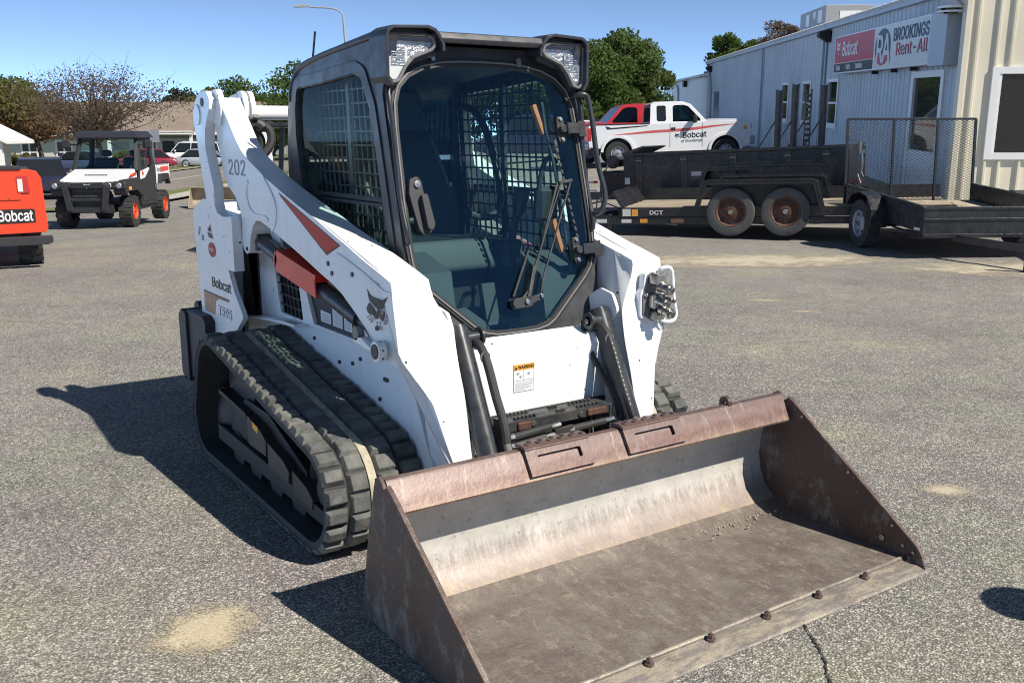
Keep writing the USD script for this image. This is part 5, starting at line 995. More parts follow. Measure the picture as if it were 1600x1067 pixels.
# beige end wall
end = [sheet_wall(-12.0, -1.36, -0.6, EAVE + 0.3, 0.38, -0.05, "o"), ]
o = -12.0
wo0, wo1 = -0.33, -1.75
while o < 0.249:
    e = min(o + 0.76, 0.25)
    ms = []
    if e > wo1 + 0.02 and o < wo0 - 0.02:
        if o < wo1: ms.append(sheet_wall(o, wo1, -0.6, 4.9, 0.38, -0.045, "o"))
        if e > wo0: ms.append(sheet_wall(wo0, e, -0.6, 4.9, 0.38, -0.045, "o"))
        ms.append(sheet_wall(max(o, wo1), min(e, wo0), -0.6, 0.86, 0.38, -0.045, "o")); ms.append(sheet_wall(max(o, wo1), min(e, wo0), 2.60, 4.9, 0.38, -0.045, "o"))
    else: ms.append(sheet_wall(o, e, -0.6, 4.9, 0.38, -0.045, "o"))
    for q_ in ms: bput(shop, "end_siding_panel", q_, "bldg_beige", smooth=False)
    o = e
bput(shop, "end_corner_trim", [box(-0.05, 0.16, 0.17, 0.262, -0.6, 4.9), box(0.004, 0.16, -12, 0.17, -0.6, 4.9)], "bldg_beige")
ew = bput(shop, "end_window", [box(-0.06, 0.02, wo1, wo1 + 0.14, 0.86, 2.60), box(-0.06, 0.02, wo0 - 0.14, wo0, 0.86, 2.60), box(-0.06, 0.02, wo1 + 0.14, wo0 - 0.14, 2.47, 2.60), box(-0.06, 0.02, wo1 + 0.14, wo0 - 0.14, 0.86, 0.99)], "trim_white")
bput(ew, "inner_frame", box(-0.045, 0.0, wo1 + 0.14, wo1 + 0.19, 0.99, 2.47), "trim_white")
bput(ew, "inner_frame", box(-0.045, 0.0, wo0 - 0.19, wo0 - 0.14, 0.99, 2.47), "trim_white")
bput(ew, "pane", box(-0.02, -0.01, wo1 + 0.14, wo0 - 0.14, 0.99, 2.47), "dark_glass")
# camera, flood lights, roof unit
cm = thing("dome_camera", "white domed security camera on the corner above the sign", "camera")
bput(cm, "housing", [cyl((0.35, 0.42, 3.74), (0.35, 0.42, 3.90), 0.24, 20, 0.10), cyl((0.35, 0.42, 3.70), (0.35, 0.42, 3.74), 0.25, 20), box(0.05, 0.38, 0.20, 0.45, 3.86, 3.98, 0.02)], "trim_white")
bput(cm, "lens_dome", cyl((0.35, 0.42, 3.60), (0.35, 0.42, 3.70), 0.12, 18, 0.2), "dark_glass")
bput(cm, "guard_ring", tube([(0.35 + 0.24 * math.cos(a), 0.42 + 0.24 * math.sin(a), 3.64) for a in np.linspace(0, 6.28, 20)], 0.02, 6), "trim_white")
for s_, t_, lab in ((11.6, 3.88, "black flood light under the gutter beside the sign"), (40.6, 3.75, "black flood light at the far end of the gutter")):
    fl2 = thing("flood_light", lab, "wall light")
    bput(fl2, "lamp_head", prism([(0.05, t_ - 0.12), (0.55, t_ - 0.05), (0.55, t_ + 0.06), (0.05, t_ + 0.14)], "x", s_ - 0.24, s_ + 0.24) if False else trimesh.convex.convex_hull(np.vstack([box(s_ - 0.15, s_ + 0.15, 0.05, 0.10, t_ - 0.2, t_ + 0.16).vertices, box(s_ - 0.18, s_ + 0.18, 0.35, 0.40, t_ - 0.02, t_ + 0.12).vertices])), "plastic")
    bput(fl2, "bracket", box(s_ - 0.05, s_ + 0.05, 0.0, 0.06, t_ - 0.15, t_ + 0.15), "plastic")
hv = thing("rooftop_unit", "grey square air handling unit standing on the shop roof", "air conditioner")
bput(hv, "cabinet", box(24.0, 29.0, -4.6, -2.6, 4.6, 5.85, 0.02), "hvac_grey")
for a, b, c, d in ((24.6, 25.3, 5.2, 5.7), (25.8, 26.2, 5.45, 5.72), (27.0, 27.7, 5.2, 5.7)):
    bput(hv, "white_panel", box(a, b, -2.6, -2.585, c, d), "trim_white")
bput(hv, "side_panel", box(23.985, 24.0, -4.2, -3.2, 4.9, 5.6), "trim_white")
v2 = thing("roof_vent", "small dark vent pipes on the roof above the sign", "vent")
for k, (s_, h_) in enumerate(((8.2, 0.35), (7.6, 0.45), (5.4, 0.3))):
    bput(v2, "vent_pipe", cyl((s_, -1.0, 4.3), (s_, -1.0, 4.55 + h_), 0.08 if k < 2 else 0.14, 10), "hvac_grey")
# white building beyond
far = thing("white_outbuilding", "low white building with corrugated end wall beyond the shop", "building")
bput(far, "wall", [box(46.5, 92, -9.0, -1.0, -0.8, 3.6)], "bldg_white", smooth=False)
bput(far, "corrugated_end", [sheet_wall(-9.0, -1.0, -0.8, 3.7, 0.9, -0.08, "o", 46.45)], "bldg_white", smooth=False)
bput(far, "roof", prism([(-0.6, 3.55), (-5.0, 4.3), (-9.4, 3.6), (-9.4, 3.75), (-5.0, 4.45), (-0.6, 3.72)], "x", 46.2, 92.3), "roof_metal", smooth=False)
for a in (84, 80): bput(far, "window", box(a, a + 2.4, -1.0, -0.95, 1.0, 2.6), "dark_glass")
for a in (86, 66): bput(far, "flood_light", box(a, a + 1.2, -1.0, -0.7, 3.0, 3.5), "plastic")
bput(far, "downspout", tube([(77, -0.5, 3.5), (74, -0.9, 3.1), (73, -0.9, 2.4), (73, -0.9, 0)], 0.08, 6), "bldg_white")
# ------------------------------------------------------------------ trailers
W["trailer_black"] = mat("trailer_black", (0.014, 0.014, 0.016), 0.3, bevel=0.006, var=0.4, rvar=0.12, dust=0.22, dustcol=(0.09, 0.085, 0.075))
W["plank"] = mat("weathered_plank", (0.42, 0.35, 0.26), 0.85, var=0.25, vscale=3.0, bump=0.2, bscale=40)
W["plank_b"] = mat("weathered_plank_b", (0.36, 0.29, 0.21), 0.85, var=0.3, vscale=4.0, bump=0.2, bscale=40)
W["reflect_red"] = mat("reflector_red", (0.42, 0.03, 0.03), 0.4)
W["reflect_white"] = mat("reflector_white", (0.6, 0.6, 0.58), 0.4)
W["wheel_grey"] = mat("wheel_grey", (0.32, 0.33, 0.36), 0.4, metal=0.4)

def wheel(parent, c, R, w, rimR, rim_m, tyre_m="tyre", axis="y", face=-1, lugs=0, spokes=8, hub=True, n=28):
    """Tyre (a Mesh part) with its rim, holes and hub as sub-parts; face is the side of the axis that shows."""
    h = w / 2
    prof = [(rimR, -h * 0.80), (rimR + 0.02, -h * 0.95), (R * 0.90, -h), (R * 0.975, -h * 0.86), (R, -h * 0.6), (R, h * 0.6), (R * 0.975, h * 0.86), (R * 0.90, h), (rimR + 0.02, h * 0.95), (rimR, h * 0.80)]
    t = put(parent, "wheel", lathe(prof, c, axis, n), W[tyre_m], smooth=35)
    i, j, a = AX[axis]
    def pt(r, ang, al):
        p = np.array(c, float); p[i] += r * math.cos(ang); p[j] += r * math.sin(ang); p[a] += al; return p
    f = face
    rim = lathe([(rimR + 0.004, f * h * 0.86), (rimR, f * h * 0.93), (rimR - 0.018, f * h * 0.80), (rimR * 0.86, f * h * 0.55), (rimR * 0.62, f * h * 0.60), (rimR * 0.36, f * h * 0.78), (rimR * 0.2, f * h * 0.80), (0, f * h * 0.80)], c, axis, n)
    put(t, "rim", rim, W[rim_m], smooth=35)
    if spokes:
        hs = [cyl(pt(rimR * 0.70, k * 2 * math.pi / spokes, f * h * 0.60), pt(rimR * 0.70, k * 2 * math.pi / spokes, f * h * 0.64), rimR * 0.11, 8) for k in range(spokes)]
        put(t, "rim_holes", cat_(hs), W["plastic"], smooth=False)
    if hub:
        put(t, "hub", cyl(pt(0, 0, f * h * 0.78), pt(0, 0, f * h * 1.05), rimR * 0.17, 12), W["steel"] if hub is True else W[hub])
    if lugs:
        L = []
        for k in range(lugs):
            for s2 in (-1, 1):
                ang = (k + (0.5 if s2 > 0 else 0)) * 2 * math.pi / lugs; d = 2 * math.pi / lugs * 0.28
                pts = [pt(rr, ang + da, al) for rr in (R * 0.985, R * 1.035) for da in (-d, d) for al in (s2 * h * 0.08, s2 * h * 0.98)] + [pt(R * 0.90, ang + da, s2 * h * 1.03) for da in (-d, d)]
                L.append(trimesh.convex.convex_hull(np.array(pts)))
        put(t, "tread_lugs", cat_(L), W[tyre_m], smooth=False, kind="stuff")
    return t

def fender(x0, x1, z0, z1, y0, y1, r=0.12, t=0.012, drop=None):
    """Trailer mudguard: flat top, raked ends, seen from the side in (x, z)."""
    rake = 0.10
    path = [(x0, z0), (x0 + rake, z1 - 0.03), (x0 + rake + 0.06, z1), (x1 - rake - 0.06, z1), (x1 - rake, z1 - 0.03), (x1, z0)]
    top = prism(LineString(path).buffer(t / 2, cap_style="flat", join_style="round"), "y", y0, y1)
    lip = prism(LineString(path).buffer(0.042, cap_style="flat", join_style="round"), "y", y0, y0 + 0.012)
    return cat_([top, lip])

# flat equipment trailer, nearest: x along its length (0 at the bulkhead), y across, z up
p0 = W3(1.78, 15.55, 0.0)
eq = thing("equipment_trailer", "low flat equipment trailer with wooden deck and two rusty wheels on the near side", "trailer", p0, SB - 18, None, -1.6)
LE, WE, ZE = 4.9, 1.95, 0.44
E0 = np.zeros(3)
put(eq, "frame_rail", cat_([box(-0.05, LE, 0, 0.05, ZE - 0.14, ZE), box(-0.05, LE, WE - 0.05, WE, ZE - 0.14, ZE), box(-0.05, 0.0, 0, WE, ZE - 0.14, ZE), box(LE, LE + 0.05, 0, WE, ZE - 0.14, ZE)]), W["trailer_black"])
put(eq, "lower_rail", box(-0.45, LE, 0.012, 0.06, ZE - 0.26, ZE - 0.15), W["trailer_black"])
for k in range(13):
    put(eq, "deck_plank", box(0.0, LE, 0.055 + k * 0.1425, 0.055 + k * 0.1425 + 0.137, ZE - 0.02, ZE + 0.012 + 0.003 * (k % 3)), W["plank" if k % 2 else "plank_b"])
put(eq, "bulkhead", cat_([prism([(0.0, ZE), (0.06, ZE), (-0.10, ZE + 0.24), (-0.16, ZE + 0.24)], "y", 0.02, WE - 0.02)]), W["wheel_grey"] if False else W["trailer_black"])
put(eq, "side_board", box(0.0, LE, WE - 0.03, WE, ZE, ZE + 0.22), W["trailer_black"])
put(eq, "bulkhead_cap", tube([(-0.13, 0.0, ZE + 0.25), (-0.13, WE, ZE + 0.25)], 0.02, 8), W["trailer_black"])
put(eq, "tongue", cat_([bar((-0.0, 0.15, ZE - 0.2), (-1.25, 0.93, ZE - 0.2), 0.07, 0.12), bar((-0.0, WE - 0.15, ZE - 0.2), (-1.25, 0.97, ZE - 0.2), 0.07, 0.12), bar((-1.15, 0.95, ZE - 0.18), (-1.55, 0.95, ZE - 0.18), 0.09, 0.10)]), W["trailer_black"])
put(eq, "coupler", cat_([box(-1.68, -1.5, 0.90, 1.0, ZE - 0.24, ZE - 0.12, 0.02)]), W["red"])
put(eq, "jack", cat_([cyl((-0.20, 0.08, 0.02), (-0.20, 0.08, ZE - 0.1), 0.045, 12), box(-0.28, -0.12, 0.0, 0.16, 0.0, 0.02)]), W["trailer_black"])
put(eq, "front_rack", cat_([tube([(-0.05, 0.05, ZE), (-0.38, 0.25, ZE + 0.10), (-0.38, 0.25, ZE - 0.12)], 0.012, 6), tube([(-0.38, 0.25, ZE + 0.10), (-0.10, WE * 0.6, ZE + 0.28)], 0.014, 6), tube([(-0.38, 0.25, ZE + 0.10), (-1.2, 0.9, ZE - 0.08)], 0.014, 6)]), W["trailer_black"])
put(eq, "hose_coil", tube([(-0.40 + 0.05 * math.cos(a), 0.18, ZE + 0.02 + 0.14 * math.sin(a)) for a in np.linspace(0, 6.0, 20)], 0.012, 6), W["hose"])
for x, l, m in ((0.0, 0.16, "reflect_white"), (0.30, 0.12, "decal_orange"), (1.55, 0.20, "reflect_white"), (1.75, 0.20, "reflect_red"), (-0.42, 0.18, "reflect_white"), (4.0, 0.16, "reflect_white"), (4.16, 0.16, "reflect_red"), (0.80, 0.20, "tan_decal")):
    put(eq, "reflector_tape", box(x, x + l, 0.008, 0.0118, ZE - 0.235, ZE - 0.175), W[m])
put(eq, "maker_plate", box(0.02, 0.15, -0.004, -0.0005, ZE - 0.13, ZE - 0.015), W["reflect_white"])
put(eq, "maker_plate", box(0.17, 0.27, -0.004, -0.0005, ZE - 0.13, ZE - 0.02), W["decal_orange"])
put(eq, "maker_lettering", text("DCT", 0.062, (0.45, -0.002, ZE - 0.105), (1, 0, 0), (0, 0, 1), 0.003, True, 1.25), W["decal_white"])
for x in (1.73, 2.55):
    wheel(eq, (x, 0.02, 0.372), 0.372, 0.22, 0.222, "rust", "tyre_grey", "y", -1, 0, 8, True, 36)
    wheel(eq, (x, WE - 0.05, 0.372), 0.372, 0.22, 0.222, "rust", "tyre_grey", "y", 1, 0, 0, True, 24)
put(eq, "mudguard", fender(1.22, 3.08, 0.44, 0.835, -0.14, 0.16), W["trailer_black"])
put(eq, "mudguard", fender(1.28, 3.20, 0.44, 0.835, WE + 0.12, WE - 0.16), W["trailer_black"])
put(eq, "wheel_well", box(1.42, 3.06, 0.17, 0.19, 0.30, 0.80), W["trailer_black"])
put(eq, "dovetail_ramp", prism([(LE, ZE), (LE + 0.6, ZE - 0.20), (LE + 0.6, ZE - 0.24), (LE, ZE - 0.1)], "y", 0.05, WE - 0.05), W["trailer_black"])

# dump trailer behind it
p0 = W3(2.16, 18.4, 0.0)
du = thing("dump_trailer", "black high-sided dump trailer with ribbed sides behind the flat trailer", "trailer", p0, SB - 22, None, -2.4)
LD, WD, Z0, Z1 = 4.15, 1.95, 0.62, 1.20
put(du, "box_floor", box(0, LD, 0, WD, Z0 - 0.1, Z0), W["trailer_black"])
for y0, y1 in ((0.0, 0.03), (WD - 0.03, WD)):
    sd = put(du, "side_wall", box(0, LD, y0, y1, Z0, Z1), W["trailer_black"])
    put(sd, "top_rail", box(-0.02, LD, y0 - 0.03, y1 + 0.03, Z1, Z1 + 0.05, 0.008), W["trailer_black"])
    for x in (0.30, 1.15, 2.05, 3.0, 3.65):
        put(sd, "rib", prism([(x - 0.05, y0 - 0.06 if y0 < 1 else y1), (x + 0.05, y0 - 0.06 if y0 < 1 else y1), (x + 0.05, y0 if y0 < 1 else y1 + 0.06), (x - 0.05, y0 if y0 < 1 else y1 + 0.06)], "z", Z0 - 0.08, Z1 - 0.02), W["trailer_black"])
        put(sd, "rib_cap", box(x - 0.06, x + 0.06, (y0 - 0.066) if y0 < 1 else y1, (y0 - 0.056) if y0 < 1 else y1 + 0.07, Z1 - 0.10, Z1 - 0.085), W["trim"])
put(du, "front_wall", box(0, 0.03, 0.03, WD - 0.03, Z0, Z1), W["trailer_black"])
put(du, "tarp_shroud", prism([(-0.10, Z1 + 0.05), (0.35, Z1 + 0.18), (0.40, Z1 + 0.16), (0.05, Z1 + 0.02)], "y", 0.1, WD - 0.1), W["dark_steel"])
for k in range(2):
    x0 = LD + 0.012
    g = put(du, "tailgate", box(x0, x0 + 0.03, k * WD / 2 + 0.01, (k + 1) * WD / 2 - 0.01, Z0 - 0.05, Z1 + 0.02), W["trailer_black"])
    for y in (0.35, 0.7): put(g, "gate_rib", box(x0 + 0.03, x0 + 0.07, k * WD / 2 + y - 0.03, k * WD / 2 + y + 0.03, Z0, Z1), W["trailer_black"])
    put(g, "gate_top", tube([(x0 + 0.02, k * WD / 2, Z1 + 0.05), (x0 + 0.02, (k + 1) * WD / 2, Z1 + 0.05)], 0.03, 8), W["trailer_black"])
put(du, "gate_post", cat_([cyl((LD + 0.05, -0.04, Z0 - 0.10), (LD + 0.05, -0.04, Z1 + 0.10), 0.03, 12), box(LD - 0.12, LD + 0.02, -0.035, 0.0, Z0, Z1 + 0.05)]), W["trim"])
put(du, "gate_latch", cat_([box(LD + 0.06, LD + 0.14, -0.06, 0.0, Z1 - 0.10, Z1 - 0.03), tube([(LD + 0.09, -0.06, Z1 - 0.1), (LD + 0.10, -0.07, 0.9), (LD + 0.08, -0.06, 0.78), (LD + 0.12, -0.06, 0.7)], 0.018, 6), tube([(LD + 0.02, -0.07, 0.75), (LD + 0.07, -0.08, 0.60), (LD + 0.15, -0.07, 0.64)], 0.022, 6)]), W["steel"])
put(du, "chassis_rail", cat_([box(-0.5, LD, 0.35, 0.45, 0.40, Z0 - 0.1), box(-0.5, LD, WD - 0.45, WD - 0.35, 0.40, Z0 - 0.1)]), W["trailer_black"])
put(du, "tail_light", box(LD - 0.06, LD + 0.02, -0.06, -0.03, 0.60, 0.66), W["reflect_red"])
put(du, "tail_light", box(LD + 0.05, LD + 0.12, -0.06, -0.03, 0.60, 0.65), W["reflect_red"])
put(du, "tongue", cat_([bar((0, 0.3, 0.45), (-1.4, 0.95, 0.42), 0.08, 0.13), bar((0, WD - 0.3, 0.45), (-1.4, 1.0, 0.42), 0.08, 0.13), bar((-1.3, 0.97, 0.42), (-1.8, 0.97, 0.42), 0.1, 0.1)]), W["trailer_black"])
put(du, "pump_box", box(-0.62, -0.08, 0.45, 1.45, 0.50, 0.92, 0.02), W["trailer_black"])
put(du, "spare_winch", cat_([cyl((-0.30, 0.35, 1.10), (-0.30, 0.80, 1.10), 0.09, 14), cyl((-0.30, 0.3, 1.10), (-0.30, 0.36, 1.10), 0.13, 14), tube([(-0.40, 0.30, 1.05), (-0.42, 0.25, 0.95), (-0.52, 0.25, 0.90)], 0.015, 6)]), W["plastic"])
for x, l, m in ((-0.85, 0.12, "reflect_white"), (-0.73, 0.09, "reflect_red"), (-0.9, 0.24, "reflect_white")):
    put(du, "reflector_tape", box(x, x + l, 0.40, 0.404, 0.70 if l < 0.2 else 0.54, 0.75 if l < 0.2 else 0.58), W[m])
put(du, "info_sticker", box(0.02, 0.12, -0.004, -0.001, 0.68, 0.80), W["reflect_white"])
put(du, "info_sticker", box(1.28, 1.55, -0.004, -0.001, 0.80, 0.88), W["wheel_grey"])
put(du, "info_sticker", box(1.28, 1.55, -0.004, -0.001, 0.72, 0.79), W["dark_steel"])
put(du, "mudguard", fender(1.48, 3.72, 0.55, 0.93, -0.30, 0.0), W["trailer_black"])
put(du, "mudguard_panel", prism([(2.30, 0.55), (2.38, 0.90), (3.58, 0.91), (3.70, 0.55)], "y", -0.305, -0.295), W["trailer_black"])
for x in (1.98, 2.95):
    wheel(du, (x, -0.12, 0.39), 0.39, 0.22, 0.21, "rust", "tyre_grey", "y", -1, 0, 8, True)
    wheel(du, (x, WD + 0.12, 0.39), 0.39, 0.22, 0.21, "rust", "tyre_grey", "y", 1, 0, 0, True, 20)
put(du, "jack", cyl((-1.0, 0.75, 0.03), (-1.0, 0.75, 1.0), 0.05, 12), W["trailer_black"])

# utility trailer with the mesh gate: x across (0 at its left side), y away (0 at the front board), z up
ut = thing("utility_trailer", "black single axle utility trailer with steel mesh gate raised at its rear", "trailer", W3(5.30, 12.42, 0.0), SB + 4)
WU, LU, ZU = 2.02, 2.45, 0.40
put(ut, "side_board", prism([(0, ZU - 0.05), (0, ZU + 0.25), (LU, ZU + 0.42), (LU, ZU + 0.05)], "x", 0, 0.035), W["trailer_black"])
put(ut, "side_board", prism([(0, ZU - 0.05), (0, ZU + 0.25), (LU, ZU + 0.42), (LU, ZU + 0.05)], "x", WU - 0.035, WU), W["trailer_black"])
put(ut, "front_board", box(0.0, WU, -0.035, 0.0, ZU - 0.07, ZU + 0.24), W["trailer_black"])
put(ut, "rail_cap", cat_([bar((0.0175, 0, ZU + 0.265), (0.0175, LU, ZU + 0.435), 0.06, 0.035), bar((WU - 0.0175, 0, ZU + 0.265), (WU - 0.0175, LU, ZU + 0.435), 0.06, 0.035), box(-0.01, WU + 0.01, -0.05, 0.015, ZU + 0.24, ZU + 0.275)]), W["trailer_black"])
put(ut, "front_channel", cat_([box(-0.005, WU + 0.005, -0.07, -0.02, ZU - 0.12, ZU - 0.07), box(-0.005, WU + 0.005, -0.052, -0.036, ZU + 0.10, ZU + 0.13)]), W["trailer_black"])
for k in range(12):
    put(ut, "deck_plank", prism([(0.01, ZU - 0.01 + 0.0), (0.01, ZU + 0.022 + 0.003 * (k % 2)), (LU - 0.02, ZU + 0.192 + 0.003 * (k % 2)), (LU - 0.02, ZU + 0.16)], "x", 0.04 + k * 0.1615, 0.04 + k * 0.1615 + 0.156), W["plank" if k % 3 else "plank_b"])
gt = put(ut, "gate_frame", cat_([bar((0.0, LU + 0.02, ZU + 0.10), (0.0, LU + 0.10, ZU + 1.42), 0.035, 0.035), bar((WU, LU + 0.02, ZU + 0.10), (WU, LU + 0.10, ZU + 1.42), 0.035, 0.035), bar((0, LU + 0.10, ZU + 1.42), (WU, LU + 0.10, ZU + 1.42), 0.035, 0.035), bar((0, LU + 0.02, ZU + 0.12), (WU, LU + 0.02, ZU + 0.12), 0.035, 0.035)]), W["trailer_black"])
ms = []
def gp(x, z): return np.array([x, LU + 0.02 + 0.06 * (z - ZU - 0.12), z])
x0_, x1_, z0_, z1_ = 0.02, WU - 0.02, ZU + 0.13, ZU + 1.41
for sl in (-0.5, 0.5):
    for c in np.arange(-2.2, 3.6, 0.040):
        seg = LineString([(x0_, c + sl * x0_), (x1_, c + sl * x1_)]).intersection(shapely.box(x0_, 0, x1_, z1_ - z0_))
        if seg.length > 0.02:
            (xa_, za_), (xb_, zb_) = seg.coords[0], seg.coords[-1]
            ms.append(bar(gp(xa_, z0_ + za_), gp(xb_, z0_ + zb_), 0.004, 0.005))
put(gt, "mesh_infill", cat_(ms), W["trailer_black"], smooth=False, kind="stuff")
put(gt, "gate_brace", cat_([bar(gp(WU * q, ZU + 0.12), gp(WU * q, ZU + 1.42), 0.03, 0.03) for q in (0.36, 0.70)]), W["trailer_black"])
wheel(ut, (-0.13, 1.42, 0.345), 0.345, 0.20, 0.19, "wheel_grey", "tyre", "x", -1, 0, 6, True)
wheel(ut, (WU + 0.13, 1.42, 0.345), 0.345, 0.20, 0.19, "wheel_grey", "tyre", "x", 1, 0, 0, True)
put(ut, "mudguard", prism(LineString([(0.98, 0.36), (1.02, 0.58), (1.18, 0.74), (1.42, 0.79), (1.66, 0.75), (1.84, 0.60)]).buffer(0.008), "x", -0.24, 0.0), W["trailer_black"])
put(ut, "mudguard", prism(LineString([(0.98, 0.36), (1.02, 0.58), (1.18, 0.74), (1.42, 0.79), (1.66, 0.75), (1.84, 0.60)]).buffer(0.008), "x", WU, WU + 0.24), W["trailer_black"])
put(ut, "mudguard_panel", prism([(0.98, 0.33), (1.0, 0.56), (1.16, 0.70), (1.16, 0.33)], "x", -0.235, -0.01), W["trailer_black"])
put(ut, "tongue_beam", bar((0.45, 0.0, ZU - 0.13), (0.97, -1.75, ZU - 0.17), 0.05, 0.09), W["trailer_black"])
put(ut, "tongue_beam", bar((WU - 0.35, 0.0, ZU - 0.13), (1.0, -1.75, ZU - 0.17), 0.05, 0.09), W["trailer_black"])
put(ut, "coupler", box(0.90, 1.06, -2.0, -1.7, ZU - 0.20, ZU - 0.12, 0.02), W["rust"])
put(ut, "tongue_jack", cat_([box(0.60, 0.72, -1.36, -1.30, 0.0, ZU + 0.04, 0.006)]), W["trailer_black"])
put(ut, "safety_chain", tube(spline([(0.95, -1.70, 0.22), (0.93, -1.72, 0.10), (0.98, -1.80, 0.02), (1.05, -1.9, 0.05)], 16), 0.010, 6), W["rust"])
put(ut, "understrut", cat_([bar((0.05, 0.9, 0.34), (0.05, 0.02, 0.30), 0.03, 0.02), bar((0.05, 0.9, 0.26), (0.05, 0.02, 0.26), 0.03, 0.02), box(0.05, 0.1, 0.3, 0.36, 0.25, 0.33)]), W["trailer_black"])
put(ut, "spring", cat_([bar((0.0, 1.05, 0.33), (0.0, 1.42, 0.28), 0.05, 0.03), bar((0.0, 1.42, 0.28), (0.0, 1.8, 0.35), 0.05, 0.03), cyl((-0.1, 1.42, 0.33), (WU + 0.1, 1.42, 0.33), 0.035, 10)]), W["trailer_black"])
put(ut, "sticker", box(-0.004, -0.001, 0.05, 0.20, ZU - 0.035, ZU + 0.0), W["reflect_white"])
put(ut, "latch", box(0.30, 0.36, LU - 0.03, LU, ZU + 0.22, ZU + 0.32, 0.004), W["steel"])
for y, z in ((0.10, 0.55), (0.10, 0.60), (1.0, 0.62), (1.0, 0.67), (2.35, 0.72), (2.35, 0.77)):
    put(ut, "bolt", cyl((-0.008, y, z), (0.0, y, z), 0.012, 8), W["steel"])

# upright ramps of a further trailer in front of the shop windows
rt = thing("ramp_trailer", "black equipment trailer with four upright loading ramps by the shop wall", "trailer", W3(5.8, 21.6, 0.0, 0) + [0, 0, float(height(6.0, 22.0)[0])], SB - 8)
put(rt, "deck", cat_([box(-1.6, 1.4, 0.0, 2.0, 0.45, 0.65)]), W["trailer_black"])
for k, (x, zt) in enumerate(((0.06, 2.30), (0.40, 2.42), (0.68, 2.30), (1.00, 2.40))):
    r_ = put(rt, "ramp", cat_([box(x - 0.075, x - 0.045, -0.02, 0.06, 0.6, zt), box(x + 0.045, x + 0.075, -0.02, 0.06, 0.6, zt)]), W["trailer_black"])
    if k == 2:
        for z in np.arange(0.7, zt - 0.05, 0.12): put(r_, "rung", box(x - 0.05, x + 0.05, 0.0, 0.03, z, z + 0.06), W["trailer_black"])
    else: put(r_, "ramp_plate", box(x - 0.05, x + 0.05, 0.0, 0.03, 0.6, zt - 0.02), W["trailer_black"])
    put(r_, "strut", bar((x - 0.45, 0.02, 0.95), (x - 0.05, 0.02, 1.65), 0.03, 0.03), W["trailer_black"])
for x in (-0.9, 0.1): wheel(rt, (x, -0.05, 0.36), 0.36, 0.2, 0.2, "rust", "tyre", "y", -1, 0, 0, True, 20)
# ------------------------------------------------------------------ vehicles
def carpaint(name, c, rough=0.25): return mat(name, c, rough, coat=0.6, bevel=0.01)
W["truck_white"] = carpaint("truck_white", (0.72, 0.73, 0.74)); W["truck_red"] = carpaint("truck_red", (0.42, 0.02, 0.025))
W["car_silver"] = carpaint("car_silver", (0.33, 0.36, 0.42)); W["car_navy"] = carpaint("car_navy", (0.06, 0.08, 0.16)); W["car_dark"] = carpaint("car_dark", (0.02, 0.02, 0.045)); W["car_maroon"] = carpaint("car_maroon", (0.22, 0.02, 0.04))
W["stripe_red"] = mat("stripe_red", (0.55, 0.11, 0.11), 0.4)
W["truck_glass"] = glass("truck_glass", (0.35, 0.5, 0.46), 1.5)
def side_hull(rings):
    """Body lofted through cross-sections: rings is a list of equal-length (n, 3) outlines along x."""
    R = [np.asarray(r, float) for r in rings]; n = len(R[0]); V = np.vstack(R); F = []
    i = np.arange(n); j = (i + 1) % n
    for k in range(len(R) - 1):
        a, b = k * n, (k + 1) * n
        F += [np.c_[a + i, b + i, a + j], np.c_[a + j, b + i, b + j]]
    m = trimesh.Trimesh(V, np.vstack(F), process=False)
    caps = []
    for r, flip in ((R[0], False), (R[-1], True)):
        c = r.mean(0); v = np.vstack([r, c]); f = np.c_[i, j, np.full(n, n)]
        caps.append(trimesh.Trimesh(v, f[:, ::-1] if flip else f, process=False))
    return cat_([m] + caps)
def section(x, yw, z0, z1, bulge=0.05, top=0.12):
    """Rounded car cross-section at x: half width yw, from z0 to z1."""
    h = z1 - z0
    return [(x, -yw + 0.06, z0), (x, -yw, z0 + 0.10 * h), (x, -yw - bulge * 0.6, z0 + 0.45 * h), (x, -yw, z0 + 0.80 * h), (x, -yw + top, z1), (x, yw - top, z1), (x, yw, z0 + 0.80 * h), (x, yw + bulge * 0.6, z0 + 0.45 * h), (x, yw, z0 + 0.10 * h), (x, yw - 0.06, z0)]
def arch(x, z, R): return Point(x, z).buffer(R, quad_segs=10)

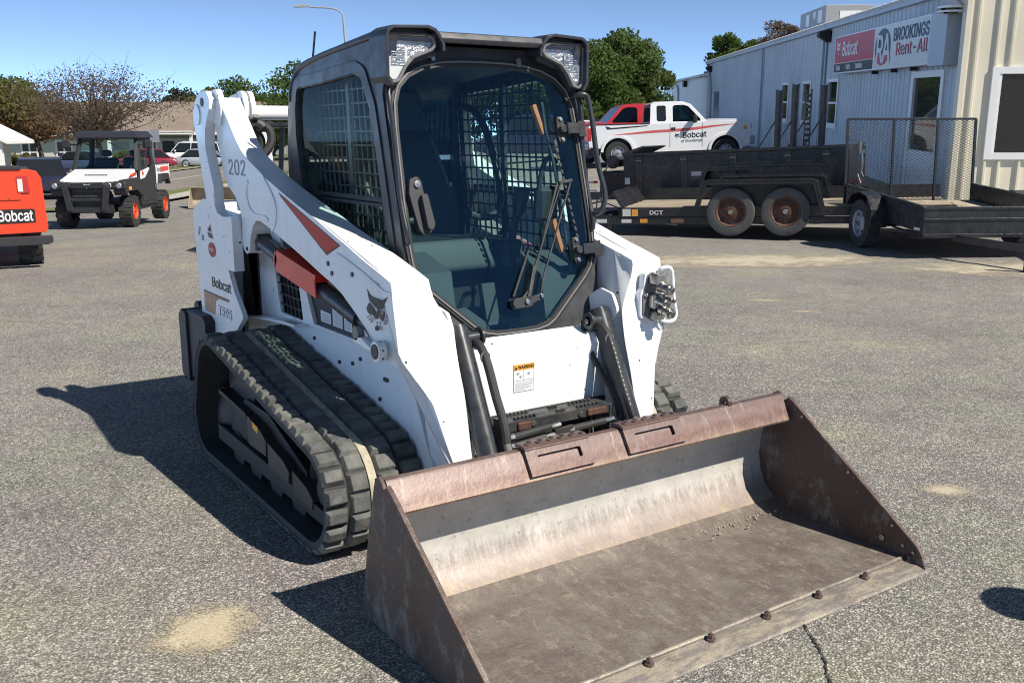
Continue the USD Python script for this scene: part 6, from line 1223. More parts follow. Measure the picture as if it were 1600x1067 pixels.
def pickup(name, label, loc, rotz, roty, paint, decals, group=None):
    """x from tail (0) to nose (5.3), near side at y = 0, far side at y = 1.95."""
    t = thing(name, label, "pickup truck", loc, rotz, group, roty)
    Wd, rw, fw_, R = 1.92, 0.95, 4.42, 0.40
    low = Polygon([(0.02, 0.62), (0.0, 1.20), (0.02, 1.30), (2.0, 1.30), (3.62, 1.33), (3.75, 1.36), (4.95, 1.33), (5.18, 1.26), (5.24, 1.05), (5.24, 0.62), (4.9, 0.45), (1.4, 0.42)])
    low = low.difference(arch(rw, 0.42, 0.47)).difference(arch(fw_, 0.42, 0.47)).difference(shapely.box(rw - 0.47, 0, rw + 0.47, 0.42)).difference(shapely.box(fw_ - 0.47, 0, fw_ + 0.47, 0.42))
    # bed is open, cab and hood solid
    put(t, "body_side", prism(low, "y", 0.0, 0.10), W[paint]); put(t, "body_side", prism(low, "y", Wd - 0.10, Wd), W[paint])
    for xc in (rw, fw_):
        fl3 = arch(xc, 0.42, 0.56).difference(arch(xc, 0.42, 0.475)).intersection(shapely.box(xc - 1, 0.45, xc + 1, 2))
        put(t, "wheel_arch", prism(fl3, "y", -0.035, 0.02), W[paint]); put(t, "wheel_arch", prism(fl3, "y", Wd - 0.02, Wd + 0.035), W[paint])
        put(t, "wheel_well", prism(arch(xc, 0.42, 0.47).intersection(shapely.box(xc - 1, 0.4, xc + 1, 2)), "y", 0.30, Wd - 0.30), W["plastic"])
    put(t, "bed_floor", box(0.05, 1.95, 0.1, Wd - 0.1, 0.75, 0.80), W["plastic"]); put(t, "tailgate", box(0.0, 0.07, 0.1, Wd - 0.1, 0.68, 1.28), W[paint])
    put(t, "bed_rail", cat_([box(0.0, 1.95, -0.005, 0.12, 1.30, 1.335), box(0.0, 1.95, Wd - 0.12, Wd + 0.005, 1.30, 1.335)]), W["plastic"])
    cabp = [(1.98, 1.30), (2.02, 1.92), (2.12, 1.985), (3.05, 1.985), (3.30, 1.90), (3.80, 1.36), (3.80, 1.28)]
    ring = lambda y, f: [np.array([(x, y + f * (0.13 * max(0, (z - 1.30)) / 0.68), z) for x, z in cabp])]
    P1 = np.array([(x, 0.0 + 0.15 * (z - 1.28) / 0.70, z) for x, z in cabp]); P2_ = np.array([(x, Wd - 0.15 * (z - 1.28) / 0.70, z) for x, z in cabp])
    # cab shell: frame with real window openings on the sides
    wa = Polygon([(2.20, 1.42), (2.20, 1.83), (2.24, 1.87), (2.46, 1.87), (2.50, 1.83), (2.50, 1.42), (2.46, 1.38), (2.24, 1.38)])
    wb = Polygon([(2.72, 1.36), (2.72, 1.82), (2.77, 1.87), (3.06, 1.88), (3.22, 1.83), (3.60, 1.43), (3.60, 1.36)])
    sidep = Polygon(cabp).difference(wa).difference(wb)
    def lean(m, s):
        v = np.array(m.vertices); v[:, 1] += s * 0.15 * np.clip(v[:, 2] - 1.28, 0, 1) / 0.70; m.vertices = v; return m
    put(t, "cab_side", lean(prism(sidep, "y", 0.0, 0.05), 1), W[paint]); put(t, "cab_side", lean(prism(sidep, "y", Wd - 0.05, Wd), -1), W[paint])
    for s, y0 in ((1, 0.02), (-1, Wd - 0.025)):
        put(t, "rear_side_window", lean(prism(wa.buffer(0.01), "y", y0, y0 + 0.005), s), W["dark_glass"])
        put(t, "front_side_window", lean(prism(wb.buffer(0.01), "y", y0, y0 + 0.005), s), W["truck_glass"])
    put(t, "roof", trimesh.convex.convex_hull(np.array([(2.02, 0.135, 1.93), (2.02, Wd - 0.135, 1.93), (2.12, 0.16, 1.99), (2.12, Wd - 0.16, 1.99), (3.05, 0.16, 1.99), (3.05, Wd - 0.16, 1.99), (3.28, 0.15, 1.905), (3.28, Wd - 0.15, 1.905), (2.6, 0.5, 2.01), (2.6, Wd - 0.5, 2.01)])), W[paint])
    put(t, "windshield", (np.array([(3.29, 0.17, 1.895), (3.29, Wd - 0.17, 1.895), (3.79, Wd - 0.06, 1.365), (3.79, 0.06, 1.365)]), np.array([[0, 1, 2], [0, 2, 3]])), W["dark_glass"], smooth=False)
    put(t, "rear_window", (np.array([(2.0, 0.25, 1.38), (2.0, Wd - 0.25, 1.38), (2.02, Wd - 0.25, 1.85), (2.02, 0.25, 1.85)]), np.array([[0, 1, 2], [0, 2, 3]])), W["dark_glass"], smooth=False)
    put(t, "cab_back", box(1.96, 2.0, 0.08, Wd - 0.08, 0.7, 1.36), W[paint])
    put(t, "interior", cat_([box(2.1, 3.7, 0.15, Wd - 0.15, 0.8, 1.25), box(2.75, 2.95, 0.25, 0.8, 1.25, 1.75, 0.05), box(2.75, 2.95, 1.1, 1.65, 1.25, 1.75, 0.05)]), W["interior"])
    put(t, "hood", trimesh.convex.convex_hull(np.array([(3.74, 0.06, 1.36), (3.74, Wd - 0.06, 1.36), (4.95, 0.08, 1.34), (4.95, Wd - 0.08, 1.34), (5.15, 0.14, 1.27), (5.15, Wd - 0.14, 1.27), (4.0, 0.35, 1.43), (4.0, Wd - 0.35, 1.43), (4.9, 0.4, 1.41), (4.9, Wd - 0.4, 1.41), (4.0, 0.09, 1.2), (4.0, Wd - 0.09, 1.2), (5.15, 0.1, 1.1), (5.15, Wd - 0.1, 1.1)])), W[paint])
    put(t, "grille", cat_([box(5.22, 5.27, 0.35, Wd - 0.35, 0.78, 1.24, 0.01)]), W["chrome"])
    for y in (0.02, Wd - 0.30): put(t, "headlight", box(5.08, 5.255, y, y + 0.28, 1.02, 1.24, 0.03), W["lamp_inner"])
    put(t, "side_marker", box(4.98, 5.10, -0.008, 0.05, 1.06, 1.18, 0.01), W["decal_orange"])
    put(t, "front_bumper", box(5.16, 5.36, -0.02, Wd + 0.02, 0.58, 0.86, 0.04), W["wheel_grey"])
    put(t, "rear_bumper", box(-0.18, 0.02, 0.05, Wd - 0.05, 0.55, 0.74, 0.03), W["chrome"])
    put(t, "tail_light", box(-0.02, 0.10, -0.012, 0.12, 0.82, 1.22, 0.01), W["reflect_red"])
    put(t, "tail_light", box(-0.02, 0.10, Wd - 0.12, Wd + 0.012, 0.82, 1.22, 0.01), W["reflect_red"])
    put(t, "door_gap", cat_([box(x, x + 0.012, -0.003, 0.0, 0.55, 1.30) for x in (2.62, 3.66)]), W["plastic"])
    put(t, "door_handle", box(2.66, 2.80, -0.02, 0.0, 1.10, 1.18, 0.01), W["plastic"])
    put(t, "mirror", box(3.34, 3.46, -0.26, -0.02, 1.30, 1.56, 0.04), W["plastic"])
    put(t, "chassis", box(0.2, 5.1, 0.3, Wd - 0.3, 0.42, 0.72), W["plastic"])
    for xc in (rw, fw_):
        wheel(t, (xc, 0.14, R), R, 0.25, 0.22, "wheel_grey", "tyre", "y", -1, 0, 8, True)
        wheel(t, (xc, Wd - 0.14, R), R, 0.25, 0.22, "wheel_grey", "tyre", "y", 1, 0, 0, True, 20)
    if decals:
        put(t, "side_stripe", prism([(0.75, 0.985), (2.0, 1.10), (3.2, 1.15), (4.0, 1.22), (4.85, 1.255), (4.0, 1.16), (3.2, 1.06), (2.0, 1.02), (1.2, 0.985)], "y", -0.004, -0.001), W["stripe_red"])
        put(t, "side_stripe", prism([(0.55, 1.27), (0.60, 1.16), (1.2, 1.19), (1.9, 1.24), (1.9, 1.265), (1.2, 1.235), (0.75, 1.21)], "y", -0.004, -0.001), W["plastic"])
        put(t, "lettering", text("Bobcat", 0.17, (3.02, -0.002, 0.84), (1, 0, 0.04), (0, 0, 1), 0.003, True), W["decal_black"])
        put(t, "lettering", text("of Brookings", 0.085, (2.98, -0.002, 0.70), (1, 0, 0.04), (0, 0, 1), 0.003), W["decal_black"])
        put(t, "cat_emblem", emblem((2.78, -0.001, 0.83), (1, 0, 0), (0, 0, 1), 0.18, 0.17, 0.003), W["decal_black"])
    return t
zp = float(height(3.2, 31.5)[0])
pickup("pickup_truck", "white extended-cab service pickup with red stripe beside the shop wall", W3(2.50, 31.55, 0.60), SB, -1.35, "truck_white", True)
pickup("pickup_truck", "red pickup parked behind the white service pickup, nose to the left", W3(6.9, 36.2, 0.72), SB + 180 + 6, 1.0, "truck_red", False)

def car(name, label, loc, rotz, paint, L=4.6, H=1.45, kind="sedan", cat="car", group=None):
    """x from tail to nose; simple but lofted body with glass band and wheels."""
    t = thing(name, label, cat, loc, rotz, group)
    Wd = 0.9; xr, xf_ = 0.19 * L, 0.81 * L; R = 0.33 if kind != "suv" else 0.38
    bh = H * (0.60 if kind == "sedan" else 0.58)
    xs = [(0.0, 0.80, 0.38, bh * 0.80), (0.06, 0.86, 0.26, bh * 0.98), (0.25, 0.9, 0.20, bh), (0.5, 0.9, 0.18, bh * 0.99), (0.72, 0.9, 0.20, bh * 0.97), (0.90, 0.86, 0.22, bh * 0.84), (0.97, 0.78, 0.28, bh * 0.74), (1.0, 0.66, 0.34, bh * 0.62)]
    body = side_hull([section(a * L, w_, z0, z1) for a, w_, z0, z1 in xs])
    put(t, "body", body, W[paint], smooth=50)
    if kind == "sedan": g = [(0.10, 0.98), (0.24, 1.60), (0.32, 1.66), (0.52, 1.67), (0.60, 1.60), (0.76, 0.97)]
    else: g = [(0.02, 0.98), (0.06, 1.62), (0.12, 1.71), (0.55, 1.72), (0.62, 1.66), (0.74, 0.98)]
    pts = []
    for a, z in g:
        yy = 0.84 - 0.20 * (z - 0.98) / 0.7
        pts += [(a * L, -yy, z * bh), (a * L, yy, z * bh)]
    put(t, "greenhouse", trimesh.convex.convex_hull(np.array(pts)), W["dark_glass"], smooth=False)
    rp = [(a * L, s * (0.84 - 0.20 * (z - 0.98) / 0.7 + 0.006), z * bh + d) for a, z in g[1:-1] for s in (-1, 1) for d in (-0.03, 0.012)]
    put(t, "roof", trimesh.convex.convex_hull(np.array(rp)), W[paint])
    for s in (-1, 1):
        def pp(a, z): return np.array([a * L, s * (0.845 - 0.20 * (z - 0.98) / 0.7), z * bh])
        for (a, z), (b, z2) in ((g[0], g[1]), (g[-2], g[-1]), ((0.47, 0.98), (0.45, 1.66)) if kind == "sedan" else ((0.45, 0.98), (0.44, 1.71))) + (() if kind == "sedan" else (((0.24, 0.98), (0.23, 1.71)),)):
            put(t, "window_pillar", bar(pp(a, z), pp(b, z2), 0.05, 0.05), W[paint])
        put(t, "mirror", box(0.66 * L, 0.66 * L + 0.14, s * 0.88, s * 1.02, bh * 1.0, bh * 1.12, 0.02), W[paint])
    put(t, "headlight", box(0.90 * L, 0.965 * L, -0.80, -0.55, bh * 0.62, bh * 0.76, 0.03), W["lamp_inner"]); put(t, "headlight", box(0.90 * L, 0.965 * L, 0.55, 0.80, bh * 0.62, bh * 0.76, 0.03), W["lamp_inner"])
    put(t, "tail_light", box(-0.01, 0.08, -0.80, -0.5, bh * 0.7, bh * 0.85, 0.02), W["reflect_red"]); put(t, "tail_light", box(-0.01, 0.08, 0.5, 0.80, bh * 0.7, bh * 0.85, 0.02), W["reflect_red"])
    for xc in (xr, xf_):
        for s in (-1, 1): wheel(t, (xc, s * 0.82, R), R, 0.21, 0.21, "wheel_grey", "tyre", "y", s, 0, 0, False, 20)
    return t
# parked beyond the street
def at(r, d, dz=0.0): return W3(r, d, None, dz)
car("sedan_car", "silver-grey sedan parked beyond the street, nose to the far right", at(-26.3, 76.5), SB + 8, "car_silver", 4.7, 1.45)
car("sedan_car", "dark blue sedan parked nearest the white utility vehicle's cargo box", at(-29.0, 70.5), SB + 175, "car_navy", 4.7, 1.45)
car("sedan_car", "maroon car parked between the blue sedan and the silver sedan", at(-24.9, 72.5), SB + 200, "car_maroon", 4.6, 1.5)
car("suv_car", "large white sport utility parked behind the silver sedan", at(-24.8, 84.0), SB + 185, "truck_white", 5.6, 1.95, "suv", "suv")
car("sedan_car", "very dark car half hidden behind the white utility vehicle's mirror", at(-16.7, 34.5), SB + 116, "car_dark", 4.5, 1.5)
car("suv_car", "dark vehicle with a yellow window sticker behind the red pickup", at(3.2, 43.0), SB + 175, "car_dark", 4.8, 1.85, "suv", "suv")

# ---- white side-by-side utility vehicle: x across (0 at its centre), nose towards -y, z up
def chamfer_hull(pts): return trimesh.convex.convex_hull(np.array(pts, float))
W["utv_white"] = mat("utv_white", (0.76, 0.765, 0.77), 0.3, bevel=0.01, coat=0.3)
W["utv_black"] = mat("utv_black", (0.022, 0.022, 0.024), 0.55, bevel=0.01, dust=0.15, dustcol=(0.1, 0.095, 0.09))
W["cloth_roof"] = mat("roof_cloth", (0.02, 0.022, 0.032), 0.6, bump=0.15, bscale=30)
W["rim_orange"] = mat("rim_orange", (0.75, 0.07, 0.02), 0.4, bevel=0.004)
uv = thing("utility_vehicle", "white and black enclosed utility vehicle with orange wheel rims", "utility vehicle", W3(-8.98, 21.0, None) + [0, 0, 0.02], SB + 3.5, None, 0)
for (x, y, f) in ((-0.66, 0.0, -1), (0.66, 0.0, 1), (-0.66, 2.25, -1), (0.66, 2.25, 1)):
    wheel(uv, (x, y, 0.335), 0.335, 0.27, 0.17, "rim_orange", "tyre", "x", f, 15, 6, "rim_orange", 24)
put(uv, "chassis", cat_([box(-0.45, 0.45, -0.45, 2.75, 0.33, 0.50), box(-0.70, 0.70, 0.45, 1.75, 0.33, 0.42)]), W["utv_black"])
hood = [(-0.56, -0.50, 0.92), (0.56, -0.50, 0.92), (-0.60, -0.42, 1.02), (0.60, -0.42, 1.02), (-0.66, 0.62, 1.22), (0.66, 0.62, 1.22), (-0.68, 0.62, 1.0), (0.68, 0.62, 1.0), (-0.62, -0.35, 0.88), (0.62, -0.35, 0.88)]
put(uv, "hood", chamfer_hull(hood), W["utv_white"])
put(uv, "hood_vent", cat_([box(-0.22 + 0.06 * k, -0.18 + 0.06 * k, -0.02, 0.02, 1.11, 1.125) for k in range(8)]), W["utv_black"])
for s in (-1, 1):
    fl4 = Polygon([(-0.52, 0.80), (-0.50, 0.98), (-0.36, 1.02), (0.5, 1.04), (0.62, 0.85), (0.58, 0.62), (0.46, 0.70), (0.30, 0.78), (-0.30, 0.78), (-0.44, 0.70)])
    put(uv, "front_fender", prism(fl4, "x", s * 0.52, s * 0.78), W["utv_black"])
    hd_ = put(uv, "headlight_bezel", box(s * 0.34, s * 0.80, -0.575, -0.40, 0.83, 0.99, 0.03), W["utv_black"])
    for xx in (0.45, 0.66):
        put(hd_, "headlight", lathe([(0, -0.594), (0.045, -0.592), (0.06, -0.58), (0.062, -0.565)], (s * xx, 0, 0.91), "y", 16), W["lamp_inner"])
    put(uv, "side_stripe", prism([(0.12, 1.06), (0.16, 1.11), (0.56, 1.16), (0.56, 1.09)], "x", s * 0.672, s * 0.676), W["orange"])
    put(uv, "turn_light", box(s * 0.74, s * 0.80, -0.30, -0.16, 0.80, 0.87, 0.01), W["decal_orange"])
put(uv, "grille", cat_([box(-0.34, 0.34, -0.56, -0.48, 0.42, 0.98, 0.02)]), W["utv_black"])
put(uv, "grille_bars", cat_([box(-0.30, 0.30, -0.575, -0.56, z, z + 0.035) for z in (0.46, 0.57, 0.68, 0.79)] + [box(x - 0.012, x + 0.012, -0.575, -0.56, 0.46, 0.80) for x in (-0.12, 0.12)]), W["dark_steel"])
put(uv, "cat_emblem", emblem((-0.08, -0.563, 0.85), (1, 0, 0), (0, 0, 1), 0.16, 0.11, 0.006), W["decal_white"])
put(uv, "brush_guard", cat_([chamfer_hull([(s * 0.28, -0.60, 0.35), (s * 0.40, -0.60, 0.35), (s * 0.50, -0.62, 0.95), (s * 0.38, -0.62, 0.98), (s * 0.30, -0.70, 0.40), (s * 0.40, -0.70, 0.40), (s * 0.48, -0.70, 0.90), (s * 0.38, -0.70, 0.93)]) for s in (-1, 1)] + [box(-0.38, 0.38, -0.66, -0.60, 0.60, 0.66), box(-0.42, 0.42, -0.66, -0.58, 0.36, 0.46), box(-0.40, 0.40, -0.66, -0.60, 0.88, 0.93)]), W["utv_black"])
# cab: posts, roof, glass
A_ = {"fl": (-0.68, 0.60, 1.18), "fr": (0.68, 0.60, 1.18), "tl": (-0.60, 0.98, 1.90), "tr": (0.60, 0.98, 1.90), "rl": (-0.62, 1.80, 1.90), "rr": (0.62, 1.80, 1.90), "bl": (-0.70, 1.78, 0.90), "br": (0.70, 1.78, 0.90)}
put(uv, "cab_frame", cat_([bar(A_[a], A_[b], 0.075, 0.06) for a, b in (("fl", "tl"), ("fr", "tr"), ("tl", "rl"), ("tr", "rr"), ("rl", "bl"), ("rr", "br"), ("tl", "tr"), ("rl", "rr"), ("fl", "fr"))]), W["utv_black"])
put(uv, "roof", chamfer_hull([(-0.70, 0.78, 1.90), (0.70, 0.78, 1.90), (-0.72, 1.92, 1.90), (0.72, 1.92, 1.90), (-0.66, 0.80, 2.0), (0.66, 0.80, 2.0), (-0.60, 1.0, 2.05), (0.60, 1.0, 2.05), (-0.62, 1.86, 2.04), (0.62, 1.86, 2.04)]), W["cloth_roof"])
put(uv, "windshield", (np.array([(-0.64, 0.63, 1.21), (0.64, 0.63, 1.21), (0.57, 0.97, 1.87), (-0.57, 0.97, 1.87)]), np.array([[0, 1, 2], [0, 2, 3]])), W["windshield"], smooth=False)
put(uv, "rear_window", (np.array([(-0.60, 1.80, 1.25), (0.60, 1.80, 1.25), (0.57, 1.81, 1.86), (-0.57, 1.81, 1.86)]), np.array([[0, 1, 2], [0, 2, 3]])), W["side_glass"], smooth=False)
for s in (-1, 1):
    dp = Polygon([(0.62, 0.42), (0.55, 0.80), (0.64, 1.18), (1.00, 1.88), (1.74, 1.88), (1.82, 1.20), (1.72, 0.42)])
    wn = rpoly([(0.82, 1.26), (1.08, 1.80), (1.60, 1.80), (1.68, 1.62), (1.66, 1.30), (1.45, 1.22)], 0.03)
    def leanx(m):
        v = np.array(m.vertices); v[:, 0] -= s * 0.10 * np.clip(v[:, 2] - 1.15, 0, 1) / 0.75; m.vertices = v; return m
    dd = put(uv, "door", leanx(prism(dp.difference(wn), "x", s * 0.70, s * 0.745)), W["utv_black"])
    put(dd, "door_window", leanx(prism(wn.buffer(0.01), "x", s * 0.72, s * 0.723)), W["side_glass"])
    put(dd, "door_panel", prism([(0.72, 0.50), (0.68, 0.80), (0.78, 0.98), (1.35, 1.0), (1.10, 0.62), (1.62, 0.58), (1.62, 0.50)], "x", s * 0.745, s * 0.755), W["utv_black"])
    put(dd, "white_panel", prism([(0.58, 0.98), (0.64, 1.17), (1.28, 1.24), (1.30, 1.20), (0.95, 1.02)], "x", s * 0.746, s * 0.750), W["utv_white"])
    put(dd, "round_decal", cyl((s * 0.75, 0.80, 1.12), (s * 0.754, 0.80, 1.12), 0.05, 16), W["red_decal"])
    put(dd, "latch", box(s * 0.745, s * 0.76, 1.62, 1.74, 0.75, 0.85, 0.01), W["steel"])
    put(uv, "mirror", cat_([box(s * 0.80, s * 0.98, 0.86, 0.92, 1.66, 1.86, 0.03), bar((s * 0.66, 0.90, 1.74), (s * 0.85, 0.90, 1.76), 0.03, 0.03)]), W["utv_black"])
    # cargo box
    bx_ = put(uv, "cargo_box_side", prism(Polygon([(1.86, 0.85), (1.86, 1.28), (2.98, 1.28), (2.98, 0.80), (2.72, 0.80), (2.62, 0.98), (2.0, 0.98), (1.95, 0.85)]), "x", s * 0.66, s * 0.72), W["utv_white"])
    put(bx_, "flare", prism(Polygon([(1.95, 0.84), (2.02, 1.06), (2.62, 1.06), (2.75, 0.80), (2.66, 0.80), (2.56, 0.92), (2.1, 0.92), (2.04, 0.84)]), "x", s * 0.72, s * 0.80), W["utv_black"])
    put(bx_, "side_stripe", prism([(2.2, 1.10), (2.24, 1.22), (2.92, 1.22), (2.90, 1.12)], "x", s * 0.7202, s * 0.723), W["orange"])
    if s > 0: put(bx_, "lettering", text("Bobcat", 0.09, (0.722, 1.96, 1.12), (0, 1, 0), (0, 0, 1), 0.003, True, 0.8), W["decal_grey"])
    put(bx_, "rail_notches", cat_([box(s * 0.665, s * 0.725, y, y + 0.06, 1.26, 1.30) for y in np.arange(1.95, 2.9, 0.17)]), W["utv_black"])
put(uv, "cargo_bed", cat_([box(-0.66, 0.66, 1.86, 2.96, 0.86, 0.92), box(-0.66, 0.66, 1.86, 1.90, 0.86, 1.26), box(-0.66, 0.66, 2.93, 2.98, 0.86, 1.26)]), W["utv_black"])
put(uv, "seat", cat_([box(-0.60, 0.60, 1.25, 1.72, 0.75, 0.92, 0.04), box(-0.60, -0.05, 1.62, 1.76, 0.92, 1.45, 0.05), box(0.05, 0.60, 1.62, 1.76, 0.92, 1.45, 0.05), box(-0.44, -0.20, 1.66, 1.76, 1.47, 1.62, 0.04), box(0.20, 0.44, 1.66, 1.76, 1.47, 1.62, 0.04)]), W["interior"])
put(uv, "dashboard", cat_([box(-0.62, 0.62, 0.66, 0.90, 0.98, 1.20, 0.04)]), W["interior"])
put(uv, "steering_wheel", tube([(0.32 + 0.17 * math.cos(a), 0.98 + 0.09 * math.sin(a), 1.25 + 0.15 * math.sin(a)) for a in np.linspace(0, 6.28, 20)], 0.016, 6), W["plastic"])
put(uv, "wiper", bar((0.02, 0.91, 1.80), (0.42, 0.80, 1.62), 0.02, 0.015), W["plastic"])
put(uv, "suspension", cat_([bar((s * 0.3, y, 0.42), (s * 0.6, y, 0.34), 0.05, 0.04) for s in (-1, 1) for y in (-0.05, 0.08, 2.2, 2.3)]), W["dark_steel"])

# ---- orange utility vehicle, tail towards us at the left edge: x across, tail at y = 0
ov = thing("utility_vehicle", "orange utility vehicle seen from behind at the left edge of the lot", "utility vehicle", W3(-5.82, 11.85, 0.0), SB + 27)
tg = Polygon([(-1.35, 0.42), (-1.35, 1.16), (-1.2, 1.20), (-0.06, 1.205), (0.03, 1.18), (0.075, 1.10), (0.10, 0.49), (0.07, 0.44)])
tail_ = put(ov, "tailgate", prism(tg, "y", -0.03, 0.03), W["orange"])
put(tail_, "pressed_panel", prism(rpoly([(-1.30, 0.84), (-1.30, 1.13), (-0.74, 1.13), (-0.70, 1.09), (-0.60, 1.09), (-0.56, 1.13), (-0.18, 1.13), (-0.16, 0.84)], 0.015), "y", -0.042, -0.03), W["orange"])
put(tail_, "name_plate", prism(rpoly([(-1.30, 0.55), (-1.30, 0.745), (-0.46, 0.745), (-0.44, 0.73), (-0.05, 0.73), (-0.03, 0.715), (-0.03, 0.565)], 0.01), "y", -0.036, -0.03), W["decal_black"])
put(tail_, "lettering", text("Bobcat", 0.125, (-0.445, -0.036, 0.59), (1, 0, 0), (0, 0, 1), 0.004, True, 0.68), W["decal_white"])
put(tail_, "cat_emblem", emblem((-0.62, -0.036, 0.575), (1, 0, 0), (0, 0, 1), 0.145, 0.15, 0.004), W["decal_white"])
put(tail_, "tail_light", prism(rpoly([(-0.20, 0.925), (-0.20, 1.13), (-0.08, 1.12), (-0.06, 0.925)], 0.01), "y", -0.048, -0.03), W["reflect_red"])
put(tail_, "reversing_light", prism([(-0.19, 0.94), (-0.19, 1.09), (-0.135, 1.09), (-0.135, 0.94)], "y", -0.052, -0.048), W["reflect_white"])
put(tail_, "hatch_knob", cyl((-0.65, -0.05, 1.075), (-0.65, -0.03, 1.075), 0.02, 12), W["plastic"])
for x in np.linspace(-1.2, -0.3, 6): put(tail_, "screw", cyl((x, -0.047, 0.86), (x, -0.042, 0.86), 0.008, 8), W["dark_steel"])
put(ov, "body", cat_([box(-1.38, 0.06, 0.03, 1.6, 0.45, 1.15, 0.05)]), W["orange"])
put(ov, "cargo_rail", cat_([box(-1.40, -0.14, -0.05, 0.5, 1.205, 1.24), box(-1.40, -0.05, 0.4, 1.6, 1.15, 1.20)]), W["utv_black"])
put(ov, "rear_bumper", cat_([prism(rpoly([(-1.5, 0.30), (-1.5, 0.40), (0.14, 0.40), (0.14, 0.33), (0.08, 0.30)], 0.01), "y", -0.16, -0.04)]), W["utv_black"])
put(ov, "axle", cat_([box(-1.2, -0.2, 0.1, 0.9, 0.30, 0.45), cyl((-1.2, 0.55, 0.33), (-0.1, 0.55, 0.33), 0.06, 10)]), W["utv_black"])
for x, f in ((-1.17, -1), (-0.12, 1)):
    wheel(ov, (x, 0.55, 0.32), 0.32, 0.28, 0.16, "rim_orange", "tyre", "x", f, 15, 0, False, 24)
    wheel(ov, (x, 2.5, 0.32), 0.32, 0.26, 0.16, "rim_orange", "tyre", "x", f, 15, 0, False, 24)
put(ov, "cab", cat_([box(-1.35, 0.05, 1.6, 3.0, 0.5, 1.1, 0.05)]), W["orange"])

# ---- second compact machine beyond the loader; x across
th = thing("compact_loader", "orange and white compact loader with black cab parked right behind the track loader", "compact loader", W3(-2.6, 13.2, 0.0), SB + 2)
put(th, "cab", cat_([bar((-0.62, -0.45, 0.9), (-0.55, -0.40, 1.78), 0.06, 0.06), bar((0.25, -0.45, 0.9), (0.2, -0.40, 1.78), 0.06, 0.06), bar((-0.62, 0.4, 0.9), (-0.55, 0.4, 1.78), 0.06, 0.06), box(-0.65, 0.28, -0.48, 0.45, 1.70, 1.76, 0.02), box(-0.65, 0.30, -0.5, 0.5, 0.55, 0.95, 0.03)]), W["black"])
put(th, "cab_glass", (np.array([(-0.60, -0.455, 0.95), (0.23, -0.455, 0.95), (0.2, -0.41, 1.70), (-0.55, -0.41, 1.70)]), np.array([[0, 1, 2], [0, 2, 3]])), W["side_glass"], smooth=False)
put(th, "link_arm", prism(rpoly([(-0.78, 1.02), (-0.62, 1.30), (-0.66, 1.64), (-0.58, 1.64), (-0.52, 1.30), (-0.58, 0.98)], 0.03), "y", -0.52, -0.47), W["utv_white"])
put(th, "chassis", cat_([box(-1.2, 1.35, -0.35, 0.6, 0.35, 0.75, 0.04)]), W["utv_white"])
put(th, "engine_hood", trimesh.convex.convex_hull(np.vstack([box(0.35, 1.15, -0.45, 0.55, 0.75, 1.02, 0.05).vertices, box(0.45, 1.05, -0.40, 0.5, 1.05, 1.10, 0.04).vertices])), W["orange"])
put(th, "rear_fork", prism(rpoly([(1.15, 0.55), (1.05, 1.10), (1.20, 1.35), (1.32, 1.35), (1.36, 0.55)], 0.03), "y", -0.5, -0.42), W["utv_white"])
for x, y in ((-0.75, -0.45), (0.9, -0.45), (-0.75, 0.75), (0.9, 0.75)):
    wheel(th, (x, y, 0.40), 0.40, 0.26, 0.2, "utv_white", "tyre", "y", -1 if y < 0 else 1, 12, 0, True, 20)
# ---- loose attachments
bkt = thing("loader_bucket", "tan steel loader bucket lying by the walk beyond the track loader", "bucket", W3(-9.15, 27.4, None), SB + 10)
W["tan_steel"] = mat("tan_steel", (0.30, 0.25, 0.18), 0.6, var=0.25, vscale=5, dust=0.2)
put(bkt, "shell", cat_([prism([(-0.25, 0.02), (-0.05, 0.03), (0.6, 0.06), (0.72, 0.2), (0.66, 0.56), (0.62, 0.56), (0.67, 0.22), (0.57, 0.10), (-0.25, 0.05)], "x", 0.02, 1.78)]), W["tan_steel"])
put(bkt, "end_plate", prism([(-0.22, 0.02), (0.10, 0.30), (0.45, 0.58), (0.68, 0.58), (0.75, 0.2), (0.6, 0.0)], "x", 0, 0.02), W["tan_steel"])
put(bkt, "end_plate", prism([(-0.22, 0.02), (0.10, 0.30), (0.45, 0.58), (0.68, 0.58), (0.75, 0.2), (0.6, 0.0)], "x", 1.78, 1.80), W["tan_steel"])
put(bkt, "top_lip", box(0.0, 1.80, 0.42, 0.70, 0.56, 0.585), W["tan_steel"])
# ------------------------------------------------------------------ trees
def leaf_mat(name, dark, light, k=0.45):
    return usdkit.material(stage, "/World/Looks/" + name, {
        "geo": ("geometry", {}), "rp": ("rgb_ramp", {"ramp": [(0.0, dark), (0.7, light), (1.0, tuple(1.35 * c for c in light))]}),
        "d": ("principled_bsdf", {"roughness": 0.7, "specular_ior_level": 0.25}), "t": ("translucent_bsdf", {}), "m": ("mix_closure", {"fac": k})},
        [("geo.random_per_island", "rp.fac"), ("rp.color", "d.base_color"), ("rp.color", "t.color"), ("d.BSDF", "m.closure1"), ("t.BSDF", "m.closure2")], surface="m.closure")
W["leaf_green"] = leaf_mat("leaf_green", (0.083, 0.131, 0.03), (0.186, 0.262, 0.062))
W["leaf_mid"] = leaf_mat("leaf_mid", (0.103, 0.145, 0.039), (0.235, 0.276, 0.076))
W["leaf_olive"] = leaf_mat("leaf_olive", (0.138, 0.131, 0.044), (0.29, 0.248, 0.09))
W["leaf_rust"] = leaf_mat("leaf_rust", (0.193, 0.117, 0.062), (0.373, 0.228, 0.124))
W["leaf_crab"] = leaf_mat("leaf_crab", (0.152, 0.11, 0.076), (0.304, 0.228, 0.152))
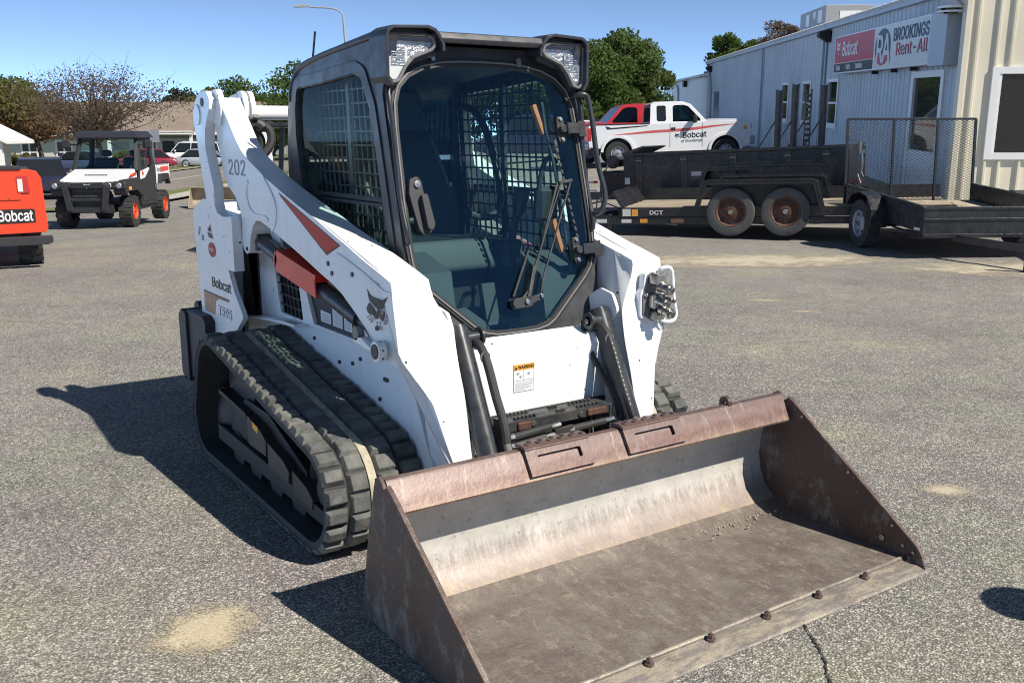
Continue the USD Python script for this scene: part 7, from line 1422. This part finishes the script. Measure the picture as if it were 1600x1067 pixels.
W["leaf_spruce"] = leaf_mat("leaf_spruce", (0.022, 0.041, 0.025), (0.062, 0.097, 0.048), 0.15)
W["leaf_yellow"] = leaf_mat("leaf_yellow", (0.14, 0.13, 0.02), (0.32, 0.27, 0.05))
W["bark"] = mat("bark", (0.10, 0.075, 0.058), 0.9, var=0.3, vscale=4, bump=0.4, bscale=20)
W["pale_bark"] = mat("pale_bark", (0.34, 0.25, 0.20), 0.9, var=0.2, vscale=4)
def leaves(cent, size, rng, flat=0.0):
    n = len(cent); a = rng.normal(size=(n, 3)); a /= np.linalg.norm(a, axis=1, keepdims=True)
    b = rng.normal(size=(n, 3)); b -= a * (a * b).sum(1, keepdims=True); b /= np.linalg.norm(b, axis=1, keepdims=True)
    s = (size * rng.uniform(0.6, 1.35, n))[:, None]
    q = np.stack([cent - a * s, cent + b * s * 0.55, cent + a * s, cent - b * s * 0.55], 1).reshape(-1, 3)
    k = np.arange(n) * 4
    return trimesh.Trimesh(q, np.vstack([np.c_[k, k + 1, k + 2], np.c_[k, k + 2, k + 3]]), process=False)
def tree(name, label, base, H, R, z0, lm, seed, n=7000, leaf=0.16, clumps=60, clump_r=0.30, squash=1.0, group=None, bark="bark", trunk_r=0.22, cat="tree", hollow=0.45, lean=(0, 0), twigs=0, topthin=0.0):
    """Tapered trunk, limbs to each clump, leaves gathered in clumps through the crown's volume."""
    rng = np.random.default_rng(seed); t = thing(name, label, cat, base, 0, group)
    cz, hz = (z0 + H) / 2, (H - z0) / 2
    d = rng.normal(size=(clumps, 3)); d /= np.linalg.norm(d, axis=1, keepdims=True)
    r = rng.uniform(hollow, 1.0, clumps) ** 0.7
    C = d * r[:, None] * np.array([R * 0.86, R * 0.86, hz * 0.88]) + [lean[0], lean[1], cz]
    lob = 1 + 0.22 * np.sin(3 * np.arctan2(d[:, 1], d[:, 0]) + seed) + rng.normal(0, 0.10, clumps)
    C[:, :2] = (C[:, :2] - np.array(lean)) * lob[:, None] + np.array(lean)
    limbs = [tube(spline([(0, 0, -0.3), (0.03 * H * rng.normal(), 0.03 * H * rng.normal(), z0 * 0.6), (lean[0] * 0.6, lean[1] * 0.6, z0 * 1.05), (lean[0], lean[1], cz + hz * 0.5)], 12), np.linspace(trunk_r, trunk_r * 0.25, 12), 8)]
    put(t, "trunk", cat_(limbs), W[bark], smooth=True)
    lb = []
    for k in range(clumps):
        s = np.array([lean[0] * 0.5, lean[1] * 0.5, z0 * rng.uniform(0.75, 1.1) + (cz - z0) * 0.6 * rng.random()]); e = C[k]; m = (s + e) / 2 + rng.normal(0, 0.06 * R, 3) + [0, 0, -0.05 * H * rng.random()]
        lb.append(tube(spline([s, m, e], 6), np.linspace(trunk_r * 0.32, trunk_r * 0.06, 6), 5))
        for _ in range(twigs):
            e2 = e + rng.normal(0, clump_r * R * 0.55, 3) + [0, 0, clump_r * R * 0.4]
            lb.append(tube(np.array([e * 0.7 + m * 0.3, (e + e2) / 2, e2]), [trunk_r * 0.07, trunk_r * 0.05, trunk_r * 0.025], 4))
    put(t, "limbs", cat_(lb), W[bark], smooth=True, kind="stuff")
    n, leaf = int(n * 2.3), leaf * 0.66
    w = rng.uniform(0.5, 1.3, clumps) * (1 - topthin * np.clip((C[:, 2] - cz) / hz, 0, 1)); idx = rng.choice(clumps, n, p=w / w.sum())
    o = rng.normal(size=(n, 3)); o *= (rng.random(n) ** 0.4 / np.maximum(np.linalg.norm(o, axis=1), 1e-6))[:, None]
    sz = clump_r * R * rng.uniform(0.7, 1.25, clumps)
    P_ = C[idx] + o * sz[idx][:, None] * [1, 1, 0.72 * squash]
    P_[:, 2] = np.maximum(P_[:, 2], z0 * 0.75)
    put(t, "crown", leaves(P_, leaf, rng), W[lm], smooth=False)
    return t
def gz(r, d): return W3(r, d)
# pixel column x at distance d lies r = d * (x - 800) / 1498 to the right
def col(x, d): return d * (x - 800) / 1498.0 * 1.02
tree("crabapple_tree", "bare-topped reddish crabapple with a pale leaning stem, in front of the grey houses", gz(col(180, 52), 52), 6.1, 4.0, 2.2, "leaf_crab", 3, 4000, 0.095, 100, 0.22, 0.9, None, "bark", 0.15, "tree", 0.35, (0, 0), 3, 0.62)
st_ = gz(col(196, 51), 51); 
tree("maple_tree", "big olive and rust maple at the left edge, lower branches turning brown", gz(col(-25, 56), 56), 5.9, 4.9, 2.7, "leaf_olive", 5, 9000, 0.17, 80, 0.28)
tree("maple_tree", "green-topped maple just behind the olive one at the left edge", gz(col(28, 66), 66), 6.2, 4.6, 2.8, "leaf_mid", 6, 8000, 0.19, 70, 0.28)
tree("maple_tree", "low rusty brown tree between the left maples and the crabapple", gz(col(88, 58), 58), 4.2, 3.3, 2.4, "leaf_rust", 8, 3200, 0.15, 70, 0.28)
tree("spruce_tree", "small dark pointed spruce behind the brown house roof", gz(col(312, 128), 128), 9.0, 3.6, 1.0, "leaf_spruce", 9, 3000, 0.34, 50, 0.28, 1.0, None, "bark", 0.2)
for k, (x, d, H, R, lm, lab) in enumerate((
    (352, 118, 8.6, 3.6, "leaf_olive", "olive tree with a reddish crown behind the houses, left of the tall green one"),
    (400, 112, 9.0, 4.2, "leaf_green", "tall bright green tree just left of the black cab, beyond the houses"),
    (446, 120, 7.8, 4.0, "leaf_mid", "lower green tree beside the cab's rear corner, beyond the houses"),
    (505, 100, 8.5, 5.2, "leaf_green", "dense dark green tree seen through the cab's side window"),
    (590, 96, 8.6, 5.6, "leaf_green", "broad green tree behind the cab's front pillar"),
    (700, 92, 7.6, 5.6, "leaf_mid", "green tree seen through the windshield, left part"),
    (800, 90, 7.4, 5.2, "leaf_green", "green tree seen through the guard mesh of the cab"),
    (872, 84, 7.2, 4.6, "leaf_mid", "green tree seen past the windshield's hinge side"))):
    tree("shade_tree", lab, gz(col(x, d), d), H + (0.0 if x < 460 else 1.0), R, 0.8, lm, 20 + k, 7000, 0.26, 60, 0.30, 1.0, None)
tree("oak_tree", "large round green tree right of the cab, over the pickups", gz(col(965, 70), 70) , 7.9, 3.8, 1.3, "leaf_mid", 40, 15000, 0.20, 120, 0.24)
tree("oak_tree", "smaller green tree low beside the grab rail, in front of the round one", gz(col(915, 62), 62), 5.2, 3.4, 0.7, "leaf_green", 41, 6000, 0.18, 60, 0.28)
tree("oak_tree", "green tree top showing above the shop roof's far end", gz(col(1128, 92), 92) , 9.6, 2.4, 2.5, "leaf_green", 42, 6000, 0.20, 50, 0.30)
tree("locust_tree", "thin brownish tree top above the shop roof, near its roof unit", gz(col(1200, 96), 96), 10.5, 3.0, 3.0, "leaf_crab", 43, 4200, 0.18, 60, 0.24, 1.0, None, "bark", 0.2, "tree", 0.4, (0, 0), 3)
tree("locust_tree", "small brownish tree top close to the roof unit", gz(col(1252, 100), 100), 10.2, 2.0, 5.0, "leaf_olive", 44, 3200, 0.20, 50, 0.26)
for k, (x, d, lab) in enumerate(((60, 62, "yellow-green shrub beside the white porch"), (222, 92, "yellow shrub in front of the houses, by the navy car"), (243, 93, "olive shrub in front of the houses, by the sign post"))):
    tree("shrub", lab, gz(col(x, d), d), 1.3, 1.3, 0.2, "leaf_yellow" if k != 2 else "leaf_olive", 60 + k, 1500, 0.12, 24, 0.35, 1.0, None, "bark", 0.04, "shrub")

# ------------------------------------------------------------------ office houses across the street
W["house_grey"] = mat("house_siding", (0.50, 0.49, 0.46), 0.7, var=0.06)
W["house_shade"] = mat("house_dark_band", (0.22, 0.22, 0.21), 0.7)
W["shingle"] = mat("brown_shingle", (0.205, 0.165, 0.135), 0.9, var=0.18, vscale=1.2, bump=0.3, bscale=6)
hs = thing("office_house", "long grey office house with white trim and brown shingle roof across the street", "house", W3(-36.0, 101, -1.0), SB + 6)
put(hs, "wall", box(-22.0, 9.0, 0.0, 10, 0.0, 3.1), W["house_grey"], smooth=False)
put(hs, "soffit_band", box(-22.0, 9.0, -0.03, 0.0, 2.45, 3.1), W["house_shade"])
rp_ = put(hs, "roof", cat_([prism([(-0.9, 3.12), (5.0, 6.3), (10.9, 3.12), (10.9, 2.95), (5.0, 6.1), (-0.9, 2.95)], "x", -23.0, 10.0)]), W["shingle"], smooth=False)
put(hs, "fascia", cat_([box(-23.0, -5.2, -1.0, -0.88, 2.78, 3.16), box(-5.2, 3.4, -1.5, -1.38, 2.86, 3.22), box(3.4, 10.0, -1.0, -0.88, 2.80, 3.12)]), W["trim_white"])
put(hs, "porch_roof", prism([(-1.5, 3.12), (0.2, 3.95), (0.2, 3.85), (-1.5, 2.98)], "x", -5.2, 3.4), W["shingle"])
put(hs, "gable_trim", cat_([bar((-7.0, -1.05, 4.6), (-4.9, -1.1, 3.1), 0.5, 0.3), bar((-7.0, -1.05, 4.6), (-9.1, -1.05, 3.1), 0.5, 0.3)]), W["trim_white"])
put(hs, "gable_wall", prism([(-8.9, 3.0), (-7.0, 4.5), (-5.1, 3.0)], "y", -0.95, 2.5), W["house_grey"])
for k, x in enumerate((-20.6, -17.2, -14.0, -10.6, -2.2, 2.0, 4.7, 7.6)):
    wz = 0.62 if k < 4 else 0.9
    wf = put(hs, "window", cat_([box(x, x + 1.7, -0.06, 0.0, wz, 2.30)]), W["trim_white"])
    for a in (0.18, 0.94):
        put(wf, "pane", box(x + a, x + a + 0.58, -0.07, -0.06, 1.22, 2.16), W["dark_glass"])
        put(wf, "pane", box(x + a, x + a + 0.58, -0.07, -0.06, wz + 0.08, 1.08), W["dark_glass"])
put(hs, "entrance_door", cat_([box(0.0, 1.2, -0.06, 0.0, 0.05, 2.2)]), W["decal_black"])
put(hs, "wall_sign", box(5.0, 6.6, -0.5, -0.45, 1.25, 2.0), W["hvac_grey"])
put(hs, "wall_sign", box(-4.9, -3.4, -0.08, -0.03, 1.3, 2.1), W["hvac_grey"])
put(hs, "downspout", cat_([bar((x, -0.75, 2.9), (x + 0.5, -0.08, 2.3), 0.12, 0.12) for x in (-19, -16, 3.6, 4.0)] + [bar((x + 0.5, -0.08, 2.3), (x + 0.5, -0.08, 0.0), 0.12, 0.12) for x in (-19, -16, 3.6, 4.0)]), W["trim_white"])
put(hs, "corner_post", cat_([box(x, x + 0.3, -1.3, -1.05, 0, 2.9) for x in (-5.1, 3.0)]), W["trim_white"])
# white gabled porch at the left edge
gp_ = thing("gabled_porch", "white gabled entrance porch at the left edge, before the grey house", "porch", W3(-25.6, 45, -0.95), SB + 10)
put(gp_, "gable", prism([(-3.2, 2.2), (-3.2, 2.5), (-0.6, 3.75), (2.0, 2.35), (2.0, 0.0), (1.6, 0.0), (1.6, 1.95), (-0.6, 2.7), (-2.8, 1.95), (-2.8, 0.0), (-3.2, 0.0)], "y", 0.0, 0.25), W["trim_white"])
put(gp_, "roof", prism([(-3.5, 2.4), (-0.6, 3.95), (2.3, 2.4), (2.3, 2.25), (-0.6, 3.78), (-3.5, 2.25)], "y", -0.2, 4.0), W["trim_white"])
put(gp_, "inner_wall", box(-2.8, 1.6, 2.4, 2.5, 0, 2.5), W["house_grey"])
# ------------------------------------------------------------------ street furniture
lp = thing("street_lamp", "tall grey street lamp with a curved arm behind the cab roof", "street lamp", W3(-9.05, 56, None), SB)
put(lp, "pole", tube([(0.0, 0, 0), (-0.12, 0, 4.5), (-0.30, 0, 8.45)], [0.11, 0.09, 0.06], 10), W["hvac_grey"], smooth=True)
put(lp, "arm", tube(spline([(-0.29, 0, 8.2), (-0.36, 0, 8.55), (-0.75, 0, 8.78), (-2.2, 0, 8.95)], 16), 0.045, 8), W["hvac_grey"], smooth=True)
put(lp, "lamp_head", chamfer_hull([(-2.2, -0.12, 8.90), (-2.2, 0.12, 8.90), (-3.0, -0.14, 8.88), (-3.0, 0.14, 8.88), (-2.4, -0.1, 9.05), (-2.4, 0.1, 9.05), (-2.9, 0, 9.02), (-3.1, 0, 8.9)]), W["hvac_grey"])
sp_ = thing("road_sign", "back of two grey street signs on a thin steel post by the walk", "sign", W3(-13.2, 36.0, None), SB)
put(sp_, "post", box(-0.035, 0.035, -0.02, 0.02, 0, 2.42), W["steel"])
put(sp_, "sign_plate", box(-0.30, -0.02, -0.08, -0.06, 1.98, 2.40), W["hvac_grey"])
put(sp_, "sign_plate", box(-0.04, 0.28, -0.05, -0.03, 1.96, 2.42), W["wheel_grey"])
# fence line and yard behind the pickups
fn_ = thing("board_fence", "dark horizontal rail fence behind the red pickup", "fence", W3(2.6, 52, None), SB)
for z in (0.6, 1.1, 1.6): put(fn_, "rail", box(0, 9, 0, 0.05, z, z + 0.16), W["sign_navy"] if False else W["trailer_black"])
for x in (0, 3, 6, 9): put(fn_, "post", box(x - 0.06, x + 0.06, 0.05, 0.17, 0, 1.85), W["trailer_black"])
wb = thing("storage_crate", "pale boxy crate standing beside the cab's grab rail in the distance", "crate", W3(2.45, 36.0, None), SB)
put(wb, "body", box(-0.35, 0.5, 0, 0.8, 0, 1.55, 0.02), W["bldg_beige"]); put(wb, "lid", box(-0.38, 0.53, -0.03, 0.83, 1.55, 1.62, 0.01), W["trim_white"])
# ------------------------------------------------------------------ marks on the lot
def patch(name, label, cx, cy, rx, ry, ang, m, z, edge=0.35, n=20, kind="stuff"):
    """Irregular sheet of loose material in world x, y; the cover attribute fades it out towards the rim."""
    ca, sa = math.cos(ang), math.sin(ang); V, A = [], []
    rr = np.linspace(0, 1, n); tt = np.linspace(0, 2 * np.pi, 48, endpoint=False)
    for r in rr:
        for t in tt:
            x, y = rx * r * math.cos(t), ry * r * math.sin(t); V.append((cx + ca * x - sa * y, cy + sa * x + ca * y, 0)); A.append(1.05 * (1 - r ** 1.6) - 0.35 * r)
    V = np.array(V); d_ = V - CAM; V[:, 2] = height(d_ @ RGT, d_ @ FWD) + z
    F = []; k = len(tt)
    for q in range(n - 1):
        i = np.arange(k); j = (i + 1) % k; F += [np.c_[q * k + i, (q + 1) * k + i, (q + 1) * k + j], np.c_[q * k + i, (q + 1) * k + j, q * k + j]]
    p = put(None, name, trimesh.Trimesh(V, np.vstack(F), process=False), W[m], smooth=False)
    UsdGeom.PrimvarsAPI(UsdGeom.Mesh(p)).CreatePrimvar("cover", Sdf.ValueTypeNames.FloatArray, "vertex").Set([float(a) for a in A])
    return tag(p, label, None, None, kind)
patch("sand_patch", "round spill of tan sand on the asphalt near the track", -1.40, 1.08, 0.34, 0.24, 0.5, "sand", 0.004)
patch("dust_patch", "pale dusty patch on the asphalt beyond the bucket", 1.75, 0.44, 0.22, 0.14, -0.5, "pale_dust", 0.004)
patch("dust_patch", "small pale streak on the asphalt beyond the couplers", 5.03, 4.44, 0.26, 0.08, -0.6, "sand", 0.004)
patch("dust_patch", "second small pale streak nearer the couplers", 4.86, 3.83, 0.20, 0.07, -0.6, "sand", 0.004)
patch("dust_patch", "wide band of pale grit in front of the equipment trailer", 7.3, 6.6, 3.4, 1.2, -0.55, "pale_dust", 0.004)
patch("dust_patch", "pale grit spread below the utility trailer's tongue", 9.3, 4.2, 2.6, 1.1, -0.62, "pale_dust", 0.005)
patch("dust_patch", "pale worn area far left behind the loader", -2.6, 9.2, 2.4, 1.0, -0.5, "pale_dust", 0.004)
# crack in the asphalt beside the bucket
W["crack_dark"] = mat("crack_dark", (0.035, 0.033, 0.03), 0.95)
def crack(name, label, pts, w, seed):
    rng = np.random.default_rng(seed); p = spline(np.c_[np.array(pts, float), np.zeros(len(pts))], 60)[:, :2]
    p = p + rng.normal(0, 0.0035, p.shape); ws = w * rng.uniform(0.4, 1.3, 60); d = np.gradient(p, axis=0); d /= np.linalg.norm(d, axis=1, keepdims=True); nrm = np.c_[-d[:, 1], d[:, 0]]
    V = np.vstack([np.c_[p + nrm * ws[:, None], np.full(60, 0.0045)], np.c_[p - nrm * ws[:, None], np.full(60, 0.0045)]])
    dd = V - CAM; V[:, 2] += height(dd @ RGT, dd @ FWD)
    i = np.arange(59); F = np.vstack([np.c_[i, i + 60, i + 1], np.c_[i + 1, i + 60, i + 61]])
    tag(put(None, name, trimesh.Trimesh(V, F, process=False), W["crack_dark"], smooth=False), label, None, None, "structure")
crack("pavement_crack", "dark crack in the asphalt beside the cutting edge", [(0.236, -0.005), (0.177, -0.10), (0.114, -0.183), (0.027, -0.274), (-0.05, -0.42)], 0.0038, 1)
crack("pavement_crack", "long hairline crack across the asphalt beyond the loader", [(1.9, 4.2), (3.2, 3.2), (4.6, 2.6), (6.2, 1.2)], 0.0028, 2)
crack("pavement_crack", "long hairline crack across the lot behind the loader", [(-6.0, 10.5), (-3.5, 9.6), (-1.2, 7.4), (-0.6, 6.8)], 0.003, 3)

dr = thing("steel_drum", "dark blue steel drum standing just past the bucket, its shadow reaching the lot", "drum", (1.31, -1.06, 0.0))
W["drum_blue"] = mat("drum_blue", (0.02, 0.04, 0.12), 0.4, var=0.2, bump=0.05)
put(dr, "shell", lathe([(r_ * 0.66, z_) for r_, z_ in [(0, 0.0), (0.19, 0.0), (0.195, 0.02), (0.19, 0.03), (0.19, 0.28), (0.197, 0.29), (0.19, 0.30), (0.19, 0.56), (0.197, 0.57), (0.19, 0.58), (0.19, 0.84), (0.195, 0.85), (0.18, 0.86), (0.178, 0.845), (0, 0.845)]], (0, 0, 0), "z", 32), W["drum_blue"])
put(dr, "bung", cyl((0.07, 0, 0.845), (0.07, 0, 0.86), 0.02, 12), W["steel"])
